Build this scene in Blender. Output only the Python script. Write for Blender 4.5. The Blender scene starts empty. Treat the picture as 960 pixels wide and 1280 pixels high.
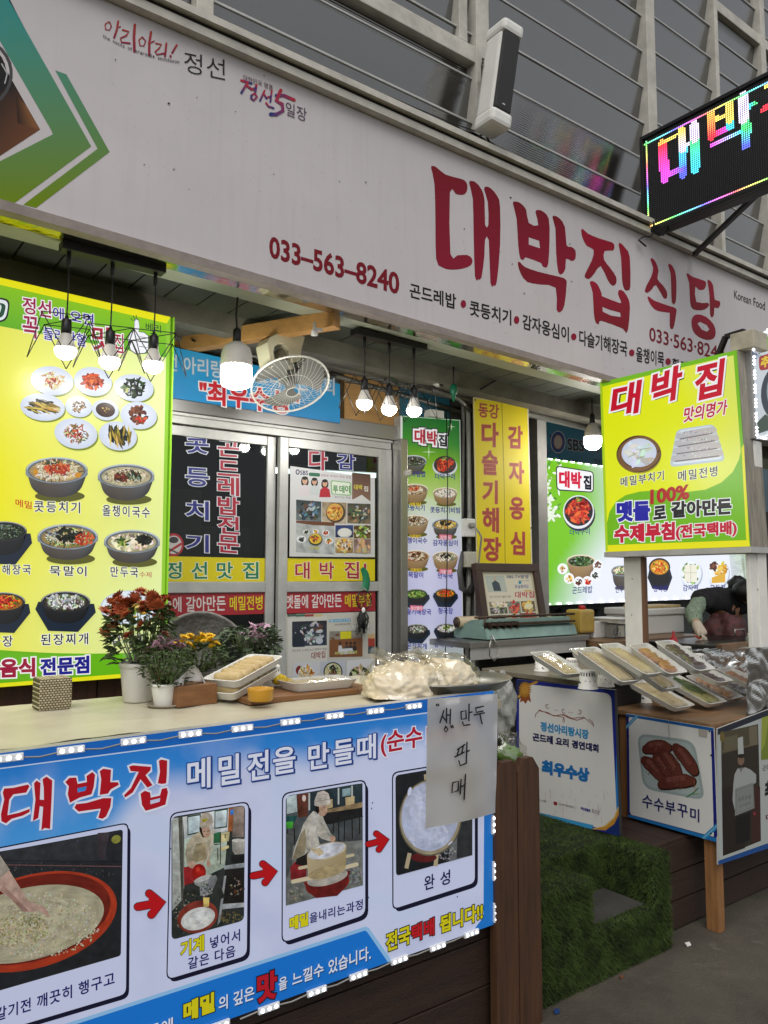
import bpy, bmesh, math, random
from math import sin, cos, pi, radians, sqrt
from mathutils import Vector, Matrix, noise
RND = random.Random(7)
sc = bpy.context.scene
col = sc.collection

# ------------------------------------------------------------------ camera
F, PITCH, ROLL, YAW, EYE = 984.0, 0.0843, 0.0016, 0.644, 1.55      # focal length in 960-wide pixels
_fw = Vector((sin(YAW)*cos(PITCH), cos(YAW)*cos(PITCH), sin(PITCH)))
_r0 = Vector((cos(YAW), -sin(YAW), 0)); _u0 = _r0.cross(_fw)
CR = _r0*cos(ROLL) + _u0*sin(ROLL); CU = -_r0*sin(ROLL) + _u0*cos(ROLL); CF = _fw
CAMLOC = Vector((0, 0, EYE))
cam = bpy.data.cameras.new('camera'); camo = bpy.data.objects.new('camera', cam); col.objects.link(camo)
cam.sensor_fit = 'HORIZONTAL'; cam.sensor_width = 36; cam.lens = F/960*36
cam.clip_start = 0.05; cam.clip_end = 200
camo.matrix_world = Matrix(((CR.x, CU.x, -CF.x, 0), (CR.y, CU.y, -CF.y, 0), (CR.z, CU.z, -CF.z, EYE), (0, 0, 0, 1)))
sc.camera = camo
# ------------------------------------------------------------------ light
w = bpy.data.worlds.new('World'); sc.world = w; w.use_nodes = True
nt = w.node_tree; bg = nt.nodes['Background']
sky = nt.nodes.new('ShaderNodeTexSky'); sky.sky_type = 'NISHITA'; sky.sun_disc = False
SUN_EL, SUN_AZ = radians(55), radians(222)
sky.sun_elevation = SUN_EL; sky.sun_rotation = SUN_AZ
hs = nt.nodes.new('ShaderNodeHueSaturation'); hs.inputs['Saturation'].default_value = .16
nt.links.new(sky.outputs[0], hs.inputs['Color']); nt.links.new(hs.outputs[0], bg.inputs['Color'])
bg.inputs['Strength'].default_value = 0.135
sl = bpy.data.lights.new('sun', 'SUN'); sl.energy = 2.0; sl.angle = radians(50); sl.color = (1, .96, .92)
so = bpy.data.objects.new('sun', sl); col.objects.link(so)
_sd = Vector((sin(SUN_AZ)*cos(SUN_EL), cos(SUN_AZ)*cos(SUN_EL), sin(SUN_EL)))
so.rotation_euler = _sd.to_track_quat('Z', 'Y').to_euler()
vs = sc.view_settings; vs.view_transform = 'Standard'; vs.look = 'None'; vs.exposure = 0.05; vs.gamma = 1; vs.use_curve_mapping = False
sc.cycles.max_bounces = 6; sc.cycles.transparent_max_bounces = 12; sc.cycles.use_denoising = True
sc.cycles.caustics_reflective = False; sc.cycles.caustics_refractive = False; sc.cycles.sample_clamp_indirect = 4

# ------------------------------------------------------------------ picture point -> point on a real plane
def ray(px, py): return CF + CR*((px-480)/F) + CU*((640-py)/F)
def at(px, py, X=None, Y=None, Z=None):
    d = ray(px, py)
    k = X/d.x if X is not None else Y/d.y if Y is not None else (Z-EYE)/d.z
    return CAMLOC + d*k
def at_plane(px, py, o, n):
    d = ray(px, py); return CAMLOC + d*((o-CAMLOC).dot(n)/d.dot(n))

def lin(c):
    if isinstance(c, str):
        c = c.lstrip('#'); c = [int(c[i:i+2], 16)/255 for i in (0, 2, 4)]
    return tuple(((x+.055)/1.055)**2.4 if x > .04045 else x/12.92 for x in c[:3])
def mix(a, b, t): return tuple(x+(y-x)*t for x, y in zip(a, b))

# ------------------------------------------------------------------ materials
MATS = {}
def mat(name, c, rough=.6, metal=0., var=0., vscale=6., bump=0., bscale=40., stretch=None, emit=0., spec=.5, c2=None, coat=0., trans=0., alpha=1.):
    if name in MATS: return MATS[name]
    m = bpy.data.materials.new(name); m.use_nodes = True; n = m.node_tree; b = n.nodes['Principled BSDF']
    L = lin(c); b.inputs['Base Color'].default_value = (*L, 1)
    b.inputs['Roughness'].default_value = rough; b.inputs['Metallic'].default_value = metal
    b.inputs['Specular IOR Level'].default_value = spec
    b.inputs['Coat Weight'].default_value = coat; b.inputs['Transmission Weight'].default_value = trans; b.inputs['Alpha'].default_value = alpha
    tc = n.nodes.new('ShaderNodeTexCoord'); mp = n.nodes.new('ShaderNodeMapping')
    n.links.new(tc.outputs['Object'], mp.inputs[0])
    if stretch: mp.inputs['Scale'].default_value = stretch
    if var or c2:
        t = n.nodes.new('ShaderNodeTexNoise'); t.inputs['Scale'].default_value = vscale; t.inputs['Detail'].default_value = 8; t.inputs['Roughness'].default_value = .65
        n.links.new(mp.outputs[0], t.inputs['Vector'])
        r = n.nodes.new('ShaderNodeValToRGB'); r.color_ramp.elements[0].position = .3; r.color_ramp.elements[1].position = .7
        D = lin(c2) if c2 else tuple(x*(1-var) for x in L)
        Lh = L if c2 else tuple(min(1, x*(1+var*.5)) for x in L)
        r.color_ramp.elements[0].color = (*D, 1); r.color_ramp.elements[1].color = (*Lh, 1)
        n.links.new(t.outputs['Fac'], r.inputs[0]); n.links.new(r.outputs[0], b.inputs['Base Color'])
        mr = n.nodes.new('ShaderNodeMapRange'); mr.inputs['To Min'].default_value = max(.02, rough-.12); mr.inputs['To Max'].default_value = min(1, rough+.12)
        n.links.new(t.outputs['Fac'], mr.inputs[0]); n.links.new(mr.outputs[0], b.inputs['Roughness'])
    if bump:
        t2 = n.nodes.new('ShaderNodeTexNoise'); t2.inputs['Scale'].default_value = bscale; t2.inputs['Detail'].default_value = 5
        n.links.new(mp.outputs[0], t2.inputs['Vector'])
        bp = n.nodes.new('ShaderNodeBump'); bp.inputs['Strength'].default_value = bump; bp.inputs['Distance'].default_value = .01
        n.links.new(t2.outputs['Fac'], bp.inputs['Height']); n.links.new(bp.outputs[0], b.inputs['Normal'])
    if emit:
        b.inputs['Emission Color'].default_value = (*L, 1); b.inputs['Emission Strength'].default_value = emit
    MATS[name] = m; return m
def print_mat(name, emit=0., base=1., rough=.35, spec=.5):
    if name in MATS: return MATS[name]
    m = bpy.data.materials.new(name); m.use_nodes = True; n = m.node_tree; b = n.nodes['Principled BSDF']
    a = n.nodes.new('ShaderNodeAttribute'); a.attribute_name = 'print_colour'
    h = n.nodes.new('ShaderNodeHueSaturation'); h.inputs['Value'].default_value = base
    n.links.new(a.outputs['Color'], h.inputs['Color']); n.links.new(h.outputs[0], b.inputs['Base Color'])
    if emit:
        n.links.new(a.outputs['Color'], b.inputs['Emission Color']); b.inputs['Emission Strength'].default_value = emit
    b.inputs['Roughness'].default_value = rough; b.inputs['Specular IOR Level'].default_value = spec
    MATS[name] = m; return m

# ------------------------------------------------------------------ objects
ORG = {}
def tag(o, label=None, cat=None, group=None, kind=None):
    if label: o['label'] = label
    if cat: o['category'] = cat
    if group: o['group'] = group
    if kind: o['kind'] = kind
    return o
def thing(name, label, cat, loc=(0, 0, 0), rotz=0, group=None):
    o = bpy.data.objects.new(name, None); col.objects.link(o); o.empty_display_size = .05
    o.location = loc; o.rotation_euler = (0, 0, rotz)
    ORG[o.name] = Vector(loc) if not rotz else None
    return tag(o, label, cat, group)
class MB:
    def __init__(s): s.v = []; s.f = []; s.sm = []; s.M = None
    def add(s, vs, fs, smooth=False):
        k = len(s.v)
        s.v += [(s.M @ Vector(p)) if s.M else Vector(p) for p in vs]
        s.f += [[i+k for i in f] for f in fs]; s.sm += [smooth]*len(fs); return s
    def box(s, x0, x1, y0, y1, z0, z1, bev=0., R=None):
        if bev:
            bm = bmesh.new(); bmesh.ops.create_cube(bm, size=1)
            for q in bm.verts: q.co = Vector(((x0+x1)/2+q.co.x*(x1-x0), (y0+y1)/2+q.co.y*(y1-y0), (z0+z1)/2+q.co.z*(z1-z0)))
            bmesh.ops.bevel(bm, geom=bm.edges[:], offset=bev, segments=2, affect='EDGES', profile=.6)
            bm.verts.index_update(); vs = [q.co.copy() for q in bm.verts]; fs = [[q.index for q in f.verts] for f in bm.faces]; bm.free()
        else:
            vs = [Vector(p) for p in ((x0,y0,z0),(x1,y0,z0),(x1,y1,z0),(x0,y1,z0),(x0,y0,z1),(x1,y0,z1),(x1,y1,z1),(x0,y1,z1))]
            fs = [(0,3,2,1),(4,5,6,7),(0,1,5,4),(1,2,6,5),(2,3,7,6),(3,0,4,7)]
        if R: vs = [R @ p for p in vs]
        return s.add(vs, fs)
    def bar(s, a, b, wd, ht, up=(0, 0, 1), bev=0.):
        a = Vector(a); b = Vector(b); d = (b-a); L = d.length; d.normalize(); u = Vector(up); r = d.cross(u)
        if r.length < 1e-4: r = d.cross(Vector((1, 0, 0)))
        r.normalize(); u = r.cross(d)
        R = Matrix(((r.x, d.x, u.x, a.x), (r.y, d.y, u.y, a.y), (r.z, d.z, u.z, a.z), (0, 0, 0, 1)))
        return s.box(-wd/2, wd/2, 0, L, -ht/2, ht/2, bev, R)
    def tube(s, path, r, seg=8, caps=True):
        path = [Vector(p) for p in path]; n = len(path); vs = []; fs = []
        rr = r if isinstance(r, (list, tuple)) else [r]*n
        pu = None
        for i, p in enumerate(path):
            d = (path[min(i+1, n-1)]-path[max(i-1, 0)]).normalized()
            if pu is None:
                pu = d.cross(Vector((0, 0, 1)))
                if pu.length < .05: pu = d.cross(Vector((1, 0, 0)))
            else: pu = pu - d*pu.dot(d)
            pu.normalize(); q = d.cross(pu)
            for k in range(seg):
                t = 2*pi*k/seg; vs.append(p+(pu*cos(t)+q*sin(t))*rr[i])
        for i in range(n-1):
            for k in range(seg):
                a = i*seg+k; b = i*seg+(k+1) % seg; fs.append((a, b, b+seg, a+seg))
        if caps: fs += [tuple(range(seg))[::-1], tuple(range((n-1)*seg, n*seg))]
        return s.add(vs, fs, True)
    def lathe(s, prof, c=(0, 0, 0), seg=24, axis=None, sx=1., sy=1., wob=None):
        c = Vector(c); vs = []; fs = []; n = len(prof)
        if axis is None: ex, ey, ez = Vector((1,0,0)), Vector((0,1,0)), Vector((0,0,1))
        else:
            ez = Vector(axis).normalized(); ex = ez.orthogonal().normalized(); ey = ez.cross(ex)
        for (r, z) in prof:
            for k in range(seg):
                t = 2*pi*k/seg; rr = r*(wob(t, z) if wob else 1)
                vs.append(c+ex*(rr*cos(t)*sx)+ey*(rr*sin(t)*sy)+ez*z)
        for i in range(n-1):
            for k in range(seg):
                a = i*seg+k; b = i*seg+(k+1) % seg; fs.append((a, b, b+seg, a+seg))
        if prof[0][0] > 1e-5: fs.append(tuple(range(seg))[::-1])
        if prof[-1][0] > 1e-5: fs.append(tuple(range((n-1)*seg, n*seg)))
        return s.add(vs, fs, True)
    def ball(s, c, r, seg=16, rings=10, R=None, jit=0., js=3.):
        rx, ry, rz = (r, r, r) if not isinstance(r, (tuple, list)) else r; vs = []; fs = []; c = Vector(c)
        for i in range(rings+1):
            ph = pi*i/rings
            for k in range(seg):
                t = 2*pi*k/seg; p = Vector((sin(ph)*cos(t), sin(ph)*sin(t), cos(ph)))
                j = 1+jit*noise.noise(p*js+c*7) if jit else 1
                p = Vector((p.x*rx*j, p.y*ry*j, p.z*rz*j))
                vs.append(c+((R @ p) if R else p))
        for i in range(rings):
            for k in range(seg):
                a = i*seg+k; b = i*seg+(k+1) % seg; fs.append((a, a+seg, b+seg, b))
        return s.add(vs, fs, True)
    def prism(s, pts, vec):
        n = len(pts); vec = Vector(vec); pts = [Vector(p) for p in pts]
        nn = sum(((pts[i]-pts[0]).cross(pts[(i+1) % n]-pts[0]) for i in range(1, n-1)), Vector())
        if nn.dot(vec) > 0: pts = pts[::-1]
        vs = pts+[p+vec for p in pts]
        return s.add(vs, [tuple(range(n)), tuple(range(n, 2*n))[::-1]]+[(i, i+n, (i+1) % n+n, (i+1) % n) for i in range(n)])
    def sheet(s, fn, nu, nv, smooth=True, thick=0.):
        vs = [Vector(fn(i/nu, j/nv)) for j in range(nv+1) for i in range(nu+1)]
        fs = [(j*(nu+1)+i, j*(nu+1)+i+1, (j+1)*(nu+1)+i+1, (j+1)*(nu+1)+i) for j in range(nv) for i in range(nu)]
        return s.add(vs, fs, smooth)
def obj(name, mb, m, parent=None, local=False, label=None):
    me = bpy.data.meshes.new(name)
    o = bpy.data.objects.new(name, me); col.objects.link(o)
    if parent is not None:
        og = ORG.get(parent.name) if not local else None
        og = og or Vector((0, 0, 0)); o.parent = parent; ORG[o.name] = og
    elif local: og = Vector((0, 0, 0)); ORG[o.name] = og
    else:
        xs = [p.x for p in mb.v]; ys = [p.y for p in mb.v]
        og = Vector(((min(xs)+max(xs))/2, (min(ys)+max(ys))/2, min(p.z for p in mb.v))); o.location = og; ORG[o.name] = og
    me.from_pydata([tuple(p-og) for p in mb.v], [], mb.f)
    for i, p in enumerate(me.polygons): p.use_smooth = mb.sm[i]
    if m: me.materials.append(m)
    if label: o['label'] = label
    me.update(); return o
def copy_tree(o, parent=None):
    c = o.copy(); col.objects.link(c)
    if parent is not None: c.parent = parent
    for ch in list(o.children): copy_tree(ch, c)
    return c

# ------------------------------------------------------------------ lettering: outlines of the built-in font
_gc = {}
_tc = bpy.data.curves.new('glyph_source', 'FONT'); _to = bpy.data.objects.new('glyph_source', _tc)
_gs = bpy.data.scenes.new('glyphs'); _gs.collection.objects.link(_to)
_tc.size = 1; _tc.resolution_u = 3
def _mesh_of(body, off):
    _tc.body = body; _tc.offset = off
    with bpy.context.temp_override(scene=_gs, view_layer=_gs.view_layers[0]): dg = bpy.context.evaluated_depsgraph_get()
    dg.update()
    e = _to.evaluated_get(dg); me = e.to_mesh()
    vs = [(v.co.x, v.co.y) for v in me.vertices]; fs = [tuple(p.vertices) for p in me.polygons]
    e.to_mesh_clear(); return vs, fs
from mathutils.geometry import delaunay_2d_cdt
def _fatten(vs, fs, b):
    """grow a glyph's outline by b em and fill it again; overlaps are merged by winding number"""
    ed = {}
    for f in fs:
        for i in range(len(f)): ed[(f[i], f[(i+1) % len(f)])] = 1
    nxt = {}
    for (a, c) in ed:
        if (c, a) not in ed: nxt.setdefault(a, []).append(c)
    loops = []
    while nxt:
        a = next(iter(nxt)); L = [a]
        while True:
            q = nxt.get(L[-1])
            if not q: break
            c = q.pop()
            if not q: del nxt[L[-1]]
            if c == L[0]: break
            L.append(c)
        if len(L) > 2: loops.append([Vector(vs[i]) for i in L])
    out = []
    for L in loops:
        n = len(L); O = []
        for i in range(n):
            d0 = (L[i]-L[i-1]).normalized(); d1 = (L[(i+1) % n]-L[i]).normalized(); n0 = Vector((d0.y, -d0.x)); n1 = Vector((d1.y, -d1.x))
            m = n0+n1; l = m.length
            if l < .3: O += [L[i]+n0*b, L[i]+n1*b]
            else:
                m /= l; k = min(1/max(.2, m.dot(n0)), 1.6); O.append(L[i]+m*b*k)
        out.append(O)
    V = []; E = []
    for O in out:
        k = len(V); V += O; E += [(k+i, k+(i+1) % len(O)) for i in range(len(O))]
    rv, re_, rf = delaunay_2d_cdt(V, E, [], 0, 1e-5)[:3]
    F = []
    for f in rf:
        cx = sum(rv[i].x for i in f)/len(f); cy = sum(rv[i].y for i in f)/len(f); wn = 0
        for O in out:
            for i in range(len(O)):
                p_, q = O[i-1], O[i]
                if p_.y <= cy:
                    if q.y > cy and (q.x-p_.x)*(cy-p_.y)-(cx-p_.x)*(q.y-p_.y) > 0: wn += 1
                elif q.y <= cy and (q.x-p_.x)*(cy-p_.y)-(cx-p_.x)*(q.y-p_.y) < 0: wn -= 1
        if wn > 0: F.append(tuple(f))
    return [(v.x, v.y) for v in rv], F
def glyph(ch, off):
    k = (ch, round(off, 3))
    if k not in _gc:
        if k[1] == 0: _gc[k] = _mesh_of(ch, 0)
        else:
            vs, fs = glyph(ch, 0); _gc[k] = _fatten(vs, fs, k[1]) if vs else (vs, fs)
    return _gc[k]
_adv = {}
def advance(ch):
    if ch not in _adv:
        if ord(ch) > 0x3000: _adv[ch] = .93
        else:
            a = _mesh_of('H'+ch+'H', 0)[0]; b = _mesh_of('HH', 0)[0]
            _adv[ch] = max(p[0] for p in a)-max(p[0] for p in b)
    return _adv[ch]

# ------------------------------------------------------------------ printed artwork on a plane
def fbm2(x, y, z=0.):
    v = 0; a = .5
    for o_ in range(4): v += a*noise.noise(Vector((x, y, z+o_*9))); x *= 2.1; y *= 2.1; a *= .5
    return v
class Print:
    EPS = 1e-5
    def __init__(s, o, n):
        s.o = Vector(o); s.n = Vector(n).normalized(); s.v = []; s.f = []; s.c = []; s.k = 0; s.seed = random.Random(len(MATS)*13+5)
    def P(s, p): return at_plane(p[0], p[1], s.o, s.n)
    def put(s, pts, faces, cols):
        s.k += 1; b = len(s.v); off = s.n*(s.k*s.EPS+.0006)
        s.v += [s.P(p)+off for p in pts]; s.f += [tuple(i+b for i in f) for f in faces]; s.c += cols
    tex = None        # (grid step, strength, grain size): printed photographs get tone inside each shape
    def tone(s, p, c, ph):
        a = s.tex[1]; g_ = s.tex[2]; v = 1+a*(fbm2(p[0]/g_, p[1]/g_, ph)*1.5+.45*noise.noise(Vector((p[0]*1.1, p[1]*1.1, ph))))
        h = .10*a*noise.noise(Vector((p[0]/g_*.7, p[1]/g_*.7, ph+31)))
        return (max(0, c[0]*(v+h)), max(0, c[1]*v), max(0, c[2]*(v-h)))
    def poly(s, pts, c):
        c = lin(c) if isinstance(c, str) else c
        if s.tex:
            xs = [p[0] for p in pts]; ys = [p[1] for p in pts]; st = s.tex[0]; w_, h_ = max(xs)-min(xs), max(ys)-min(ys)
            if w_*h_ > 14:
                st = max(st, sqrt(w_*h_/2600)); V = [Vector(p) for p in pts]; n = len(V); E = [(i, (i+1) % n) for i in range(n)]
                nx, ny = int(w_/st), int(h_/st)
                for j in range(1, ny+1):
                    for i in range(1, nx+1): V.append(Vector((min(xs)+w_*(i-.5+s.seed.uniform(-.25, .25))/max(1, nx), min(ys)+h_*(j-.5+s.seed.uniform(-.25, .25))/max(1, ny))))
                rv, _e, rf = delaunay_2d_cdt(V, E, [], 0, 1e-4)[:3]; F_ = []
                for f in rf:
                    cx = sum(rv[i].x for i in f)/len(f); cy = sum(rv[i].y for i in f)/len(f); ins = False
                    for i in range(n):
                        p_, q = pts[i-1], pts[i]
                        if (p_[1] > cy) != (q[1] > cy) and cx < (q[0]-p_[0])*(cy-p_[1])/(q[1]-p_[1])+p_[0]: ins = not ins
                    if ins: F_.append(tuple(f))
                ph = s.seed.uniform(0, 90); lx, ly = s.seed.uniform(-.2, .2), s.seed.uniform(-.25, .05)
                cx, cy = (max(xs)+min(xs))/2, (max(ys)+min(ys))/2
                s.put([(v.x, v.y) for v in rv], F_, [s.tone((v.x, v.y), tuple(q*(1-lx*(v.x-cx)/(w_+1)*2*s.tex[1]+(-.5)*(v.y-cy)/(h_+1)*s.tex[1]) for q in c), ph) for v in rv]); return
        s.put(pts, [tuple(range(len(pts)))], [c]*len(pts))
    def grad(s, q, fn, nu, nv):      # q: TL, TR, BR, BL ; fn(u, v) -> linear colour
        pts = []; cs = []
        for j in range(nv+1):
            for i in range(nu+1):
                u, v = i/nu, j/nv
                a = mix(q[0], q[1], u); b = mix(q[3], q[2], u); pts.append(mix(a, b, v)); cs.append(fn(u, v))
        s.put(pts, [(j*(nu+1)+i, j*(nu+1)+i+1, (j+1)*(nu+1)+i+1, (j+1)*(nu+1)+i) for j in range(nv) for i in range(nu)], cs)
    def ell(s, cx, cy, rx, ry, c, c2=None, rot=0., seg=28, jit=0., a0=0., a1=2*pi):
        c = lin(c) if isinstance(c, str) else c; c2 = c if c2 is None else lin(c2) if isinstance(c2, str) else c2
        cr, sr = cos(rot), sin(rot); full = abs(a1-a0-2*pi) < 1e-6; n = seg if full else seg+1
        pts = [(cx, cy)]
        for k in range(n):
            t = a0+(a1-a0)*k/seg; j = 1+(s.seed.uniform(-jit, jit) if jit else 0)
            x, y = rx*cos(t)*j, ry*sin(t)*j; pts.append((cx+x*cr-y*sr, cy+x*sr+y*cr))
        fs = [(0, k+1, (k+1) % n+1) for k in range(n if full else n-1)]
        if s.tex and rx*ry > 12 and full and not jit:      # rings, so that the tone can vary inside
            R_ = max(3, int(min(rx, ry*1.5)/s.tex[0])); ph = s.seed.uniform(0, 90); P_ = [(cx, cy)]; C_ = [s.tone((cx, cy), c, ph)]; F_ = []
            for r in range(1, R_+1):
                for k in range(seg):
                    q = (cx+(pts[k+1][0]-cx)*r/R_, cy+(pts[k+1][1]-cy)*r/R_); P_.append(q); C_.append(s.tone(q, mix(c, c2, r/R_), ph))
            for k in range(seg): F_.append((0, 1+k, 1+(k+1) % seg))
            for r in range(R_-1):
                for k in range(seg): a_, b_ = 1+r*seg+k, 1+r*seg+(k+1) % seg; F_.append((a_, a_+seg, b_+seg, b_))
            s.put(P_, F_, C_); return
        s.put(pts, fs, [c]+[c2]*n)
    def stroke(s, pts, wd, c, c2=None, closed=False, cap=True):   # thick polyline; wd number or list
        c = lin(c) if isinstance(c, str) else c; c2 = c if c2 is None else (lin(c2) if isinstance(c2, str) else c2)
        n = len(pts); wd = wd if isinstance(wd, (list, tuple)) else [wd]*n; L = []; R_ = []
        for i in range(n):
            a = pts[(i-1) % n] if closed else pts[max(0, i-1)]; b = pts[(i+1) % n] if closed else pts[min(n-1, i+1)]
            dx, dy = b[0]-a[0], b[1]-a[1]; l = math.hypot(dx, dy) or 1; nx, ny = -dy/l*wd[i]/2, dx/l*wd[i]/2
            L.append((pts[i][0]+nx, pts[i][1]+ny)); R_.append((pts[i][0]-nx, pts[i][1]-ny))
        m = n if closed else n-1
        cs = [mix(c, c2, i/max(1, n-1)) for i in range(n)]
        s.put(L+R_, [(i, (i+1) % n, (i+1) % n+n, i+n) for i in range(m)], cs+cs)
        if cap and not closed:
            s.ell(*pts[0], wd[0]/2, wd[0]/2, cs[0], seg=10); s.ell(*pts[-1], wd[-1]/2, wd[-1]/2, cs[-1], seg=10)
    def rrect(s, q, r, c, n=4):      # q: TL, TR, BR, BL with rounded corners of about r pixels
        pts = []
        for i in range(4):
            p = Vector(q[i]); a = Vector(q[i-1])-p; b = Vector(q[(i+1) % 4])-p; a = p+a.normalized()*r; b = p+b.normalized()*r
            for k in range(n+1):
                t = k/n; pts.append(tuple(a*(1-t)**2+p*2*t*(1-t)+b*t*t))
        s.poly(pts, c); return pts
    def text(s, t, x0, y0, x1, y1, h, c, bold=0., outl=(), ital=0., gap=0., c2=None, shadow=None, track=None):
        """baseline box: bottom-left (x0,y0), bottom-right (x1,y1), ink height h in pixels; outl: [(extra width in em, colour)], widest first"""
        x = 0; lay = []
        for ch in t:
            if ch != ' ': lay.append((ch, x))
            x += advance(ch)*(1+gap) if ch != ' ' else .3
        mnx = mny = 1e9; mxx = mxy = -1e9
        for ch, ox in lay:
            for (a, b) in glyph(ch, bold)[0]:
                mnx = min(mnx, a+ox); mxx = max(mxx, a+ox); mny = min(mny, b); mxy = max(mxy, b)
        W, H = mxx-mnx, mxy-mny
        def mp(a, b):
            u = (a-mnx)/W; v = (b-mny)/H
            return (x0+(x1-x0)*u+ital*h*v, y0+(y1-y0)*u-h*v)
        def run(off, cc, cc2, dx=0, dy=0):
            for ch, ox in lay:
                vs, fs = glyph(ch, off)
                if not vs: continue
                pts = [mp(a+ox, b) for a, b in vs]
                if dx or dy: pts = [(p[0]+dx, p[1]+dy) for p in pts]
                cs = [cc]*len(vs) if cc2 is None else [mix(cc2, cc, min(1, max(0, (b-mny)/H))) for a, b in vs]
                s.put(pts, fs, cs)
        if shadow: run(bold+(outl[0][0] if outl else 0), lin(shadow[2]), None, shadow[0], shadow[1])
        for e, oc in outl: run(bold+e, lin(oc), None)
        run(bold, lin(c) if isinstance(c, str) else c, lin(c2) if isinstance(c2, str) else c2)
    def vtext(s, t, x, y, w_, h, step, c, bold=0., outl=(), dx=0.):      # upright column: first letter's top-left (x,y)
        for i, ch in enumerate(t):
            s.text(ch, x+dx*i, y+step*i+h, x+w_+dx*i, y+step*i+h+w_*.06, h, c, bold, outl)
    def scatter(s, cx, cy, rx, ry, n, pal, size, long=1., rot=None, seg=6, fill=.95):
        pal = [lin(p) for p in pal]; k0 = s.k
        for i_ in range(n):
            s.k = k0+i_ % 14
            r = sqrt(s.seed.random())*fill; t = s.seed.uniform(0, 2*pi)
            c = s.seed.choice(pal); c = tuple(min(1, x*s.seed.uniform(.75, 1.12)) for x in c)
            z = size*s.seed.uniform(.5, 1.2); a = s.seed.uniform(0, pi) if rot is None else rot+s.seed.uniform(-.35, .35)
            s.ell(cx+rx*r*cos(t), cy+ry*r*sin(t), z*long, z*(ry/rx if rx > ry and long == 1 else .8), c, mix(c, (0, 0, 0), .14), a, seg=seg, jit=.25)
        s.k = k0+min(n, 15)
    def build(s, name, m, parent=None, label=None):
        me = bpy.data.meshes.new(name); o = bpy.data.objects.new(name, me); col.objects.link(o)
        if parent is not None: og = ORG.get(parent.name) or Vector((0, 0, 0)); o.parent = parent
        else:
            og = sum(s.v, Vector())/len(s.v); o.location = og
        ORG[o.name] = og
        me.from_pydata([tuple(p-og) for p in s.v], [], s.f)
        ca = me.color_attributes.new('print_colour', 'FLOAT_COLOR', 'POINT')
        flat = []
        for c in s.c: flat += [c[0], c[1], c[2], 1.]
        ca.data.foreach_set('color', flat)
        me.materials.append(m)
        nn = s.n; me.update()
        bm = bmesh.new(); bm.from_mesh(me)
        for f in bm.faces:
            f.normal_update()
            if f.normal.dot(nn) < 0: f.normal_flip()
        bm.to_mesh(me); bm.free()
        if label: o['label'] = label
        return o

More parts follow.
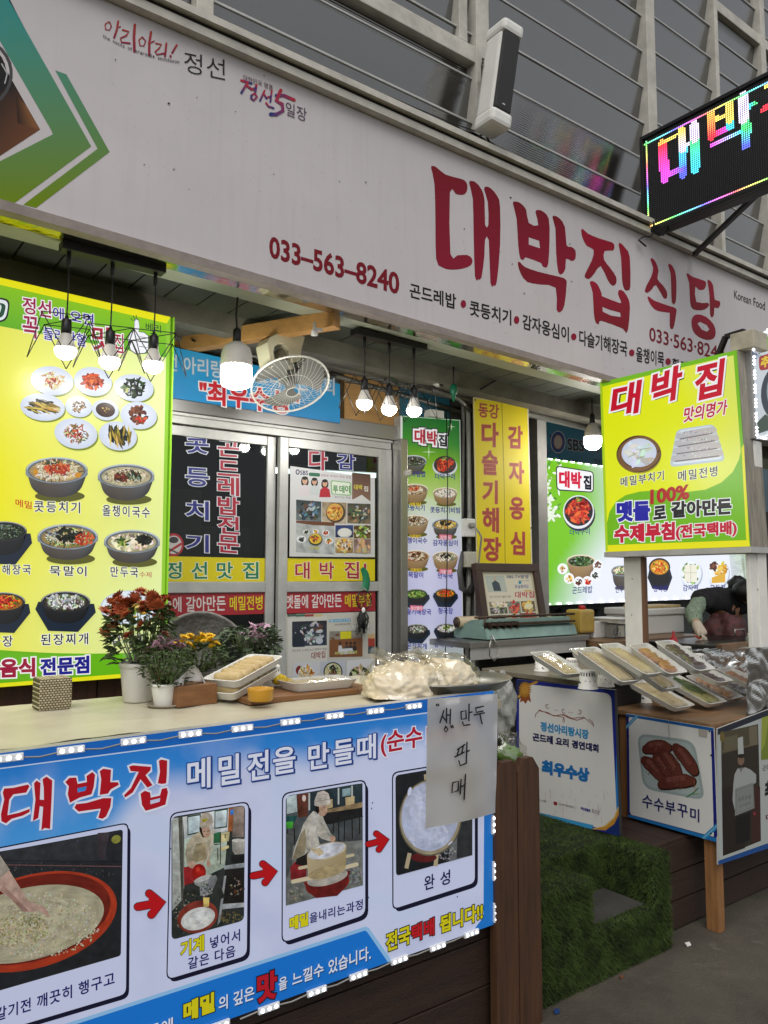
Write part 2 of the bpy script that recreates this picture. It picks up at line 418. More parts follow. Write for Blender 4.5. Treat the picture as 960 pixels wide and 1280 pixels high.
# dishes as they are printed on the menus
def mixhex(h, k): h = h.lstrip('#'); return '%02x%02x%02x' % tuple(min(255, int(int(h[i:i+2], 16)*k)) for i in (0, 2, 4))
def bowl(p, cx, cy, rx, depth, food, pal, base='c9a36a', n=60, kind='steel', size=2.2, long=2.2):
    ry = rx*.42
    if kind == 'steel': b1, b2, rim = '8f8a86', '4b4642', 'b9c2c8'
    elif kind == 'brass': b1, b2, rim = 'b39468', '6b4c2c', 'd8c7a8'
    else: b1, b2, rim = '2b2c30', '0f1012', '3a3c42'
    if kind == 'steel': b1, b2, rim = '6e645c', '1c1815', '9aa8b4'
    if kind == 'stone':
        p.poly([(cx-rx*1.22, cy+depth*.35), (cx-rx*.7, cy+depth*1.35), (cx+rx*.5, cy+depth*1.4), (cx+rx*1.22, cy+depth*.5), (cx+rx*1.15, cy+depth*.1), (cx-rx*1.1, cy)], '1b2738')
    else: p.ell(cx+rx*.1, cy+depth*.95, rx*.8, ry*.45, '5a5a20')
    def prof(u, v):
        h = .5+.5*sin(u*9.5+1.2); k_ = min(1, .25+.75*abs(u-.4)*1.7)
        c_ = mix(lin(b1), lin(b2), min(1, k_*.75+v*.45)); return mix(c_, lin(rim), h*.22*(1-v*.7))
    pts = []; cs = []; N = 22
    for k in range(N+1):
        t = pi*k/N; pts.append((cx-rx*cos(t), cy+ry*.1)); cs.append(prof(k/N, 0))
    for k in range(N+1):
        t = pi*k/N; x = -rx*.93*cos(t); pts.append((cx+x*.95, cy+depth*sin(t)**.55)); cs.append(prof(k/N, 1))
    p.put(pts, [(k, k+1, N+2+k, N+1+k) for k in range(N)], cs)
    if kind == 'steel':
        q = [(cx-rx*.99*cos(pi*k/20), cy+ry*.1+depth*.30*sin(pi*k/20)**.6) for k in range(21)]; p.stroke(q, [.3]+[1.4]*19+[.3], mix(lin(b2), lin(rim), .6), cap=False)
    t0_ = p.tex; p.tex = (1.5, .55, 7)
    p.ell(cx, cy, rx, ry, rim, mix(lin(rim), (0, 0, 0), .25)); p.ell(cx, cy+.6, rx*.93, ry*.9, mix(lin(b2), lin(rim), .3)); p.ell(cx, cy+1, rx*.87, ry*.82, base, mix(lin(base), (0, 0, 0), .5))
    p.tex = t0_
    p.scatter(cx, cy+.5, rx*.8, ry*.72, int(n*1.7), pal+[mixhex(pal[0], .45), mixhex(pal[-1], .5)], size*.75, long)
    p.scatter(cx, cy+.5, rx*.78, ry*.68, n//3, [mixhex(pal[0], 1.35)], size*.4, 1.6)
    if pal is PAL['noodle'] or pal[:4] == PAL['noodle']:
        for _ in range(int(n*.7)):
            a = p.seed.uniform(0, 2*pi); q = sqrt(p.seed.random())*.72; x0, y0 = cx+rx*.8*q*cos(a), cy+ry*.75*q*sin(a); a2 = p.seed.uniform(0, pi); L_ = rx*p.seed.uniform(.08, .2); cv = p.seed.uniform(-.5, .5)
            p.stroke([(x0+L_*t*cos(a2)-cv*L_*(1-t*t)*sin(a2), y0+.5*(L_*t*sin(a2)+cv*L_*(1-t*t)*cos(a2))) for t in (-1, -.5, 0, .5, 1)], .75, mix(lin(p.seed.choice(pal[:4])), (0, 0, 0), p.seed.uniform(0, .3)), cap=False)
    p.stroke([(cx-rx*.96*cos(pi*k/16), cy-ry*.95*sin(pi*k/16)) for k in range(17)], [.2]+[1.1]*15+[.2], mix(lin(rim), (1, 1, 1), .35), cap=False)
    if food: p.scatter(cx, cy-ry*.15, rx*.42, ry*.42, n//2, food, size*.9, long*.7)
def plate(p, cx, cy, rx, ry, pal, n=40, size=2., long=2., base='e9edf4', rot=0., rim='c9d2e4'):
    p.ell(cx+rx*.05, cy+ry*.12, rx, ry, '7c8a1c', rot=rot); p.ell(cx, cy, rx, ry, rim, rot=rot); p.ell(cx, cy-.3, rx*.95, ry*.94, base, rim, rot=rot)
    p.scatter(cx, cy, rx*.58, ry*.6, n, pal, size, long)
PAL = dict(herb=['27361c', '1c2714', '3d5226', '0f150c'], kimchi=['b5381c', 'd3572a', '8d2412', 'e07a3c'], sprout=['e8dca0', 'd8c676', 'f3ecc8', 'b9562b'],
           noodle=['e6dcc0', 'd8c8a0', 'f2ead6', 'c0a878'], sea=['15180f', '20281a', '0c0d0a'], soy=['5a2e16', '33180c', '7a4420'], radish=['c8a438', 'e0c45c', '8a7428', '55501c'],
           tofu=['f0e6cc', 'e4d4a8', 'fff6e4'], red=['c01f18', '8a120e', 'e04628', 'f06a3a'], chilli=['d82a18', 'f0a018', '3f6a1c', 'e8c040'], mix=['8f6a2c', '3f5a24', 'c84a24', 'e4d4a8'],
           green=['4f7a28', '7fa840', '2f4f1c', 'c0d070'], stew=['dcdcd4', '9a9a90', '4a4038', '6a8a40', 'b8b8b0'], meat=['4a2418', '2f160f', '6f3a24', '8a5034'], white=['f4f0e8', 'e0dad0', 'fffaf0'], gold=['d8a028', 'f0c040', 'b87818', 'f8d870'])
# ================================================================== THE SETTING
def struct(name, mb, m, parent=None):
    o = obj(name, mb, m, parent)
    if parent is None: o['kind'] = 'structure'
    return o
M_asph = mat('asphalt', '504a3e', .85, var=.35, vscale=2.2, c2='322d25', bump=.6, bscale=90)
M_wood = mat('dark_decking', '2d1b10', .65, var=.5, vscale=3, bump=.35, bscale=30, stretch=(1.2, 8, 14))
M_woodv = mat('dark_decking_upright', '472c18', .6, var=.5, vscale=3, bump=.3, bscale=30, stretch=(14, 14, 1.0))
M_pine = mat('pine_lumber', 'b98a4e', .6, var=.25, vscale=4, bump=.2, bscale=30, stretch=(12, 1, 12))
M_leg = mat('table_leg_wood', '8a6038', .6, var=.4, vscale=4, bump=.2, bscale=30, stretch=(12, 12, 1))
M_alu = mat('aluminium', 'b4b4b0', .38, .35, var=.18, vscale=7)
M_steel = mat('brushed_steel', '9a9894', .3, .95, var=.1, vscale=3)
M_wframe = mat('painted_window_frame', 'b9b5aa', .5, var=.28, vscale=9)
M_black = mat('black_plastic', '0c0c0d', .45)
M_blackrub = mat('black_rubber', '101011', .6)
M_whitep = mat('white_plastic', 'd9d8d2', .4, var=.06)
M_grey = mat('grey_paint', '8d8b86', .5, var=.2, vscale=8)
M_dark = mat('dark_interior', '0e100f', .8, var=.3, vscale=3)
M_conc = mat('stained_concrete', '6d6a5e', .85, var=.45, vscale=4, bump=.4, bscale=25)
M_soffit = mat('soffit_paint', 'a9ad9b', .5, var=.15, vscale=5)

g = MB(); g.sheet(lambda u, v: (-14+34*u, -12+28*v, .004*noise.noise(Vector((u*60, v*50, 0)))), 60, 50); struct('ground', g, M_asph)
def scuffs(m, c, sx, lo):
    n = m.node_tree; b = n.nodes['Principled BSDF']; src = b.inputs['Base Color'].links[0].from_socket; tc = n.nodes.new('ShaderNodeTexCoord'); mp = n.nodes.new('ShaderNodeMapping'); mp.inputs['Scale'].default_value = sx; t = n.nodes.new('ShaderNodeTexNoise'); t.inputs['Scale'].default_value = 1.; t.inputs['Detail'].default_value = 9; t.inputs['Roughness'].default_value = .72
    n.links.new(tc.outputs['Object'], mp.inputs[0]); n.links.new(mp.outputs[0], t.inputs[0]); r = n.nodes.new('ShaderNodeMapRange'); r.inputs['From Min'].default_value = lo; r.inputs['From Max'].default_value = lo+.12; r.inputs['To Max'].default_value = .6; n.links.new(t.outputs[0], r.inputs[0])
    mx = n.nodes.new('ShaderNodeMix'); mx.data_type = 'RGBA'; n.links.new(r.outputs[0], mx.inputs[0]); n.links.new(src, mx.inputs[6]); mx.inputs[7].default_value = (*lin(c), 1); n.links.new(mx.outputs[2], b.inputs['Base Color'])
scuffs(M_asph, '6e695e', (7, 4, 1), .6); scuffs(M_asph, '1d1b17', (2.2, 3, 1), .58); scuffs(M_asph, '8a8578', (60, 60, 1), .68)

# raised deck the stall stands on, with its step let into the front edge
DZ = .385
NX0, NX1, NY, SZ = 2.54, 2.95, 2.31, .185       # the recess in the step
k = MB()
k.box(2.2, NX0, 2.05, NY, .0, DZ); k.box(NX1, 3.05, 2.05, NY, 0, DZ); k.box(NX0, NX1, 2.05, NY, 0, SZ); k.box(2.2, 3.05, NY, 3.62, 0, DZ)
struct('steps', k, mat('turf_backing', '0e150a', .9))
k = MB()
for i in range(40):     # deck boards
    x = 3.05+i*.145
    k.box(x, x+.141, 2.13, 3.62, DZ-.028, DZ)
for i in range(3): k.box(3.06, 9, 2.12, 2.14, .01+i*.122, .125+i*.122)
struct('deck', k, M_wood)
k = MB(); k.box(-2, 2.2, 2.06, 3.62, 0, DZ-.02); struct('stall_floor', k, M_wood)
# rubber mat on the step
k = MB(); k.box(NX0+.012, NX1-.012, 2.085, NY-.01, SZ, SZ+.008, .002); tag(obj('rubber_mat', k, mat('worn_rubber_mat', '34332f', .8, var=.4, vscale=8, bump=.3, bscale=60)), 'worn dark rubber mat lying in the recess of the turf step', 'mat')
# artificial grass: short blades over the steps
def turf():
    rr = random.Random(3); mb = MB()
    def patch(o, eu, ev, n, cnt, ln):
        o, eu, ev, n = Vector(o), Vector(eu), Vector(ev), Vector(n)
        du = eu.normalized()*.007; dv = ev.normalized()*.007; o = o-du-dv; eu = eu+du*2; ev = ev+dv*2
        for _ in range(cnt):
            p = o+eu*rr.random()+ev*rr.random()+n*.004
            cl = noise.noise(p*9)*.35+noise.noise(p*31)*.2
            d = n*1.0+Vector((rr.uniform(-.8, .8)+cl, rr.uniform(-.8, .8), rr.uniform(-.8, .5)+cl-.2*(1-abs(n.z)))); d.normalize()
            L = ln*rr.uniform(.4, .95); s_ = d.cross(Vector((rr.uniform(-1, 1), rr.uniform(-1, 1), rr.uniform(-1, 1)))).normalized()*.0016
            q = p+d*L; q.z -= L*.25
            mb.add([p-s_, p+s_, q], [(0, 1, 2)])
    D = 68000
    def A(o, eu, ev, n, ln=.026, dens=1.):
        patch(o, eu, ev, n, int(Vector(eu).length*Vector(ev).length*D*dens), ln)
    y0 = 2.05
    A((2.2, y0, 0), (NX0-2.2, 0, 0), (0, 0, DZ), (0, -1, 0)); A((NX0, y0, 0), (NX1-NX0, 0, 0), (0, 0, SZ), (0, -1, 0)); A((NX1, y0, 0), (3.05-NX1, 0, 0), (0, 0, DZ), (0, -1, 0))
    A((2.2, y0, DZ), (NX0-2.2, 0, 0), (0, NY-y0, 0), (0, 0, 1), .017); A((NX1, y0, DZ), (3.05-NX1, 0, 0), (0, NY-y0, 0), (0, 0, 1), .026); A((2.2, NY, DZ), (.85, 0, 0), (0, .85, 0), (0, 0, 1), .015, .7)
    A((NX0, y0, SZ), (NX1-NX0, 0, 0), (0, .035, 0), (0, 0, 1), .022); A((NX0, NY, SZ), (NX1-NX0, 0, 0), (0, 0, DZ-SZ), (0, -1, 0))
    A((NX0, y0, SZ), (0, NY-y0, 0), (0, 0, DZ-SZ), (1, 0, 0)); A((NX1, y0, SZ), (0, NY-y0, 0), (0, 0, DZ-SZ), (-1, 0, 0)); A((3.05, y0, 0), (0, .08, 0), (0, 0, DZ), (1, 0, 0))
    return mb
tag(obj('artificial_grass', turf(), mat('turf_green', '465828', .85, c2='1a2410', vscale=12, spec=.2)), 'dark green artificial grass carpet covering the entrance step', 'grass', kind='stuff')

# walls, ceiling and the dark rooms behind
M_wall = mat('grey_plaster', '5a5a52', .85, var=.3, vscale=3)  # plain grey plaster, tone uneven at random
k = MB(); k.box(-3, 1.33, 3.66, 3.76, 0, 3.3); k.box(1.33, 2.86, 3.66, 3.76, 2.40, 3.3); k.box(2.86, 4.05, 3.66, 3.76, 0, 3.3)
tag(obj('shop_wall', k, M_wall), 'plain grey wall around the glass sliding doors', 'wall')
k = MB(); k.box(4.05, 9.5, 4.4, 4.5, 0, 3.3); k.box(4.05, 4.12, 3.76, 4.4, 0, 3.3)
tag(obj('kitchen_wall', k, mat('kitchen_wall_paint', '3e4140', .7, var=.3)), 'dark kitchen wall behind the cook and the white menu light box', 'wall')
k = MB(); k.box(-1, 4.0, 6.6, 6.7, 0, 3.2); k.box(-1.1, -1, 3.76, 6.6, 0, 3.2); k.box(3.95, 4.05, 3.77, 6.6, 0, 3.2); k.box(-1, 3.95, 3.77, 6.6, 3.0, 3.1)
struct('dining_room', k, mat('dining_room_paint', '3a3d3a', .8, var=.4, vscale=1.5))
FY = 2.8
def fz_bot(X):
    a, b = at(0, 255, Y=2.8), at(750, 470, Y=2.8); return a.z+(b.z-a.z)*(X-a.x)/(b.x-a.x)
def slab(k, x0, x1, y0, y1, d0, d1):       # a slab whose underside follows the fall of the sign
    P = [(x0, y0, fz_bot(x0)+d0), (x1, y0, fz_bot(x1)+d0), (x1, y1, fz_bot(x1)+d0), (x0, y1, fz_bot(x0)+d0)]; k.prism(P, (0, 0, d1-d0))
k = MB()
for i in range(74): slab(k, -2+.155*i, -2+.155*i+.148, 3.03, 3.31, .012, .03)
struct('ceiling', k, mat('slatted_ceiling', '4b4f44', .6, var=.3, vscale=4))
k = MB(); slab(k, -2.5, 9.5, 3.381, 3.66, -.045, .1); struct('ceiling_beam', k, M_conc)
k = MB(); k.box(4.05, 9.5, 3.66, 4.4, 3.02, 3.08); struct('kitchen_ceiling', k, M_conc)
k = MB(); slab(k, -2.5, 9.5, 3.3, 3.38, -.08, .05); struct('ceiling_edge', k, M_conc)
k = MB(); slab(k, -2.5, 9.5, 2.92, 3.4, .06, .1); struct('canopy_roof', k, M_conc)

# ================================================================== FASCIA SIGN
FY = 2.8
def fz_top(X):
    a, b = at(130, 0, Y=FY), at(800, 292, Y=FY); return a.z+(b.z-a.z)*(X-a.x)/(b.x-a.x)
XL, XR = -1.2, 7.6
fs = thing('shop_sign', 'long white shop fascia sign with big maroon lettering and phone numbers above the stall', 'shop sign', (XL, FY, 2.7))
k = MB(); k.prism([(XL, FY, fz_bot(XL)), (XR, FY, fz_bot(XR)), (XR, FY, fz_top(XR)), (XL, FY, fz_top(XL))], (0, .1, 0))
M_fas = mat('fascia_panel', 'bfb9ba', .5, var=.07, vscale=1.6, bump=.12, bscale=1.2, spec=.3)
def streaks(m, c='8d857c'):
    n = m.node_tree; b = n.nodes['Principled BSDF']; src = b.inputs['Base Color'].links[0].from_socket; tc = n.nodes.new('ShaderNodeTexCoord'); mp = n.nodes.new('ShaderNodeMapping'); mp.inputs['Scale'].default_value = (9, 1, .55); t = n.nodes.new('ShaderNodeTexNoise'); t.inputs['Scale'].default_value = 3.2; t.inputs['Detail'].default_value = 6
    n.links.new(tc.outputs['Object'], mp.inputs[0]); n.links.new(mp.outputs[0], t.inputs[0]); r = n.nodes.new('ShaderNodeMapRange'); r.inputs['From Min'].default_value = .52; r.inputs['From Max'].default_value = .8; r.inputs['To Max'].default_value = .13; n.links.new(t.outputs[0], r.inputs[0])
    mx = n.nodes.new('ShaderNodeMix'); mx.data_type = 'RGBA'; n.links.new(r.outputs[0], mx.inputs[0]); n.links.new(src, mx.inputs[6]); mx.inputs[7].default_value = (*lin(c), 1); n.links.new(mx.outputs[2], b.inputs['Base Color'])
streaks(M_fas)
obj('panel', k, M_fas, fs)
k = MB(); k.bar((XL, FY-.008, fz_bot(XL)-.014), (XR, FY-.008, fz_bot(XR)-.014), .05, .034)
obj('bottom_trim', k, mat('trim_taupe', '8b8079', .5, var=.3, vscale=10), fs)
k = MB(); k.bar((XL, FY-.012, fz_top(XL)+.02), (XR, FY-.012, fz_top(XR)+.02), .06, .035); k.bar((XL, FY-.03, fz_top(XL)+.07), (XR, FY-.03, fz_top(XR)+.07), .07, .03)
obj('top_rail', k, M_wframe, fs)
k = MB(); k.bar((XL, FY-.02, fz_top(XL)+.046), (XR, FY-.02, fz_top(XR)+.046), .03, .018); obj('top_gasket', k, M_black, fs)
k = MB(); k.prism([(XL, FY+.02, fz_bot(XL)-.02), (XR, FY+.02, fz_bot(XR)-.02), (XR, FY+.105, fz_bot(XR)-.02), (XL, FY+.105, fz_bot(XL)-.02)], (0, 0, .015))
obj('mirror_strip', k, mat('scratched_mirror_steel', 'c9c6bc', .1, 1., var=.2, vscale=9, bump=.35, bscale=14), fs)
k = MB(); slab(k, XL, XR, FY+.106, FY+.23, -.012, .02); struct('soffit', k, M_soffit)

p = Print((0, FY, 0), (0, -1, 0))
MAR, MAR2 = '8c1430', '7a1020'
def gcol(y): return mix(lin('2f8f8e'), lin('6f8a00'), min(1, max(0, (y-0)/250)))
def gpoly(pts, n=14):     # green chevrons, colour running down the sign
    for a, b, c, d in pts:
        q = (a, b, c, d); p.grad(q, lambda u, v: gcol(mix(mix(q[0], q[1], u), mix(q[3], q[2], u), v)[1]), 2, n)
gpoly([((-40, -115), (11, 0), (114, 183), (66, 168)), ((-90, -95), (-44, -107), (70, 168), (40, 150))][:1])
gpoly([((-70, -130), (11, 0), (67, 168), (-70, -70))])
gpoly([((66, 168), (114, 183), (18, 254), (-60, 232)), ((-60, 232), (18, 254), (-120, 345), (-150, 330))][:1])
gpoly([((69, 88), (83, 93), (137, 190), (122, 186)), ((122, 186), (137, 190), (45, 260), (29, 256))])
# dark food photograph at the end of the sign
p.grad(((-160, -10), (0, 74), (50, 162), (-160, 300)), lambda u, v: mix(lin('191718'), lin('7a4a2a'), max(0, u*v*1.3-.45)+.05*noise.noise(Vector((u*7, v*7, 1)))), 14, 14)
for rr_, cc in ((52, '4b4a4c'), (44, '1a1a1c'), (30, '2a2220')): p.stroke([(-38+rr_*cos(t*.2-1.3), 92+rr_*.9*sin(t*.2-1.3)) for t in range(14)], 4, cc)
p.stroke([(2, 80), (9, 92), (6, 104)], 1.6, 'b9b9bb')
p.grad(((20, 120), (33, 132), (48, 162), (22, 154)), lambda u, v: mix(lin('2a1c14'), lin('8a5a34'), u), 4, 4)
# big brush letters, traced: (offset, scale) of the enlarged views they were read from
def brush(polys, ox, oy, sc_, c=MAR, c2=None):
    for poly, holes in polys:
        pts = [(ox+x/sc_, oy+y/sc_) for x, y in poly]
        y0 = min(q[1] for q in pts); y1 = max(q[1] for q in pts)
        A, B = lin(c), lin(c2 or c)
        def smooth(P):
            out = []; n = len(P)
            for i in range(n):
                a, b, d, e = (Vector(P[(i+j-1) % n]) for j in range(4))
                sharp = (b-a).angle(d-b, 0) > 1.2
                for t in (0, .5):
                    q = b+((d-a)*t+(a*2-b*5+d*4-e)*t*t+(b*3-a-d*3+e)*t**3)*.5; out.append(tuple(b if t == 0 else q))
            return out
        S = smooth(pts)
        me = [Vector((x, y, 0)) for x, y in S]
        from mathutils.geometry import tessellate_polygon
        loops = [me]
        for h in holes: loops.append([Vector((ox+x/sc_, oy+y/sc_, 0)) for x, y in h])
        fl = [q for l in loops for q in l]
        p.put([(q.x, q.y) for q in fl], tessellate_polygon(loops), [mix(A, B, (q.y-y0)/(y1-y0)) for q in fl])
K1 = (530, 190, 4.8); K2 = (720, 270, 4.8)
brush([([(42, 95), (52, 84), (75, 92), (128, 135), (210, 158), (245, 172), (260, 200), (255, 240), (230, 258), (190, 252), (155, 240), (158, 612), (200, 620), (260, 618), (290, 645), (280, 680), (230, 700), (160, 706), (105, 690), (72, 640), (68, 400), (62, 190)], []),
       ([(270, 185), (285, 174), (310, 182), (345, 225), (363, 290), (366, 436), (386, 437), (382, 300), (360, 225), (372, 208), (400, 218), (440, 265), (456, 330), (456, 560), (436, 780), (418, 800), (398, 785), (388, 528), (366, 526), (362, 620), (345, 750), (325, 764), (305, 745), (297, 480), (292, 280)], []),
       ([(533, 310), (545, 297), (575, 305), (612, 345), (628, 425), (685, 440), (668, 360), (685, 348), (715, 358), (748, 400), (753, 520), (745, 670), (728, 693), (708, 682), (700, 665), (610, 632), (600, 645), (578, 640), (565, 560), (555, 400)], [[(628, 512), (690, 532), (696, 578), (628, 556)]]),
       ([(770, 392), (785, 383), (815, 400), (845, 450), (855, 560), (880, 568), (908, 590), (908, 640), (885, 654), (852, 640), (848, 700), (828, 732), (805, 720), (792, 600), (788, 460)], []),
       ([(562, 668), (575, 660), (605, 690), (690, 720), (810, 748), (850, 765), (855, 800), (842, 920), (818, 960), (795, 945), (790, 815), (700, 795), (620, 780), (580, 730)], [])], *K1, MAR2, '8c1430')
brush([([(30, 88), (42, 78), (70, 105), (140, 135), (215, 158), (230, 180), (222, 208), (172, 210), (168, 262), (205, 312), (240, 365), (240, 405), (218, 418), (190, 385), (148, 300), (110, 345), (78, 378), (52, 366), (60, 335), (95, 265), (105, 203), (65, 180), (40, 135)], []),
       ([(255, 172), (268, 163), (298, 195), (322, 245), (326, 420), (312, 446), (290, 440), (276, 385), (270, 250)], []),
       ([(82, 402), (98, 390), (130, 412), (155, 470), (158, 482), (262, 522), (268, 510), (252, 470), (258, 444), (285, 452), (315, 500), (323, 560), (312, 680), (296, 700), (280, 676), (150, 628), (138, 648), (118, 640), (106, 580), (100, 460)], [[(158, 545), (200, 562), (265, 580), (268, 606), (210, 598), (160, 574)]]),
       ([(446, 262), (458, 254), (480, 280), (495, 330), (488, 378), (520, 415), (545, 455), (545, 490), (525, 492), (480, 415), (455, 440), (428, 462), (412, 450), (425, 412), (452, 360), (462, 310)], []),
       ([(552, 296), (565, 288), (592, 325), (602, 400), (600, 500), (590, 528), (574, 515), (570, 400), (566, 340)], []),
       ([(428, 490), (440, 485), (470, 508), (560, 540), (600, 555), (600, 590), (588, 660), (575, 680), (562, 662), (562, 590), (556, 580), (490, 570), (452, 540)], []),
       ([(662, 352), (672, 345), (700, 365), (768, 388), (780, 405), (770, 440), (735, 442), (715, 425), (722, 516), (790, 520), (796, 540), (770, 562), (720, 565), (690, 545), (682, 480), (678, 400)], []),
       ([(788, 392), (798, 384), (822, 415), (832, 500), (858, 508), (865, 530), (852, 554), (830, 550), (828, 590), (816, 608), (804, 590), (800, 470)], []),
       ([(692, 640), (700, 605), (730, 590), (780, 605), (825, 650), (838, 700), (825, 735), (785, 744), (735, 725), (702, 690)], [[(728, 645), (745, 635), (785, 655), (800, 680), (785, 694), (755, 682)]])], *K2, '9c1430', '7d1420')
p.text('033–563–8240', 336.5, 322, 499, 369, 28, MAR2, .028)
def fy(x, y0=371, sl_=.262): return y0+(x-512)*sl_
for t, a, b in (('곤드레밥', 512, 570), ('콧등치기', 587, 639), ('감자옹심이', 653, 711), ('다슬기해장국', 724, 784), ('올챙이묵', 795, 830), ('황기족발', 840, 880)):
    p.text(t, a, {512: 372, 587: 394, 653: 411, 724: 431, 795: 452, 840: 462}[a], b, {570: 387, 639: 407, 711: 428, 784: 446, 830: 459, 880: 472}[b], 19 if a < 800 else 15, '1d1a1c', .02)
for x, y in ((579, 380), (645.5, 400), (717, 421), (789.5, 441), (835, 452)): p.ell(x, y, 3.4, 4.9 if x < 700 else 4.3, MAR)
p.text('033·563·8240', 811.5, 426, 905, 452, 17.5, MAR2, .012)
p.text('Korean Food', 917.5, 373, 956, 388, 10.5, '2a2628', .005)
p.text('곤드레', 965, 392, 990, 399, 12, '2a2628', .01)
# the two market emblems at the left end
LOG1, LOG2 = 'b04038', '8c1c3c'
def lg(pts, w_=2.4, c=LOG1, c2=LOG2, s_=3.5556, o=(120, 15)): p.stroke([(o[0]+x/s_, o[1]+y/s_) for x, y in pts], w_, c, c2)
lg([(55, 45), (40, 55), (42, 78), (58, 82), (68, 65), (60, 45)], 1.6); lg([(98, 42), (92, 80), (80, 115)], 2.6); lg([(95, 70), (108, 66)], 1.6)
lg([(118, 80), (145, 88), (135, 105), (108, 118), (112, 135), (150, 140)], 2.2); lg([(172, 58), (168, 110), (170, 175)], 3.4)
lg([(205, 112), (190, 125), (195, 150), (212, 152), (220, 130), (205, 112)], 1.7); lg([(244, 90), (236, 140), (236, 192)], 3.); lg([(238, 140), (258, 130)], 1.6)
lg([(265, 140), (290, 145), (280, 162), (262, 178), (270, 190), (300, 185)], 2.); lg([(312, 140), (306, 198)], 2.6); lg([(358, 148), (338, 182)], 2.6); lg([(330, 196), (331, 199)], 2.8)
for i, ch in enumerate('the mecca of arirang, jeongseon'):
    if ch != ' ':
        t = i/30; x = 128.5+93*t; y = 46+ (31*t*1.62-18*t*t*1.0) + 0; p.text(ch, x, y+1.2, x+2.4, y+1.2+2.4*(.5-.35*t), 4.2 if ch in 'tfhlg' else 3.3, '45404a', .0)
p.text('정선', 230, 90, 281, 101, 26, '2a262a', -.006)
p.text('대한민국 명품', 304, 100.5, 341, 114, 7, '5a3a4a', 0)
def lg2(pts, w_=2.4): lg(pts, w_, 'b8303f', '2a3a78')
for a in ([(645, 305), (690, 318)], [(672, 315), (645, 360)], [(672, 330), (692, 345)], [(712, 325), (706, 360)], [(690, 345), (708, 340)], [(690, 372), (705, 362), (714, 378), (700, 394), (688, 384), (690, 372)],
          [(748, 350), (728, 395)], [(745, 365), (757, 385)], [(780, 350), (774, 400)], [(762, 380), (776, 376)], [(755, 405), (765, 420), (788, 428)]): lg2(a, 3. if a[0][0] < 740 else 2.4)
lg2([(880, 392), (835, 372), (800, 372)], 4.); lg2([(820, 350), (800, 395), (826, 410), (830, 440), (800, 456), (775, 455)], 4.6)
p.text('일장', 357, 144, 383, 153, 17, '4a2a4a', -.004)
# dead flies and dirt specks
for x, y, r in ((210.5, 129.5, 1.6), (144, 75, 1), (294, 140, .8), (217, 212, .9), (180, 206, .8), (236, 237, .7), (246, 122, .8), (330, 95, .7), (457, 228, 1), (342, 218, .8), (424, 227, .8), (638, 247, 1.2), (580, 286, .8), (640, 330, .8), (655, 367, .9), (712, 305, .9), (714, 352, .8)): p.ell(x, y, r, r*.8, '3a3430', seg=7, jit=.3)
for _ in range(130): x = RND.uniform(140, 900); y = x*.36+RND.uniform(30, 190); p.ell(x, y, .45, .4, '6a625e', seg=5)
p.build('lettering', print_mat('fascia_print', 0, .85, .6, .2), fs)

# ================================================================== WINDOW WALL ABOVE THE SIGN
LY = 2.94; WK = LY/3.2
lw = thing('window_wall', 'upper wall of dark ribbed louvre panels in pale frames above the fascia sign', 'wall', (0, LY, 3.2))
def rib_mat():
    m = mat('ribbed_polycarbonate', '2c2b28', .13, var=.12, vscale=3); n = m.node_tree; b = n.nodes['Principled BSDF']
    tc = n.nodes.new('ShaderNodeTexCoord'); wv = n.nodes.new('ShaderNodeTexWave'); wv.bands_direction = 'Z'; wv.inputs['Scale'].default_value = 26
    bp = n.nodes.new('ShaderNodeBump'); bp.inputs['Strength'].default_value = .6; bp.inputs['Distance'].default_value = .0012; b.inputs['IOR'].default_value = 1.5; b.inputs['Coat Weight'].default_value = 1.; b.inputs['Coat IOR'].default_value = 2.2; b.inputs['Coat Roughness'].default_value = .1
    n.links.new(tc.outputs['Object'], wv.inputs[0]); n.links.new(wv.outputs['Fac'], bp.inputs['Height']); n.links.new(bp.outputs[0], b.inputs['Normal']); n.links.new(bp.outputs[0], b.inputs['Coat Normal'])
    return m
M_rib = rib_mat()
zb = 3.45; pitch = .25
k = MB(); k.box(-2.5, 10, LY+.04, LY+.07, zb, 7.2); obj('backing', k, M_dark, lw)
for X0, X1 in ((-1.6, 1.30), (1.40, 3.02), (3.12, 4.70), (4.80, 5.62), (5.66, 6.35), (6.42, 8.)):
    X0o = X0; X0 *= WK; X1 *= WK
    k = MB(); f = MB(); off = {1.4: -.03, 3.12: .03, 4.8: .085, 5.66: .02, 6.42: .1}.get(X0o, 0)
    z = zb+off-.2
    while z < 7.1:
        k.add([(X0, LY+.028, z), (X1, LY+.028, z), (X1, LY-.018, z+pitch-.012), (X0, LY-.018, z+pitch-.012)], [(0, 1, 2, 3)])
        f.box(X0, X1, LY-.026, LY+.012, z+pitch-.012, z+pitch-.002); z += pitch
    obj('louvre', k, M_rib, lw); obj('louvre_rail', f, M_alu, lw)
for x, w_ in ((1.35, .075), (3.07, .095), (4.75, .095), (5.64, .045), (6.385, .07)):
    x *= WK
    k = MB(); k.box(x-w_/2, x+w_/2, LY-.06, LY+.03, zb-.3, 7.2, .004); obj('post', k, M_wframe, lw)
k = MB(); zz = at(535, 47, Y=LY).z; k.box(1.39*WK, 3.02*WK, LY-.05, LY+.02, zz-.045, zz+.045, .004); obj('sash_rail', k, M_wframe, lw)
k = MB(); x = at(572, 20, Y=LY).x; k.box(x-.03, x+.03, LY-.045, LY+.02, zz+.05, 7.2, .004); obj('sash_stile', k, M_wframe, lw)
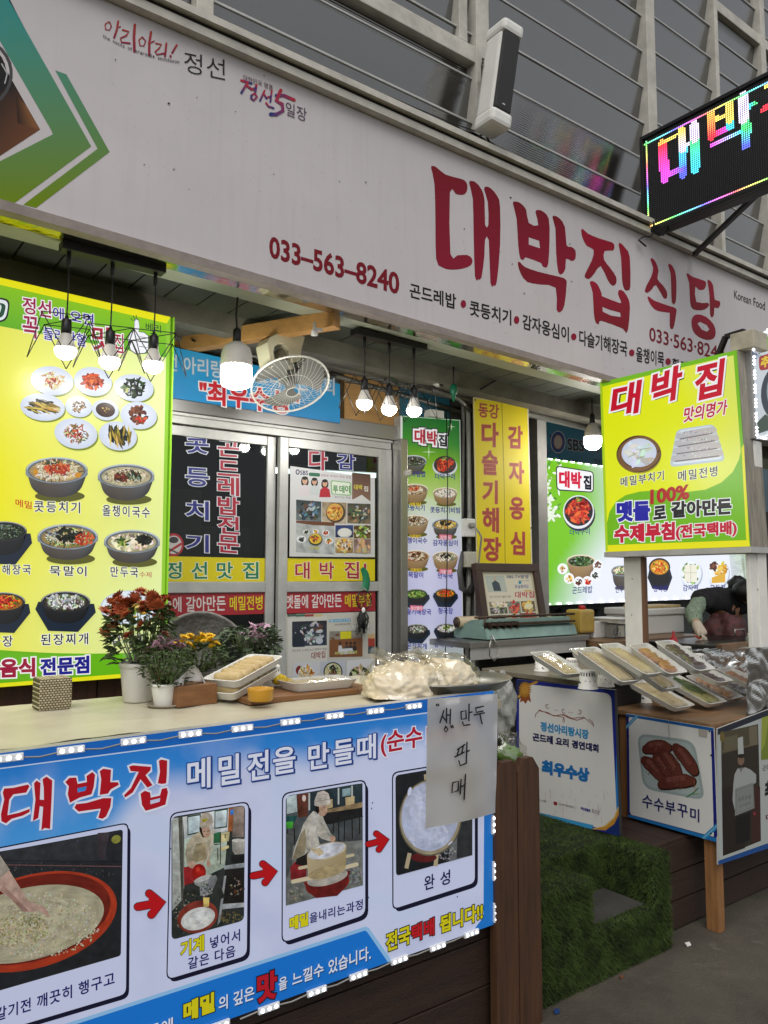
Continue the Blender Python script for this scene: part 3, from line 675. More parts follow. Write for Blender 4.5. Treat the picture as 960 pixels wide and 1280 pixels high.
k = MB(); zz = at(925, 40, Y=LY).z; k.box(5.66*WK, 8, LY-.05, LY+.02, zz-.04, zz+.04, .004); obj('sash_rail', k, M_wframe, lw)
k = MB(); zz = fz_top(2)+.13; k.bar((-2, LY-.01, fz_top(-2)+.13), (8, LY-.01, fz_top(8)+.13), .16, .03); obj('window_sill', k, M_wframe, lw)

# ================================================================== LED MATRIX SIGN
LX = 4.13
ls = thing('led_sign', 'black LED matrix sign showing rainbow letters, projecting from the wall', 'LED sign', (LX, 2.8, 3.68))
k = MB(); y0, y1 = 2.82, 1.69; z0, z1 = 3.675, 4.31
k.box(LX, LX+.09, y1, y0, z0, z1, .008); obj('case', k, M_black, ls)
k = MB(); t_ = .022
for a in ((y1, y0, z0, z0+t_), (y1, y0, z1-t_, z1), (y1, y1+t_, z0+t_, z1-t_), (y0-t_, y0, z0+t_, z1-t_)): k.box(LX-.014, LX-.001, a[0], a[1], a[2], a[3], .002)
obj('bezel', k, mat('black_bezel', '121214', .3), ls)
p = Print((LX, 0, 0), (-1, 0, 0))
import colorsys
def LED(u, v):   # metres along / up the screen -> lit dot colour
    h = (u*1.5-v*1.1+.02) % 1.; return colorsys.hsv_to_rgb(h, .35 if .78 < h < .92 else .95, 1)
def segd(q, a, b):
    q, a, b = Vector(q), Vector(a), Vector(b); d = b-a; t = max(0, min(1, (q-a).dot(d)/max(1e-9, d.length_squared))); return (q-(a+d*t)).length
S_ = (800, 80, 5.82); dia = []
def stq(P): return [(S_[0]+x/S_[2], S_[1]+y/S_[2]) for x, y in P]
Y_, R_, M_, B_, C_, G_, W_, O_ = (1, .75, .15), (1, .05, .08), (.9, .1, .9), (.12, .15, 1), (.08, .75, 1), (.1, .9, .25), (.85, .75, 1), (1, .5, .1)
strokes = [([(150, 575), (245, 535)], 24, O_, Y_), ([(170, 600), (182, 830)], 54, R_, M_), ([(190, 808), (330, 762)], 26, M_, B_), ([(302, 490), (314, 610)], 50, Y_, W_), ([(314, 625), (318, 800)], 50, C_, B_), ([(394, 440), (400, 540)], 48, W_, W_), ([(400, 560), (406, 765)], 48, G_, C_), ([(330, 592), (385, 572)], 24, W_, W_),
           ([(513, 365), (525, 525)], 48, O_, R_), ([(648, 300), (656, 400)], 48, Y_, Y_), ([(656, 415), (660, 455)], 46, C_, C_), ([(535, 405), (640, 375)], 22, Y_, Y_), ([(535, 520), (640, 470)], 26, R_, M_), ([(750, 235), (760, 400)], 58, W_, W_), ([(762, 400), (768, 450)], 58, G_, G_), ([(795, 312), (832, 292)], 24, C_, G_), ([(525, 590), (740, 490)], 26, M_, C_), ([(778, 465), (770, 590)], 58, G_, B_),
           ([(900, 330), (985, 280)], 30, R_, R_), ([(925, 165), (1010, 125)], 26, Y_, Y_), ([(1020, 130), (1030, 430)], 54, W_, G_)]
sw = []
for P, w_, ca_, cb_ in strokes:
    Q = [p.P(a) for a in stq(P)]; hz = abs(P[1][0]-P[0][0]) > abs(P[1][1]-P[0][1]); c_ = p.P(stq([P[0]])[0])
    e_ = (p.P((S_[0]+(P[0][0]+(0 if hz else w_/2))/S_[2], S_[1]+(P[0][1]+(w_/2 if hz else 0))/S_[2]))-c_).length*(1.55 if hz else 1.15)
    sw.append(([(q.y, q.z) for q in Q], e_, ca_, cb_))
def near(q, Q):
    q, a, b = Vector(q), Vector(Q[0]), Vector(Q[1]); d = b-a; return max(0, min(1, (q-a).dot(d)/d.length_squared))
pts = []; 
GP = .0125; ny = int((y0-y1-.06)/GP); nz = int((z1-z0-.06)/GP)
lit = MB(); litc = []; unl = MB()
for i in range(ny+1):
    for j in range(nz+1):
        y = y0-.03-i*GP; z = z0+.03+j*GP
        on = None
        if i in (1, ny-1) or j in (1, nz-1): on = colorsys.hsv_to_rgb(((i*.021+j*.03) % 1.), .8, 1)
        else:
            for Q, e, ca_, cb_ in sw:
                if segd((y, z), Q[0], Q[1]) < e: on = mix(ca_, cb_, near((y, z), Q)); break
        s_ = .0040 if on else .0011
        v_ = [(LX-.003, y+s_, z-s_), (LX-.003, y-s_, z-s_), (LX-.003, y-s_, z+s_), (LX-.003, y+s_, z+s_)]
        if on: lit.add(v_, [(0, 1, 2, 3)]); litc += [on]*4
        else: unl.add(v_, [(0, 1, 2, 3)])
k = MB(); k.box(LX-.0025, LX-.0005, y1+.022, y0-.022, z0+.022, z1-.022); obj('screen', k, mat('led_screen_black', '08080a', .35), ls)
o = obj('lit_pixel', lit, print_mat('led_light', 3.0, .2), ls)
ca = o.data.color_attributes.new('print_colour', 'FLOAT_COLOR', 'POINT'); ca.data.foreach_set('color', [c for q in litc for c in (*q, 1.)])
o['kind'] = 'stuff'
o = obj('unlit_pixel', unl, mat('led_unlit', '8a8a90', .4), ls); o['kind'] = 'stuff'
k = MB(); k.bar(at(868, 318, Y=2.76), at(962, 228, X=LX+.05), .026, .026)
obj('bracket', k, M_black, ls)
k = MB(); k.tube([(LX, 2.74, 3.675), (LX-.03, 2.75, 3.64), (LX-.08, 2.76, 3.63), (LX-.12, 2.77, 3.60), (LX-.05, 2.77, 3.58)], .006); obj('cable', k, M_blackrub, ls)
k = MB(); k.tube([(LX+.03, 2.66, 3.675), (LX+.0, 2.68, 3.63), (LX-.06, 2.7, 3.65), (LX-.1, 2.68, 3.69)], .005)
obj('cable', k, M_blackrub, ls)

# ================================================================== COLUMN SPEAKER
SY = 2.74
a = at(632, 42, Y=SY-.06); b = at(617, 155, Y=SY-.02)
sp = thing('column_speaker', 'white column loudspeaker with black grille fixed to a window post above the sign', 'speaker', b)
ax = (a-b); Ls = ax.length; ax.normalize()
# axes: ax along, fr = facing the street and to the right
fr = Vector((-.1, -.98, -.12)); fr = (fr-ax*fr.dot(ax)).normalized(); sd = ax.cross(fr)
R = Matrix(((sd.x, fr.x, ax.x, b.x), (sd.y, fr.y, ax.y, b.y), (sd.z, fr.z, ax.z, b.z), (0, 0, 0, 1)))
k = MB(); k.box(-.062, .062, -.08, .05, .03, Ls-.03, .018, R); obj('cabinet', k, M_whitep, sp)
for z_ in ((-.03, .045), (Ls-.035, Ls+.03)): k = MB(); k.box(-.066, .066, -.085, .068, z_[0], z_[1], .02, R); obj('end_cap', k, M_whitep, sp)
k = MB(); k.box(-.052, .052, .04, .064, .046, Ls-.036, .008, R); obj('grille', k, mat('speaker_grille', '0b0b0c', .5, bump=.6, bscale=300), sp)
k = MB(); k.box(-.008, .008, .0635, .0655, .075, .08, 0, R); obj('badge', k, M_whitep, sp)
k = MB(); c_ = b+ax*(Ls*.72); k.tube([c_-fr*.07, c_+Vector((-.06, .08, -.01)), Vector((3.07*WK, LY-.06, c_.z-.02))], .011); k.tube([c_-fr*.07+ax*.03, c_+Vector((-.05, .09, .03)), Vector((3.07*WK, LY-.06, c_.z+.05))], .006); obj('bracket', k, M_steel, sp)
# cables lying along the top of the sign
k = MB()
def cable(px, yy, r=.008): k.tube([at(x, y, Y=yy) for x, y in px], r, 6)
cable([(545, 165), (560, 167), (575, 164), (590, 166), (605, 175), (622, 192), (638, 205), (650, 212)], 2.84, .009)
cable([(606, 166), (612, 178), (628, 188), (640, 200), (655, 215)], 2.83, .007); cable([(575, 180), (590, 176), (603, 168)], 2.82, .006); cable([(570, 186), (600, 196), (618, 194), (625, 203)], 2.82, .005)
cable([(480, 118), (520, 135), (560, 152), (600, 166)], 2.84, .003); cable([(625, 184), (700, 225), (775, 268), (805, 285)], 2.8, .003)
tag(obj('cable', k, M_blackrub), 'tangle of thin black cables lying along the top edge of the sign', 'cable')
# ================================================================== BIG YELLOW MENU LIGHT BOX, LEFT
PM_LIT = print_mat('backlit_print', .78, .2, .3)
GY = 3.15
def fbm(x, y, s_=0): 
    v = 0; a = .5
    for o_ in range(5): v += a*noise.noise(Vector((x, y, s_*3.7+o_*9))); x *= 2.03; y *= 2.03; a *= .5
    return v
ms = thing('menu_light_box', 'big yellow backlit menu sign with side dishes and soup bowls at the left', 'menu sign', (.4, GY, 1.16))
xr = at(213, 600, Y=GY).x; zt = at(213, 396, Y=GY).z; zbm = at(100, 850, Y=GY).z
k = MB(); k.box(-.75, xr-.006, GY+.004, GY+.1, zbm, zt, .004); obj('case', k, mat('lime_case', '7fb51a', .4), ms)
k = MB(); k.box(xr-.006, xr, GY-.004, GY+.1, zbm, zt); obj('side_trim', k, mat('lime_trim', '86c028', .35, emit=.25), ms)
p = Print((0, GY, 0), (0, -1, 0))
def top(x): return 347+x*.2315
def bot(x): return 859-x*.0765
def G1(u, v): return mix(lin('f2ee06'), lin('dff09a'), min(1, max(0, u*1.25-.2+.25*(v-.5))))
p.grad(((-330, top(-330)), (213, top(213)), (203.5, bot(203.5)), (-330, bot(-330))), lambda u, v: mix(lin('ece604'), lin('e2f0a6'), min(1, max(0, (u-.55)*2.1+.12*sin(v*9)))), 30, 20)
p.poly([(-330, top(-330)), (213, top(213)), (213, top(213)+9), (-330, top(-330)+9)], 'f0ea10')
gb = [(-330, top(-330)+9), (208.5, top(208.5)+9), (207.5, 446), (185, 448), (165, 447), (140, 445), (115, 442), (85, 438), (57, 433), (30, 428), (0, 422), (-150, 380), (-330, 345)]
p.grad((gb[0], gb[1], (207.5, 447), (-330, 345)), lambda u, v: mix(lin('8cc81a'), lin('5fae14'), v), 12, 4)
gp = [(x, 812+3.*sin((x+10)/60)+x*.02) for x in range(-330, 206, 12)]
for a, b in zip(gp, gp[1:]): p.poly([a, b, (b[0], bot(b[0])-4), (a[0], bot(a[0])-4)], '66b416')
p.poly([(-330, bot(-330)-5), (204, bot(204)-5), (203.5, bot(204)), (-330, bot(-330))], 'e8e41a')
p.poly([(208.5, top(209)+9), (213, top(213)), (203.5, bot(204)), (199.5, bot(204)-4)], '8fc92e')
WO = [(.055, 'f3f3f6')]
RED, BLU = '9c1248', '1d2a9a'
p.text('정선', 28, 391.5, 64, 398, 21, RED, .02, [(.06, 'f5f0f4')]); p.text('에 오면', 66, 398, 117, 408, 15, BLU, .015, [(.06, 'f5f0f4')])
p.text('꼭', 28, 421.5, 48, 424, 27, RED, .02, [(.05, 'f5f0f4')]); p.text('들러야할', 54, 424, 108, 434, 16, BLU, .015, [(.06, 'f5f0f4')])
p.text('맛', 115, 437, 140, 440, 30, 'a81030', .02, [(.05, 'f5f0f4')]); p.text('집', 142, 440, 154, 442, 24, 'a81030', .01, [(.05, 'f5f0f4')])
th = [(160, 424), (163, 417), (168, 412), (168, 402), (170, 399), (173, 401), (174, 408), (173, 415), (180, 416), (185, 420), (185, 436), (181, 441), (170, 442), (163, 437)]
p.poly([(x+(x-172)*.07, y+(y-422)*.06) for x, y in th], '14152a'); p.poly(th, 'f1f3fa')
for y in (421, 427, 433): p.stroke([(174, y), (184, y+1.5)], .7, '14152a')
for a, b in (((163.5, 398), (166, 401)), ((166.5, 394.5), (168, 399)), ((170, 394), (170.5, 397))): p.stroke([a, b], .8, '14152a')
p.text('베리', 182, 413, 201, 417, 10, '14152a', .005); p.text('굿', 186, 426, 198, 428, 10, '14152a', .005)
p.rrect([(-90, 360), (13, 374), (9, 402), (-90, 412)], 9, '15151a'); p.rrect([(-88, 362), (11, 376), (7, 400), (-88, 409)], 8, 'e4ecf0'); p.rrect([(-86, 366), (8, 380), (4, 397), (-86, 404)], 6, '1b4a34'); p.rrect([(-86, 368), (3, 381), (-1, 394), (-86, 400)], 5, 'd6e2e2'); p.stroke([(-3, 376), (-2, 398)], 2.4, '1b5a3a')
pl = [(65, 476, 27, 18, 'sprout', .16, None), (116, 477, 24, 18, 'kimchi', .2, None), (167, 485, 25, 17, 'sea', .15, None), (53, 509, 28, 17, 'radish', .12, .35), (98, 508.5, 17, 13, 'gold', .2, None), (131.5, 512.5, 17, 13, 'soy', .2, None), (173, 519.5, 23, 17, 'meat', .15, None), (94.5, 542, 27, 19, 'mix', .15, None), (147, 545, 24, 18, 'radish', .2, 1.4)]
for x, y, rx, ry, c_, ro, lr in pl:
    plate(p, x, y, rx, ry, PAL[c_], 0, rot=ro)
    if c_ == 'soy': p.ell(x, y, rx*.72, ry*.7, '4a2410', '2a1206', ro); p.scatter(x, y, rx*.3, ry*.3, 10, PAL['radish'], 1.2)
    elif c_ == 'gold': p.scatter(x, y, rx*.55, ry*.6, 60, ['8f6a34', '6a4a20', 'b08a4c'], 1.5)
    elif c_ in ('sprout', 'mix'): p.scatter(x, y, rx*.58, ry*.62, 90, PAL[c_], 1.15, 3.2); p.scatter(x, y, 6, 5, 12, PAL['red'], 1.2, 2.5)
    elif c_ == 'radish': p.scatter(x, y, rx*.6, ry*.5, 30, PAL['sea'], 3, 2.5, lr); p.scatter(x+2, y, rx*.6, ry*.5, 26, PAL['radish'], 1.6, 6, lr)
    elif c_ == 'meat': p.scatter(x, y, rx*.5, ry*.6, 40, PAL['meat'], 3.4, 1.3); p.scatter(x+3, y+4, rx*.3, ry*.3, 12, PAL['red'], 2)
    elif c_ == 'sea': p.scatter(x, y, rx*.58, ry*.72, 90, PAL['sea']+['2c4a1c'], 1.6, 2.6); p.scatter(x-10, y, 4, 5, 12, PAL['green'], 2, 2)
    else: p.scatter(x, y, rx*.55, ry*.6, 70, PAL[c_], 2.2, 2)
p.tex = None
bowl(p, 70.5, 588, 39, 34, PAL['kimchi'], PAL['noodle'], 'd8b87a', 130, size=1.4, long=5); p.scatter(70, 582, 16, 6, 45, PAL['kimchi'], 2.2, 1.6); p.scatter(66, 577, 10, 3.5, 25, PAL['herb']+PAL['noodle'], 1.5, 2.5); p.ell(44, 590, 3, 4, 'c88a20'); p.ell(97, 594, 4, 3.5, 'c88a20')
bowl(p, 157, 595, 35.5, 31, PAL['soy'], PAL['noodle'], 'e2d8b0', 130, size=1.2, long=2.2); p.scatter(152, 597, 11, 5, 40, ['5a2418', '8a3420', '2a1a10'], 2, 1.4); p.scatter(167, 595, 8, 4, 22, PAL['herb']+['9ab09a'], 1.2, 4, 1.)
bowl(p, 84, 671, 38, 29, None, PAL['noodle']+PAL['green'], 'b89a5a', 120, size=1.5, long=4); p.scatter(84, 669, 17, 9, 60, PAL['sea'], 2.6, 1.6); p.scatter(105, 674, 13, 7, 40, ['c8401c', 'e06a30', 'a82a10'], 1.6, 2.4); p.scatter(64, 668, 9, 5, 20, ['4a4a58', '8a9aa0'], 2)
bowl(p, 164, 677, 35, 27, None, PAL['tofu'], 'd8cfa0', 30, size=3, long=1.6); p.scatter(162, 681, 20, 6, 20, ['f4ecd0', 'e8dcb0', 'fff4dc'], 4.2, 1.5); p.scatter(152, 678, 9, 5, 22, PAL['green'], 1.8, 3); p.scatter(179, 675, 10, 5.5, 50, PAL['sea'], 2.2, 1.6)
bowl(p, 4, 664, 29, 30, None, PAL['sea']+['5a6a4c', '8a9a88'], '2f3a26', 160, kind='stone', size=1.6, long=2.2)
bowl(p, 3, 752, 28, 28, PAL['red'], PAL['chilli'], 'd88a24', 120, kind='stone', size=2.2, long=1.4)
bowl(p, 81, 752, 31, 27, None, PAL['stew'], '55483a', 130, kind='stone', size=2.6, long=1.5); p.scatter(74, 749, 14, 7, 30, ['e8e8e4', 'c8ccd0', 'a8acb0'], 3)
p.ell(160, 760, 36, 22, 'b8c8d8'); p.ell(160, 759, 34, 20, 'e2ecf6'); p.scatter(160, 760, 24, 13, 40, PAL['gold']+PAL['green'], 2.6, 2)
NAVY = '14163a'; LB = [(.05, 'f2f4e2')]
for t, a in (('메밀', (18.5, 633, 39, 637, 9.5)), ): p.text(t, *a, 'c02818', .012)
for t, *a in (('콧등치기', 41.5, 640, 99, 642, 14), ('올챙이국수', 127, 645, 186, 648, 14), ('다슬기해장국', -36, 719, 37.5, 718, 12.5), ('묵말이', 61, 719.5, 107, 720.5, 12.5), ('만두국', 137, 721, 171.5, 722, 13), ('청국장', -28, 809, 15, 808, 14), ('된장찌개', 50, 806.5, 109, 805, 14)):
    p.text(t, *a, NAVY, .014, LB, gap=.12)
p.text('수제', 173, 721.5, 188, 722, 7, 'b03a4a', .005); p.text('감자전', 138, 806, 176, 805, 12, NAVY, .014, LB)
p.text('토속음식', -48, 849, 43, 845.5, 24, '9a1238', .045, [(.07, 'f5f2f2')]); p.text('전문점', 49, 844.5, 110.5, 841, 22, '1b1f8a', .045, [(.07, 'f5f2f2')])
p.build('menu_print', PM_LIT, ms)
# plank wall under that sign
k = MB()
for i in range(14): k.box(-1.6+.16*i*1.35, -1.6+.16*(i+1)*1.35-.006, 3.2, 3.225, .41, 1.2)
tag(obj('plank_panel', k, M_woodv), 'dark brown plank panel under the yellow menu sign', 'panel')

# ================================================================== LAMPS
M_bulb = mat('lit_bulb', 'fffaf2', .4, emit=16)
M_bulbh = mat('bulb_heat_sink', 'c9c4bb', .45)
M_wire = mat('black_wire', '0b0b0c', .4)
def lamp_light(name, c, e, r, parent):
    l = bpy.data.lights.new(name, 'POINT'); l.energy = e; l.shadow_soft_size = r; l.color = (1, .97, .93)
    o = bpy.data.objects.new(name, l); col.objects.link(o); o.parent = parent; o.location = Vector(c)-ORG[parent.name]
def cage(mb, c, s_):      # a loose geometric wire cage, two twisted quads and their struts
    t0 = .5; A = [c+Vector((s_*1.05*cos(t0+i*pi/2), s_*1.05*sin(t0+i*pi/2), s_*.62)) for i in range(4)]
    B = [c+Vector((s_*1.2*cos(t0+pi/4+i*pi/2), s_*1.2*sin(t0+pi/4+i*pi/2), -s_*.78)) for i in range(4)]
    top_ = c+Vector((0, 0, s_*.62))
    for i in range(4):
        mb.tube([A[i], A[(i+1) % 4]], .0019, 5) if i % 2 == 0 else None
        mb.tube([A[i], B[i]], .0019, 5); mb.tube([A[(i+1) % 4], B[i]], .0019, 5); mb.tube([top_, A[i]], .0019, 5) if i % 2 else None
def pendant(bar_px, bulbs, yb, label, cs, zbar, pw=1.):
    a = at(*bar_px[0], Y=yb); b = at(*bar_px[1], Y=yb); zc = zbar
    zc = fz_bot((a.x+b.x)/2)-.036
    t = thing('pendant_lamp', label, 'lamp', ((a.x+b.x)/2, yb, zc), group='three bulb pendants under the canopy')
    k = MB(); k.box(a.x, b.x, yb-.028, yb+.028, zc-.012, zc+.02, .003); obj('ceiling_bar', k, M_black, t)
    for px, py, r_ in bulbs:
        c = at(px, py, Y=yb); R_ = cs*r_
        k = MB(); h = c.z+R_*3.0; k.tube([Vector((c.x, yb, zc-.012)), Vector((c.x+.002, yb, (zc+h)/2)), Vector((c.x, yb, h))], .0028, 6); k.lathe([(.008, 0), (.008, -.05), (.003, -.055)], (c.x, yb, zc-.012), 10); obj('cord', k, M_blackrub, t)
        k = MB(); k.lathe([(.004, R_*3.35), (.008, R_*3.0), (.0175, R_*2.8), (.019, R_*1.55), (.017, R_*1.5)], c, 16); obj('socket', k, M_black, t)
        k = MB(); k.lathe([(.0135, R_*1.6), (R_*.5, R_*1.4), (R_*.62, R_*1.0), (R_*.95, R_*.22), (R_*.98, R_*.1)], c, 20); obj('bulb_neck', k, M_bulbh, t)
        k = MB(); k.lathe([(R_*.97, R_*.12), (R_*1.0, -R_*.1), (R_*.93, -R_*.42), (R_*.72, -R_*.72), (R_*.38, -R_*.92), (0, -R_)], c, 20); obj('bulb', k, M_bulb, t)
        lamp_light('bulb_light', c+Vector((0, -.0, -R_-.012)), pw, .03, t)
        k = MB(); cage(k, c+Vector((0, 0, R_*1.1)), .105); obj('wire_cage', k, M_wire, t)
    return t
pendant(((76, 300), (205, 330)), ((82, 437, 1), (137, 450, 1), (191.5, 455, 1)), 2.92, 'three bulb pendant lamp in wire cages in front of the yellow menu sign', .0385, 2.728)
pendant(((442, 390), (530, 410)), ((455.5, 503, 1), (486.5, 510, 1), (517.5, 512, 1)), 3.0, 'three bulb pendant lamp in wire cages above the dumpling tray', .0385, 2.725, 3.4)
# the fat LED lamp
c = at(295.5, 463, Y=3.02)
t = thing('hanging_bulb', 'fat white LED lamp with ribbed collar, hanging alone beside the ceiling fan', 'lamp', (c.x, 3.02, 2.75))
k = MB(); k.tube([(c.x, 3.02, 2.755), (c.x-.006, 3.02, 2.68), (c.x+.002, 3.02, 2.6), (c.x, 3.02, c.z+.155)], .0045, 6); obj('cord', k, M_blackrub, t)
k = MB(); k.lathe([(.005, .19), (.017, .175), (.018, .12), (.015, .118)], c, 16); obj('socket', k, M_black, t)
k = MB(); k.lathe([(.016, .125), (.03, .118), (.056, .098), (.064, .07), (.067, .02), (.064, .016)], c, 48, wob=lambda t_, z: 1+.025*(1 if int(t_*48/(2*pi)+.01) % 2 else -1)); obj('collar', k, M_bulbh, t)
k = MB(); k.lathe([(.064, .02), (.0665, 0), (.066, -.05), (.06, -.066), (.04, -.076), (0, -.08)], c, 28); obj('bulb', k, M_bulb, t)
lamp_light('bulb_light', c+Vector((0, 0, -.1)), 12, .06, t)
# the far lamp by the small light box
c = at(741, 552, Y=3.2)
t = thing('hanging_bulb', 'white LED bulb hanging beside the left edge of the projecting yellow sign', 'lamp', (c.x, 3.2, 2.7))
k = MB(); k.tube([(c.x, 3.2, 2.79), (c.x, 3.2, c.z+.14)], .004, 6); obj('cord', k, M_blackrub, t)
k = MB(); k.lathe([(.005, .19), (.016, .17), (.018, .12), (.015, .115)], c, 16); obj('socket', k, M_black, t)
k = MB(); k.lathe([(.018, .12), (.035, .1), (.05, .065), (.056, .028)], c, 24); obj('collar', k, M_bulbh, t)
k = MB(); k.lathe([(.056, .03), (.058, 0), (.05, -.035), (.03, -.05), (0, -.056)], c, 24); obj('bulb', k, M_bulb, t)
lamp_light('bulb_light', c+Vector((0, 0, -.08)), 11, .05, t)

# ================================================================== LUMBER AND FAN
k = MB(); a = at(428, 394, Y=2.86); b = at(205, 447, Y=3.64); k.bar((a.x, 2.9, 2.713), (b.x+.06, 3.66, 2.69), .06, .075, bev=.003)
tag(obj('wooden_beam', k, M_pine), 'raw pine beam under the ceiling that carries the fan', 'beam')
c = at(363, 481, Y=3.18)
fan = thing('ceiling_fan', 'beige ceiling orbit fan with round wire guard and three grey blades', 'fan', (c.x, 3.18, 2.66))
e1 = (CR*cos(radians(19))+CU*sin(radians(19))); b_ = (-CR*sin(radians(19))+CU*cos(radians(19)))
mn = .52; n_ = (-CF*mn-b_*sqrt(1-mn*mn)).normalized(); e2 = n_.cross(e1)
Rf = .185
k = MB()
def dome(r): return .05*(1-(r/Rf)**2)
for i in range(40):
    t_ = 2*pi*i/40; k.tube([c+e1*(r*cos(t_+.35*r/Rf))+e2*(r*sin(t_+.35*r/Rf))+n_*dome(r) for r in (.03, .08, .13, Rf)], .0007, 4)
    k.tube([c+e1*(r*cos(t_))+e2*(r*sin(t_))-n_*d_ for r, d_ in ((Rf, 0), (Rf*.8, .05), (.06, .075))], .0008, 4)
for r, w_ in ((Rf, .005), (.03, .0016), (.1, .0008)): k.tube([c+e1*(r*cos(i*pi/20))+e2*(r*sin(i*pi/20))+n_*dome(r) for i in range(41)], w_, 6)
M_ivory = mat('ivory_plastic', 'cfc8a8', .4, var=.1)
obj('guard', k, mat('guard_wire', 'd4d4ca', .35), fan)
for j in range(3):
    k = MB(); a0 = radians(-62)+j*2*pi/3+pi
    def bl(u, v):
        t_ = a0+(v-.5)*1.5*(.55+.45*u); r = .024+u*(.13+.016*sin(v*pi)); return c+e1*(r*cos(t_))+e2*(r*sin(t_))-n_*(.022+(v-.5)*.035)
    k.sheet(bl, 10, 10); obj('blade', k, mat('fan_blade_grey', '6d6d68', .4), fan)
k = MB(); k.lathe([(.0, .02), (.022, .015), (.026, -.01), (.05, -.05), (.055, -.1), (.03, -.13), (0, -.135)], c, 20, axis=n_); obj('motor', k, mat('fan_motor', '5b5a54', .4), fan)
k = MB(); mt = Vector((c.x+.012, 3.2, 2.655)); fdir = (mt-(c-n_*.1))
pts = [c-n_*.09, c-n_*.1+fdir*.35, mt]
YQ = [at(x, y, Y=3.13) for x, y in ((334, 428), (338, 421), (350, 416), (366, 416), (381, 421), (377, 436), (375, 451), (363, 453), (361, 437), (356, 430), (349, 429), (343, 433), (341.5, 441), (345, 456), (340, 459), (336.5, 441))]
k.prism(YQ, (0, .11, 0)); obj('yoke', k, M_ivory, fan)
k = MB(); k.tube([at(351, 440, Y=3.2), at(353, 448, Y=3.19), at(356, 462, Y=3.17)], [.03, .036, .04], 16); obj('swivel', k, mat('fan_swivel', '8f8b76', .45), fan)
k = MB(); q = at(393, 411, Y=2.92); k.lathe([(.016, 0), (.014, .02), (.006, .03), (.006, .06)], q-Vector((0, 0, .03)), 12); k.bar(q, q+Vector((.04, 0, .0)), .012, .012)
tag(obj('ceiling_hook', k, M_whitep), 'small white plastic fitting under the pine beam', 'fitting')

# ================================================================== BLUE BANNER, HEADER, SLIDING DOORS
DY = 3.6
PM_PAPER = print_mat('printed_paper', 0, .85, .4)
PM_GLOSS = print_mat('printed_vinyl', 0, .85, .3)
def panel_thing(name, label, cat, px, n, o, th_, m, pm, draw, prname='print', grp=None, edge=None):
    """flat printed board whose four pixel corners lie on plane (o, n)"""
    o = Vector(o); n = Vector(n).normalized(); C_ = [at_plane(x, y, o, n) for x, y in px]
    ctr = sum(C_, Vector())/4; ctr.z = min(c_.z for c_ in C_)
    t = thing(name, label, cat, ctr, group=grp)
    k = MB(); k.prism(C_, -n*th_); obj('board', k, m, t)
    pr = Print(o, n); draw(pr, px); pr.build(prname, pm, t); return t
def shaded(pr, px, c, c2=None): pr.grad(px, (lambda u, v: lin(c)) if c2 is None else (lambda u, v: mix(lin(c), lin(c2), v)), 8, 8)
def d_blue(pr, px):
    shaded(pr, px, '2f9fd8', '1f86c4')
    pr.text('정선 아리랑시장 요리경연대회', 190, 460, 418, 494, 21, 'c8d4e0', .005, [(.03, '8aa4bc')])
    pr.text('"최우수상"', 249, 504, 374, 520, 30, 'c42430', .035, [(.05, 'e6e4ea')])
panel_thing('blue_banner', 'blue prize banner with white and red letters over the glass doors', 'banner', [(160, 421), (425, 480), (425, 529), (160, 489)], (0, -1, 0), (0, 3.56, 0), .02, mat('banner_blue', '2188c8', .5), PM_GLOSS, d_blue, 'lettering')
df = thing('door_frame', 'steel header and pale aluminium frame around the sliding glass doors', 'door frame', (2, DY, .41))
xl = at(207, 700, Y=DY).x-.35; xj = at(487, 700, Y=DY).x
k = MB(); zh = at(300, 526, Y=DY).z
k.box(xl, xj+.05, DY-.03, DY+.05, zh, zh+.085, .003); obj('header', k, M_steel, df)
k = MB(); k.box(xl, xj, DY-.015, DY+.05, zh-.055, zh-.002, .003); k.box(xl, xj, DY-.03, DY-.016, zh-.018, zh-.004, .001); k.box(xj-.04, xj, DY-.02, DY+.05, .41, zh-.056, .003); obj('frame', k, M_alu, df)
k = MB(); k.box(xj+.004, xj+.055, DY-.1, DY+.05, .41, zh+.0, .003); k.box(xj+.052, xj+.062, DY-.13, DY-.1, 2.14, 2.17); obj('steel_post', k, M_steel, df)
def glass_mat():
    m = bpy.data.materials.new('door_glass'); m.use_nodes = True; n = m.node_tree; n.nodes.remove(n.nodes['Principled BSDF']); out = n.nodes['Material Output']
    tr = n.nodes.new('ShaderNodeBsdfTransparent'); tr.inputs[0].default_value = (.44, .48, .46, 1)
    gl = n.nodes.new('ShaderNodeBsdfGlossy'); gl.inputs['Roughness'].default_value = .03; gl.inputs[0].default_value = (.6, .62, .62, 1)
    lw_ = n.nodes.new('ShaderNodeFresnel'); lw_.inputs[0].default_value = 1.5
    mx = n.nodes.new('ShaderNodeMixShader'); n.links.new(lw_.outputs[0], mx.inputs[0]); n.links.new(tr.outputs[0], mx.inputs[1]); n.links.new(gl.outputs[0], mx.inputs[2]); n.links.new(mx.outputs[0], out.inputs[0]); return m
M_glass = glass_mat()
zt_ = zh-.06; zmid = 1.512
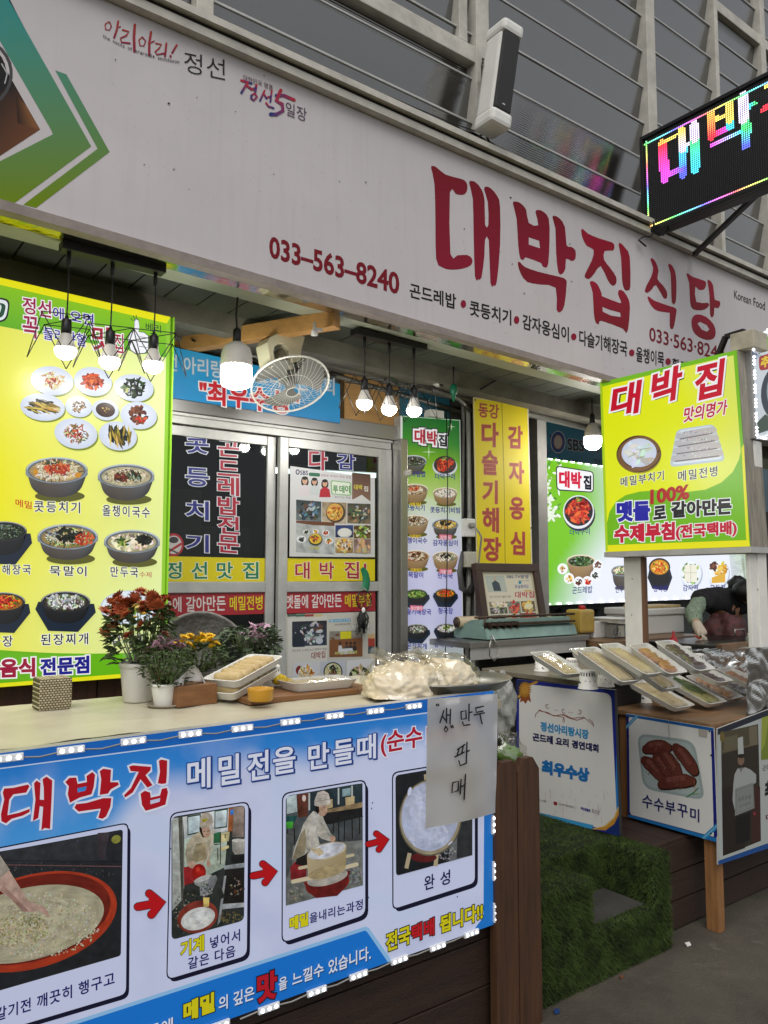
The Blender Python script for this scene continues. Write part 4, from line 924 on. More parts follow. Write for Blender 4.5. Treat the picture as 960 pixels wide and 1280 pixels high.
def door(x0, x1, dy, label, strips, mid):
    t = thing('sliding_door', label, 'door', (x0, DY+dy, .43))
    k = MB(); s_ = .052
    k.box(x0, x0+s_, DY+dy-.016, DY+dy+.016, .43, zt_, .004); k.box(x1-s_, x1, DY+dy-.016, DY+dy+.016, .43, zt_, .004)
    k.box(x0+s_, x1-s_, DY+dy-.015, DY+dy+.015, zt_-.05, zt_, .003); k.box(x0+s_, x1-s_, DY+dy-.015, DY+dy+.015, mid[0], mid[1], .003); k.box(x0+s_, x1-s_, DY+dy-.015, DY+dy+.015, .43, .55, .003)
    obj('sash', k, M_alu, t)
    k = MB(); k.box(x0+s_, x1-s_, DY+dy-.003, DY+dy+.003, mid[1], zt_-.05); obj('upper_glass', k, M_glass, t)
    k = MB(); k.box(x0+s_, x1-s_, DY+dy-.003, DY+dy+.003, .55, mid[0]); obj('lower_glass', k, M_glass, t)
    pr = Print((0, DY+dy-.0045, 0), (0, -1, 0)); strips(pr); pr.build('lettering', PM_GLOSS, t)
    return t
NB, DR = '2b2f7e', 'a51c34'; OW = [(.035, 'd8dae2')]
def left_strips(pr):
    for ch, y, h in (('콧', 544, 23), ('등', 585, 23), ('치', 626, 24), ('기', 668, 22)): pr.text(ch, 232, y+h-1, 261, y+h+1, h, NB, .022, OW)
    for ch, y, h in (('곤', 549, 22), ('드', 576, 19), ('레', 596.5, 23), ('밥', 621, 23), ('전', 645.5, 22), ('문', 669, 22)): pr.text(ch, 272, y+h-1, 299, y+h+1, h, DR, .022, OW)
    pr.poly([(150, 694), (334.5, 698), (334.5, 727), (150, 727)], 'dccb0c'); pr.poly([(150, 742), (334.5, 740), (334.5, 767), (150, 773)], 'a3242e')
    for ch, x in (('정', 207), ('선', 239), ('맛', 271), ('집', 303)): pr.text(ch, x, 723.5, x+20, 723.5, 21, '1d7a4c', .02, [(.035, 'e4e6d0')])
    pr.text('멧돌에 갈아만든', 191, 766, 282, 763.5, 19, 'd8d4d0', .016); pr.text('메밀전병', 287, 763.5, 328, 762, 18, 'd6c81c', .016)
    pr.ell(217, 681, 12.5, 14.5, 'a82a32'); pr.ell(217, 681, 10, 11.5, 'c8c4c4'); pr.ell(217, 675, 6, 4, '3a3a3a'); pr.stroke([(210, 690), (226, 680)], 3, 'a82a32'); pr.stroke([(211, 686), (223, 692)], 2, '4a4a4a')
def right_strips(pr):
    pr.text('다', 386, 588.5, 409, 589, 27, DR, .022, OW); pr.text('슬', 386, 616, 409, 617, 22, DR, .022, OW); pr.text('감', 421, 586.5, 444, 588, 20, NB, .022, OW)
    pr.poly([(353, 697.5), (468.5, 699), (468.5, 726), (353, 727)], 'dccb0c'); pr.poly([(353, 738.5), (469, 738), (469, 763.5), (353, 767)], 'a3242e')
    for ch, x in (('대', 369), ('박', 399.5), ('집', 430.5)): pr.text(ch, x, 724-(x-369)*.02, x+18, 723.5, 21, 'a82433', .016, [(.03, 'e0d8c0')])
    pr.text('!', 454.5, 722, 458, 722, 18, 'a82433', .02, [(.03, 'e0d8c0')])
    pr.text('멧돌에 갈아만든', 358, 761, 427, 759, 17, 'd8d4d0', .016); pr.text('메밀부침', 431, 759, 464, 757.5, 16, 'd6c81c', .016)
xa, xm, xb = at(196, 700, Y=DY).x-.32, at(344, 700, Y=DY).x, at(479, 700, Y=DY).x
zm1, zm0 = at(400, 727, Y=DY).z, at(400, 739.5, Y=DY).z
door(xa, xm+.0, .02, 'left glass sliding door with blue and red upright lettering and a no smoking sticker', left_strips, (zm0, zm1))
door(xm+.004, xb, -.014, 'right glass sliding door with two posters on it', right_strips, (zm0, zm1))
k = MB(); k.box(1.5, 2.6, 5.9, 5.93, 1.9, 2.25); tag(obj('wall_notice', k, mat('pale_notice', '9c9a7c', .7)), 'pale notice on the dark dining room wall seen through the left door', 'notice')
fl = thing('tube_light', 'long bright tube light on the dining room ceiling, seen through the glass doors', 'lamp', (3.2, 5, 2.3)); fa, fb_ = at(338, 588, Y=5), at(478, 595, Y=5)
k = MB(); k.bar(fa, fb_, .05, .03); obj('tube', k, mat('lit_tube', 'f4fbff', .4, emit=7), fl)
k = MB(); k.bar(fa+Vector((0, 0, .035)), fb_+Vector((0, 0, .035)), .09, .03); obj('fitting', k, M_grey, fl)
k = MB(); k.box(.6, .64, 4.4, 6.4, .41, 1.15); k.box(.4, 2.2, 4.8, 5.6, 1.1, 1.15, .01); k.box(.5, .6, 4.9, 5., .41, 1.1); k.box(2., 2.1, 4.9, 5., .41, 1.1); tag(obj('dining_table', k, M_leg), 'wooden dining table in the dark room behind the doors', 'table')
for x_, y_, lab in ((1.15, 4.62, 'dark wooden chair in the dining room, nearest to the left glass door'), (1.75, 5.85, 'dark wooden chair in the dining room, behind the dining table')):
    t = thing('dining_chair', lab, 'chair', (x_, y_, .365), group='chairs in the dark dining room')
    k = MB(); k.box(x_-.2, x_+.2, y_-.2, y_+.2, .8, .84, .008); obj('seat', k, M_leg, t)
    k = MB(); k.box(x_-.2, x_+.2, y_-.2, y_-.17, 1.02, 1.34, .008); obj('backrest', k, M_leg, t)
    for dx in (-.18, .18):
        for dy in (-.18, .18): k = MB(); k.box(x_+dx-.02, x_+dx+.02, y_+dy-.02, y_+dy+.02, .365, 1.02 if dy < 0 else .8); obj('leg', k, M_leg, t)
k = MB(); k.box(2.3, 3.3, 6.4, 6.59, .365, 2.0, .01); tag(obj('cabinet', k, mat('pale_cabinet', '8f938e', .5, var=.2)), 'pale tall cabinet against the far wall of the dining room', 'cabinet')
# --- posters on the right door
def people(pr, x, y, s_, hair, cloth):
    pr.ell(x, y+1.6*s_, 1.5*s_, 2.*s_, hair); pr.poly([(x-2.4*s_, y+7*s_), (x-1.9*s_, y+3.8*s_), (x-.5*s_, y+2.8*s_), (x+.5*s_, y+2.8*s_), (x+1.9*s_, y+3.8*s_), (x+2.4*s_, y+7*s_)], cloth); pr.ell(x, y+1.2*s_, 1.*s_, 1.4*s_, 'd9ac8e'); pr.ell(x, y+.2*s_, 1.15*s_, .7*s_, hair)
    for d in (-.4, .4): pr.ell(x+d*s_, y+1.1*s_, .16*s_, .12*s_, '3a2420', seg=6)
    pr.ell(x, y+1.9*s_, .35*s_, .13*s_, 'a8505a', seg=6)
def photo(pr, x0, y0, x1, y1, c, c2, pal, n, sz, dy=0.):
    pr.grad(((x0, y0), (x1, y0+dy), (x1, y1+dy), (x0, y1)), lambda u, v: tuple(max(0, q*(1+1.1*fbm2(u*5+x0, v*5+y0))) for q in mix(lin(c), lin(c2), v)), 14, 12)
    pr.scatter((x0+x1)/2, (y0+y1+dy)/2, (x1-x0)*.46, (y1-y0)*.46, n, pal, sz, 1.5)
DARKP = ['1a1d22', '2c3a48', '4a5a5c', 'b8bcc0', '6a4a34', '344a3a']
def d_p1(pr, px):
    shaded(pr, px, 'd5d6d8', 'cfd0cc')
    pr.ell(372, 590, 2.6, 3.4, '1d2550'); pr.ell(372, 590, 1.3, 2, 'd5d6d8'); pr.text('SBS', 375, 593.5, 385, 594, 5.6, '1d2550', .02); pr.rrect([(386, 590.5), (400, 591.5), (400, 596), (386, 595)], 2, '1d6a4a')
    pr.text('생방송 투데이 맛집 방영', 401, 595.5, 438.5, 598.5, 3.2, '8a2430', 0)
    people(pr, 381, 597, 3.2, '16110f', 'd9d0d4'); people(pr, 393, 598.5, 2.9, '1a1412', 'c9d0d0'); people(pr, 406, 600.5, 3.0, '1a1210', 'b32433')
    pr.rrect([(413, 600), (439, 603), (439, 620), (414, 618)], 3, '8ab878'); pr.rrect([(414.5, 601.5), (437.5, 604), (437.5, 618.5), (415.5, 617)], 2, 'e4ecdc')
    for ch, x in (('투', 416), ('데', 424), ('이', 431)): pr.text(ch, x, 616, x+6.5, 616.5, 9.5, '3f8a3a', .03)
    pr.text('찾아가는 맛집', 418, 622.5, 438, 623.5, 2.6, '5a4a44')
    pr.grad(((440, 590.5), (463, 593), (463, 627), (440, 624)), lambda u, v: mix(lin('5a4036'), lin('8a6a58'), v), 3, 3); pr.text('대박', 442.5, 612, 453, 612.5, 6.5, 'e0d240', .02); pr.text('집', 454.5, 614, 460, 614.5, 6.5, 'e8e4dc', .02); pr.poly([(440, 625), (452, 618.5), (463, 627)], 'd8d8d4')
    photo(pr, 370, 624.5, 401.5, 650, '2c3a40', '6a7478', DARKP+['5a86b0'], 60, 2.4, 2.5); photo(pr, 402.5, 627.5, 433, 654, '9a8468', 'c2b49c', ['c89a48', 'b8a890'], 10, 2, 1)
    pr.ell(419.5, 641, 12.2, 12.6, '4a3a2e'); pr.ell(418.5, 640, 10.4, 10.8, 'd8a850'); pr.scatter(418.5, 640, 9, 9.4, 60, PAL['gold']+['e8c890', 'c84a20'], 1.4, 2)
    photo(pr, 434, 629, 463, 654, '4a4a3c', '7a6a50', DARKP+['e0d8a0', '3f6a4a', 'b8a070'], 55, 2.2, 1)
    photo(pr, 370, 651, 417.5, 690, 'b3b8b6', 'a8aeac', ['b8bcba'], 4, 2, 3); pr.poly([(370, 650.5), (418, 653), (418, 657.5), (392, 656.5), (370, 653.5)], '6a4028')
    for x, y, rx, c_ in ((376.5, 674, 6.2, 'sea'), (382.5, 665, 4, 'herb'), (394.5, 664.5, 4, 'gold'), (407, 666, 5, 'kimchi'), (411, 676.5, 5.6, 'chilli')): pr.ell(x, y, rx, rx*.72, 'e4e6e4'); pr.scatter(x, y, rx*.6, rx*.45, 22, PAL[c_], 1, 1.5)
    pr.ell(394, 674.5, 8.8, 7.6, '3a3a2a'); pr.ell(394, 673.5, 7.6, 6.4, 'd8b838'); pr.scatter(393, 673, 5, 4.4, 30, PAL['soy']+PAL['red'], 1.2); pr.text('곤드레밥', 386, 687.5, 399, 687, 4, 'd8d030', .01)
    photo(pr, 419, 656.5, 441, 671.5, '2c3f7a', '1c2440', ['30406a'], 5, 2); pr.ell(430.5, 666, 9, 6, 'd0d2d0'); pr.ell(430, 665.5, 7.6, 4.6, 'e4e4dc')
    photo(pr, 442, 657, 463, 673, '4a4a20', '6a5020', PAL['green']+PAL['soy']+PAL['tofu'], 45, 2); photo(pr, 419, 673, 441, 691, 'c8b48a', '9a7a40', PAL['gold']+PAL['tofu']+PAL['soy'], 55, 2); photo(pr, 442, 674, 463, 691.5, '7a5a50', 'a89484', ['e8c888', 'd8b070', 'c8c0b8'], 14, 3)
P1 = [(363, 582.5), (468.5, 597.5), (468.5, 696.5), (362, 695.5)]
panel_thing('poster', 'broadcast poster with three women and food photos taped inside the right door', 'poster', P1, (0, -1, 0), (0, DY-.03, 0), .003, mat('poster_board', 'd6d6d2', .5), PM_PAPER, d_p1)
def d_p2(pr, px):
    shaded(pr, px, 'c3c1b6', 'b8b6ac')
    for i, c_ in enumerate(('4a5a50', '3a6a54', '9a3430', 'c8b888')): pr.poly([(359+i*11, 768), (370+i*11, 767.6), (370+i*11, 770.5), (359+i*11, 771)], c_)
    pr.poly([(360, 773.5), (409, 770), (409, 855), (360, 856)], 'cbcac2'); pr.poly([(460, 793), (468.5, 792), (468.5, 798), (460, 798)], 'c8a878'); pr.poly([(460, 798), (468.5, 798), (468.5, 808), (460, 808)], 'a23a2a'); pr.poly([(460, 808), (468.5, 808), (468.5, 817.5), (460, 817.5)], '24404a')
    photo(pr, 365, 777, 408.5, 808, '20242c', '303c50', DARKP+['2a3a5a', 'c8ccd0'], 80, 2.6, -1.5); pr.poly([(366, 809), (366, 796), (372, 788), (378, 792), (381, 808.5)], '1b2433'); pr.scatter(388, 796, 8, 9, 30, ['b8c0c4', '8a9aa4', 'd8dce0'], 2); pr.ell(399, 801, 4.5, 4, 'b8c0c8')
    pr.text('전수창서 소개된 뉴스 최우수 맛집', 365, 815, 408, 812.5, 3, '4a3a34', 0); pr.text('대박집', 389, 824, 406.5, 822, 8.5, '8a2030', .012)
    pr.rrect([(411, 774.5), (438, 773), (438, 777), (411, 778)], 1, '5a9ab8'); pr.text('MBC 뉴스데스크 방영', 412, 777.5, 437, 776.5, 2.8, 'e8eef0', 0); pr.text('2017년 9월 22일 방영', 418, 782, 437.5, 781, 2.6, '4a4440', 0)
    pr.text('맛집이다!', 440, 788, 463, 785.5, 7, 'e4e4de', .04, [(.05, '6a6a66')])
    photo(pr, 411.5, 789, 453, 821.5, '8a8a82', '7a4a28', ['7a5030', '6a4020'], 6, 2, -1); pr.poly([(425, 789.5), (439, 789), (439, 798), (425.5, 799)], 'd0c81c'); pr.poly([(411.5, 800), (453, 797), (453, 820), (411.5, 821.5)], '7a4c2a')
    for x, c_ in ((425, 'c8ccd0'), (433, '3a3a40'), (438, '1a1a1e'), (443, '24201e')): pr.ell(x, 804, 1.6, 2, '2a1c18'); pr.poly([(x-2.6, 816), (x-2, 807), (x+2, 807), (x+2.8, 816)], c_)
    pr.poly([(426, 811), (440, 810), (443, 817), (425, 818)], 'c8ccd2'); pr.text('최우수 대박집', 418, 818.5, 446, 816.5, 3.4, 'd8d020', .02, [(.04, '2a4a8a')])
    for x0, x1, b_, pal in ((366, 399, 'c8ccd2', PAL['gold']), (400, 432, 'b8bec8', PAL['noodle']), (433, 468, 'd0d2d4', PAL['noodle'])):
        pr.poly([(x0, 829-(x0-366)*.05), (x1, 828-(x1-366)*.05), (x1, 856), (x0, 857)], b_)
        cx = (x0+x1)/2
        if x0 == 400: pr.ell(cx, 840, 12, 12.5, '23261e'); pr.ell(cx, 840, 10.4, 11, 'c8c49a'); pr.scatter(cx, 840, 9, 9.5, 60, PAL['green']+PAL['noodle'], 1.3, 2.4); pr.scatter(cx, 836, 5, 5, 20, PAL['sea'], 1.6); pr.scatter(cx, 842, 4, 4, 18, PAL['soy'], 1.6)
        elif x0 == 366: pr.ell(cx-8, 838, 5, 6, '7a1c1c'); pr.ell(cx, 842, 10, 10, 'e2e4e2'); pr.scatter(cx, 842, 8.6, 8.6, 70, PAL['gold']+PAL['noodle'], 1.4, 3)
        else: pr.ell(cx-1, 845, 13.5, 12, '28261f'); pr.scatter(cx-1, 843, 10, 8, 60, PAL['noodle']+PAL['green'], 1.5, 3); pr.scatter(cx-1, 836, 3, 5, 16, PAL['noodle'], 1.3, 3, 1.5)
    pr.poly([(433, 850), (468.5, 846), (468.5, 858), (433, 860)], '8a9a3a')
P2 = [(358, 768), (469, 764.5), (469, 860), (358, 860)]
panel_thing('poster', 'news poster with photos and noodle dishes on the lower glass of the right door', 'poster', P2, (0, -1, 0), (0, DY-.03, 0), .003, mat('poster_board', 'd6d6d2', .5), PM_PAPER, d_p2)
# hanging ornament on that door
q = at(454, 722, Y=3.52)
ho = thing('hanging_charm', 'black wire hoop charm with a green ribbon hanging on the right door', 'ornament', q)
k = MB(); k.sheet(lambda u, v: q+Vector((-.022+.05*u+.015*sin(v*3), -.004-.012*sin(u*3), .045-.11*v+.012*sin(u*5))), 6, 8); obj('ribbon', k, mat('green_ribbon', '0d6a44', .5), ho)
k = MB(); h = at(455, 750, Y=3.53); k.tube([h+Vector((.05*cos(i*pi/12), 0, .05*sin(i*pi/12))) for i in range(25)], .0035, 6)
for i in range(5): k.tube([h+Vector((.05*cos(i*1.25), 0, .05*sin(i*1.25))), h+Vector((.05*cos(i*1.25+2.4), .002, .05*sin(i*1.25+2.4)))], .0012, 4)
k.tube([q, h+Vector((0, 0, .05))], .0012, 4); obj('hoop', k, M_wire, ho)
k = MB()
for i in range(26):
    a0 = h+Vector((RND.uniform(-.02, .01), RND.uniform(-.01, .01), -.05-RND.uniform(0, .03))); k.tube([a0, a0+Vector((RND.uniform(-.03, .02), -.005, -.04)), a0+Vector((RND.uniform(-.05, .04), -.01, -.09-RND.uniform(0, .03)))], [.002, .006, .001], 5)
obj('feather', k, mat('black_feather', '111311', .6), ho)
k = MB(); k.ball(h+Vector((-.012, -.012, -.055)), (.011, .008, .016)); obj('bead', k, M_whitep, ho)
# ================================================================== TALL NARROW MENU SIGN
PM_SOFT = print_mat('softly_lit_print', .56, .4, .3)
WYS = 3.54
def d_slim(pr, px):
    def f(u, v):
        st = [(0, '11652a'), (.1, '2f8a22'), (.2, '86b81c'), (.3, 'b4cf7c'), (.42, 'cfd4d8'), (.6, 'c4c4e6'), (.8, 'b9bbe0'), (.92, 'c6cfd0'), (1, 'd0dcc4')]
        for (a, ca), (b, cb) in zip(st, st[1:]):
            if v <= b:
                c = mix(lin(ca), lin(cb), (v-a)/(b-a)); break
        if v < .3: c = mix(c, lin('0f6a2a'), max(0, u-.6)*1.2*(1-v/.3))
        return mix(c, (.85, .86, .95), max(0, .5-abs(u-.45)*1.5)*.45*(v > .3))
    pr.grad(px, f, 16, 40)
    pr.poly([(500.5, 519.5), (503, 519.7), (504, 841), (501, 842)], 'd8dcd8'); pr.poly([(500.5, 519.5), (575, 525), (575, 526), (500.5, 520.5)], 'a8c8a8'); pr.poly([(574.3, 525), (575, 525), (579.5, 840), (578.5, 840)], 'd8dcd8')
    LO = [(.2, '14152a'), (.13, 'f0f0f2')]
    for ch, x, y, c_ in (('대', 518, 554, 'b31a3c'), ('박', 533.5, 556, 'b31a3c'), ('집', 548, 557.5, '16182c')): pr.text(ch, x, y, x+13 if ch != '집' else x+10, y+1, 18 if ch != '집' else 15, c_, .04, LO)
    for x, y, r in ((536, 565, 9), (564, 533.5, 5)):
        pr.stroke([(x-r, y), (x, y), (x+r, y)], [.1, 1., .1], 'd8f0c8', cap=False); pr.stroke([(x, y-r), (x, y), (x, y+r)], [.1, 1., .1], 'd8f0c8', cap=False)
    L_, R_ = 518, 556
    it = [(516.5, 576, 16.5, 15, 'steel', PAL['sea']+['8a9a84', 'c8d0c4'], None, '404a3c', '산채비빔밥', 596), (556, 581, 14, 12, 'stone0', PAL['red'], None, '7a1a14', '더덕구이', 599),
          (518, 612, 17, 17, 'brass', PAL['noodle'], PAL['kimchi'], 'b08c6a', '콧등치기', 638), (556, 616, 15.5, 15, 'brass', PAL['white']+PAL['tofu'], None, 'e0d4bc', '콧등치기비빔', 641),
          (518, 651, 17.3, 18, 'brass', PAL['tofu'], PAL['soy'], 'c0a878', '올챙이국수', 679), (556, 655, 16.3, 17, 'steel', PAL['gold']+PAL['tofu'], PAL['sea'], 'c8a050', '감자옹심이', 682),
          (519, 695, 17.3, 17, 'brass', PAL['noodle']+PAL['kimchi'], PAL['soy'], 'b07a4a', '묵말이', 722), (556, 696, 16.3, 18, 'brass', PAL['tofu'], PAL['sea'], 'd0c090', '만두국', 723),
          (519.5, 742, 14, 13, 'stone', PAL['green'], PAL['green'], '5a8a2c', '다슬기해장국', 768), (556, 741, 13, 13, 'stone', PAL['chilli'], PAL['red'], 'd88a1c', '청국장', 767),
          (520, 786, 14, 13, 'stone', PAL['stew'], None, '5a544c', '된장찌개', 811), (557, 785, 13, 13, 'stone', PAL['white'], PAL['green'], 'b8b0b4', '황태해장국', 809)]
    for x, y, rx, d, kd, pal, food, base, lab, ly in it:
        if kd == 'stone0': pr.ell(x, y+2, rx+1.5, rx*.85, 'd0d2da'); pr.ell(x, y, rx, rx*.8, '22242a'); pr.scatter(x, y, rx*.8, rx*.6, 70, pal, 1.6, 1.8); pr.scatter(x, y-8, 4, 2.4, 14, PAL['green'], 1.4)
        else: bowl(pr, x, y, rx, d, food, pal, base, 60, kind=kd, size=1.3, long=2)
        w_ = 3.1*len(lab); pr.text(lab, x-w_, ly, x+w_, ly+.6, 7.5, '20208a', .02)
    pr.ell(524, 832, 14, 10, 'a8b0d8'); pr.scatter(524, 833, 9, 6, 24, PAL['stew'], 2); pr.ell(557, 832, 12, 8, 'a8b0d8'); pr.scatter(557, 833, 9, 5, 20, PAL['stew'], 2)
    for x, y, t in ((518, 633, '메밀'), (518, 673, '여름별미'), (519, 715, '여름별미')): pr.text(t, x-7, y, x+7, y, 4.5, 'e0c020', .02)
    for x, y, t in ((556, 674, '강원도'), (556, 717, '겨울별미'), (519.5, 762.5, '정선별미')): pr.rrect([(x-8, y-6), (x+8, y-5.4), (x+8, y+.6), (x-8, y)], 1, 'd86a84'); pr.text(t, x-7, y, x+7, y, 4.5, 'f0e4e8', .01)
SL = [(500.5, 519.5), (575, 525), (579.5, 840), (501, 842)]
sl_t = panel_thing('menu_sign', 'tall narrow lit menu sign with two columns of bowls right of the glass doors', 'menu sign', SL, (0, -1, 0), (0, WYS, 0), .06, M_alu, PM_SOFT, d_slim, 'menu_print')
k = MB(); k.tube([at(558, 515, Y=WYS-.02), at(559.5, 600, Y=WYS-.014), at(559, 700, Y=WYS-.012), at(556.5, 822, Y=WYS-.014)], .003, 6); tag(obj('cord', k, M_blackrub), 'thin black cord hanging straight down in front of the narrow menu sign', 'cord')
k = MB(); a = at(427, 473, Y=3.63); b = at(490, 542, Y=3.63); k.box(a.x, b.x+.03, 3.6, 3.645, b.z-.0, a.z+.02)
tag(obj('plywood_sheet', k, mat('plywood', 'a9814c', .6, var=.3, vscale=3, stretch=(1, 1, 5))), 'bare plywood sheet filling the wall above the right door', 'panel')
k = MB(); a = at(492, 480, Y=3.64); b = at(560, 520, Y=3.64); k.box(a.x, b.x, 3.625, 3.645, b.z-.06, a.z); tag(obj('blue_sheet', k, mat('teal_sheet', '2c6a80', .5)), 'small teal blue sheet above the narrow menu sign', 'panel')
k = MB(); k.box(at(534, 510, Y=3.53).x, at(551, 510, Y=3.53).x, 3.5, 3.56, at(534, 521, Y=3.53).z, at(534, 512, Y=3.53).z, .003); tag(obj('breaker_box', k, M_whitep), 'small white box on top of the narrow menu sign', 'box')
# conduits, small camera, outlet boxes
pt = thing('conduit', 'grey conduits under the ceiling and down beside the yellow cloth banner', 'pipe', at(585, 600, Y=3.58))
k = MB()
k.tube([at(210, 408, Y=3.55), at(330, 431, Y=3.55), at(480, 475, Y=3.55), at(650, 515, Y=3.55), at(760, 541, Y=3.55)], .022, 10)
k.tube([at(210, 420, Y=3.6), at(420, 470, Y=3.6), at(575, 515, Y=3.6)], .014, 8); k.tube([at(540, 487, Y=3.5), at(572, 498, Y=3.52), at(590, 515, Y=3.54)], .015, 8)
obj('pipe', k, mat('grey_conduit', '77766e', .4, .3, var=.3), pt)
k = MB(); k.tube([at(585, 500, Y=3.57), at(586, 560, Y=3.57), at(587, 640, Y=3.57), at(586, 720, Y=3.57), at(584, 830, Y=3.57)], .016, 10)
k.tube([at(579, 500, Y=3.59), at(578, 600, Y=3.59), at(577, 650, Y=3.59)], .012, 8); obj('pipe', k, mat('pale_conduit', 'a8a89e', .4, var=.25), pt)
k = MB(); k.tube([at(577, 690, Y=3.55), at(574, 715, Y=3.54), at(577, 735, Y=3.53), at(586, 742, Y=3.55), at(590, 730, Y=3.56)], .02, 8); k.tube([at(588, 680, Y=3.55), at(584, 695, Y=3.55), at(590, 704, Y=3.55)], .012, 8); obj('hose', k, mat('grey_hose', '4c4c4a', .5), pt)
k = MB(); k.tube([at(240, 415, Y=3.5), at(330, 428, Y=3.5), at(425, 455, Y=3.5), at(470, 455, Y=3.48), at(500, 482, Y=3.5)], .004, 6); obj('cable', k, mat('green_cable', '1f5a34', .5), pt)
k = MB(); k.tube([at(600, 487, Y=3.3), at(630, 470, Y=3.3), at(664, 459, Y=3.28)], .006, 6); k.tube([at(425, 440, Y=3.45), at(480, 462, Y=3.5), at(500, 485, Y=3.5), at(495, 495, Y=3.5)], .006, 6); k.tube([at(563, 500, Y=3.5), at(563, 530, Y=3.5), at(560, 545, Y=3.5)], .005, 6); k.tube([at(240, 425, Y=3.52), at(300, 447, Y=3.56), at(420, 470, Y=3.56)], .005, 6); obj('cable', k, M_blackrub, pt)
c = at(567, 480, Y=3.25); k = MB(); k.tube([(c.x, 3.25, 2.76), (c.x, 3.25, c.z)], .005, 6); tag(obj('cord', k, M_blackrub), 'black cord hanging from the ceiling with a green plug end', 'cord'); 
k = MB(); k.lathe([(.008, .0), (.02, -.01), (.022, -.05), (.014, -.06), (.006, -.1)], c, 12); tag(obj('plug', k, mat('green_plug', '0f6a4a', .45)), 'green plastic plug at the end of a hanging black cord', 'plug')
c = at(529, 471, Y=3.4); t = thing('security_camera', 'small white security camera under the ceiling left of the yellow cloth banner', 'camera', c)
k = MB(); k.bar(c, c+Vector((.07, -.07, -.035)), .06, .055, bev=.01); obj('body', k, M_whitep, t)
k = MB(); k.lathe([(.02, 0), (.022, .02), (.015, .022)], c+Vector((.07, -.07, -.035)), 14, axis=(1, -1, -.5)); obj('lens', k, M_black, t)
k = MB(); k.tube([c, c+Vector((-.02, .02, .05)), c+Vector((-.02, .03, .12))], .012, 8); obj('bracket', k, M_whitep, t)
a = at(583, 660, Y=3.54); t = thing('power_outlet', 'white wall outlet box with two plugs on the pipes', 'outlet', a)
k = MB(); k.box(a.x-.045, a.x+.04, 3.5, 3.55, a.z-.055, a.z+.055, .006); obj('box', k, M_whitep, t)
k = MB(); k.lathe([(.018, 0), (.016, .03), (.006, .035)], (a.x-.005, 3.5, a.z+.012), 12, axis=(.1, -1, 0)); k.tube([(a.x-.005, 3.47, a.z+.012), (a.x+.02, 3.45, a.z-.03), (a.x+.05, 3.46, a.z-.06), (a.x+.03, 3.5, a.z-.4), (a.x+.03, 3.5, a.z-.9)], .006, 6); obj('plug', k, M_grey, t)
a = at(585, 699, Y=3.54); k = MB(); k.box(a.x-.045, a.x+.045, 3.5, 3.55, a.z-.05, a.z+.045, .005); tag(obj('outlet_box', k, mat('cream_box', 'b8b4a4', .5, var=.2)), 'cream junction box on the pipes below the outlet', 'outlet')
k = MB(); k.box(3.38, 3.42, 3.58, 3.66, .41, 2.75); k.box(3.96, 4.05, 3.56, 3.66, .41, 2.72); tag(obj('wall_post', k, M_grey), 'grey steel wall posts on both sides of the yellow cloth banner', 'post')

# ================================================================== YELLOW CLOTH BANNER
BY = 3.5
def d_yb(pr, px):
    pr.grad(px, lambda u, v: mix(lin('f2de0e'), lin('ead20a'), v), 4, 12); RC = 'b0463a'; YO = [(.02, 'd89a4a')]
    pr.text('동강', 598, 521, 623.5, 524, 18, RC, .015, YO)
    for ch, x, x1, y, y1 in (('다', 602, 623, 528, 558), ('슬', 602.5, 622, 563, 593), ('기', 603, 622, 600, 629), ('해', 603, 623.5, 634, 665), ('장', 604, 626, 671, 701), ('국', 605, 627, 712, 740)): pr.text(ch, x, y1, x1, y1+1, y1-y, RC, .03, YO)
    for ch, x, x1, y, y1 in (('감', 635, 653, 532, 560), ('자', 636, 655, 576, 604), ('옹', 637, 655, 621, 649), ('심', 638, 656, 664, 693), ('이', 639, 657, 708, 736)): pr.text(ch, x, y1, x1, y1+1, y1-y, RC, .03, YO)
    pr.stroke([(627, 502), (630, 600), (632, 758)], .6, '6a5a10', cap=False)
    pr.stroke([(591.5, 497), (660, 506.5)], 1.4, 'd8d4c0', cap=False); pr.stroke([(659.6, 507), (666, 758)], 1.4, 'd8d4b8', cap=False); pr.stroke([(592, 498), (597, 758)], 1.2, 'd8d4b8', cap=False)
    for x, y in ((594, 500), (657, 509.5), (664, 660)): pr.ell(x, y, 1, 1.3, '4a4a40')
panel_thing('cloth_banner', 'yellow cloth banner with two upright columns of red lettering', 'banner', [(591.5, 497), (660, 506.5), (666, 758), (597, 758)], (0, -1, 0), (0, BY, 0), .004, mat('yellow_cloth', 'd8c20a', .7, bump=.2, bscale=8), print_mat('cloth_print', 0, .9, .6), d_yb, 'lettering')

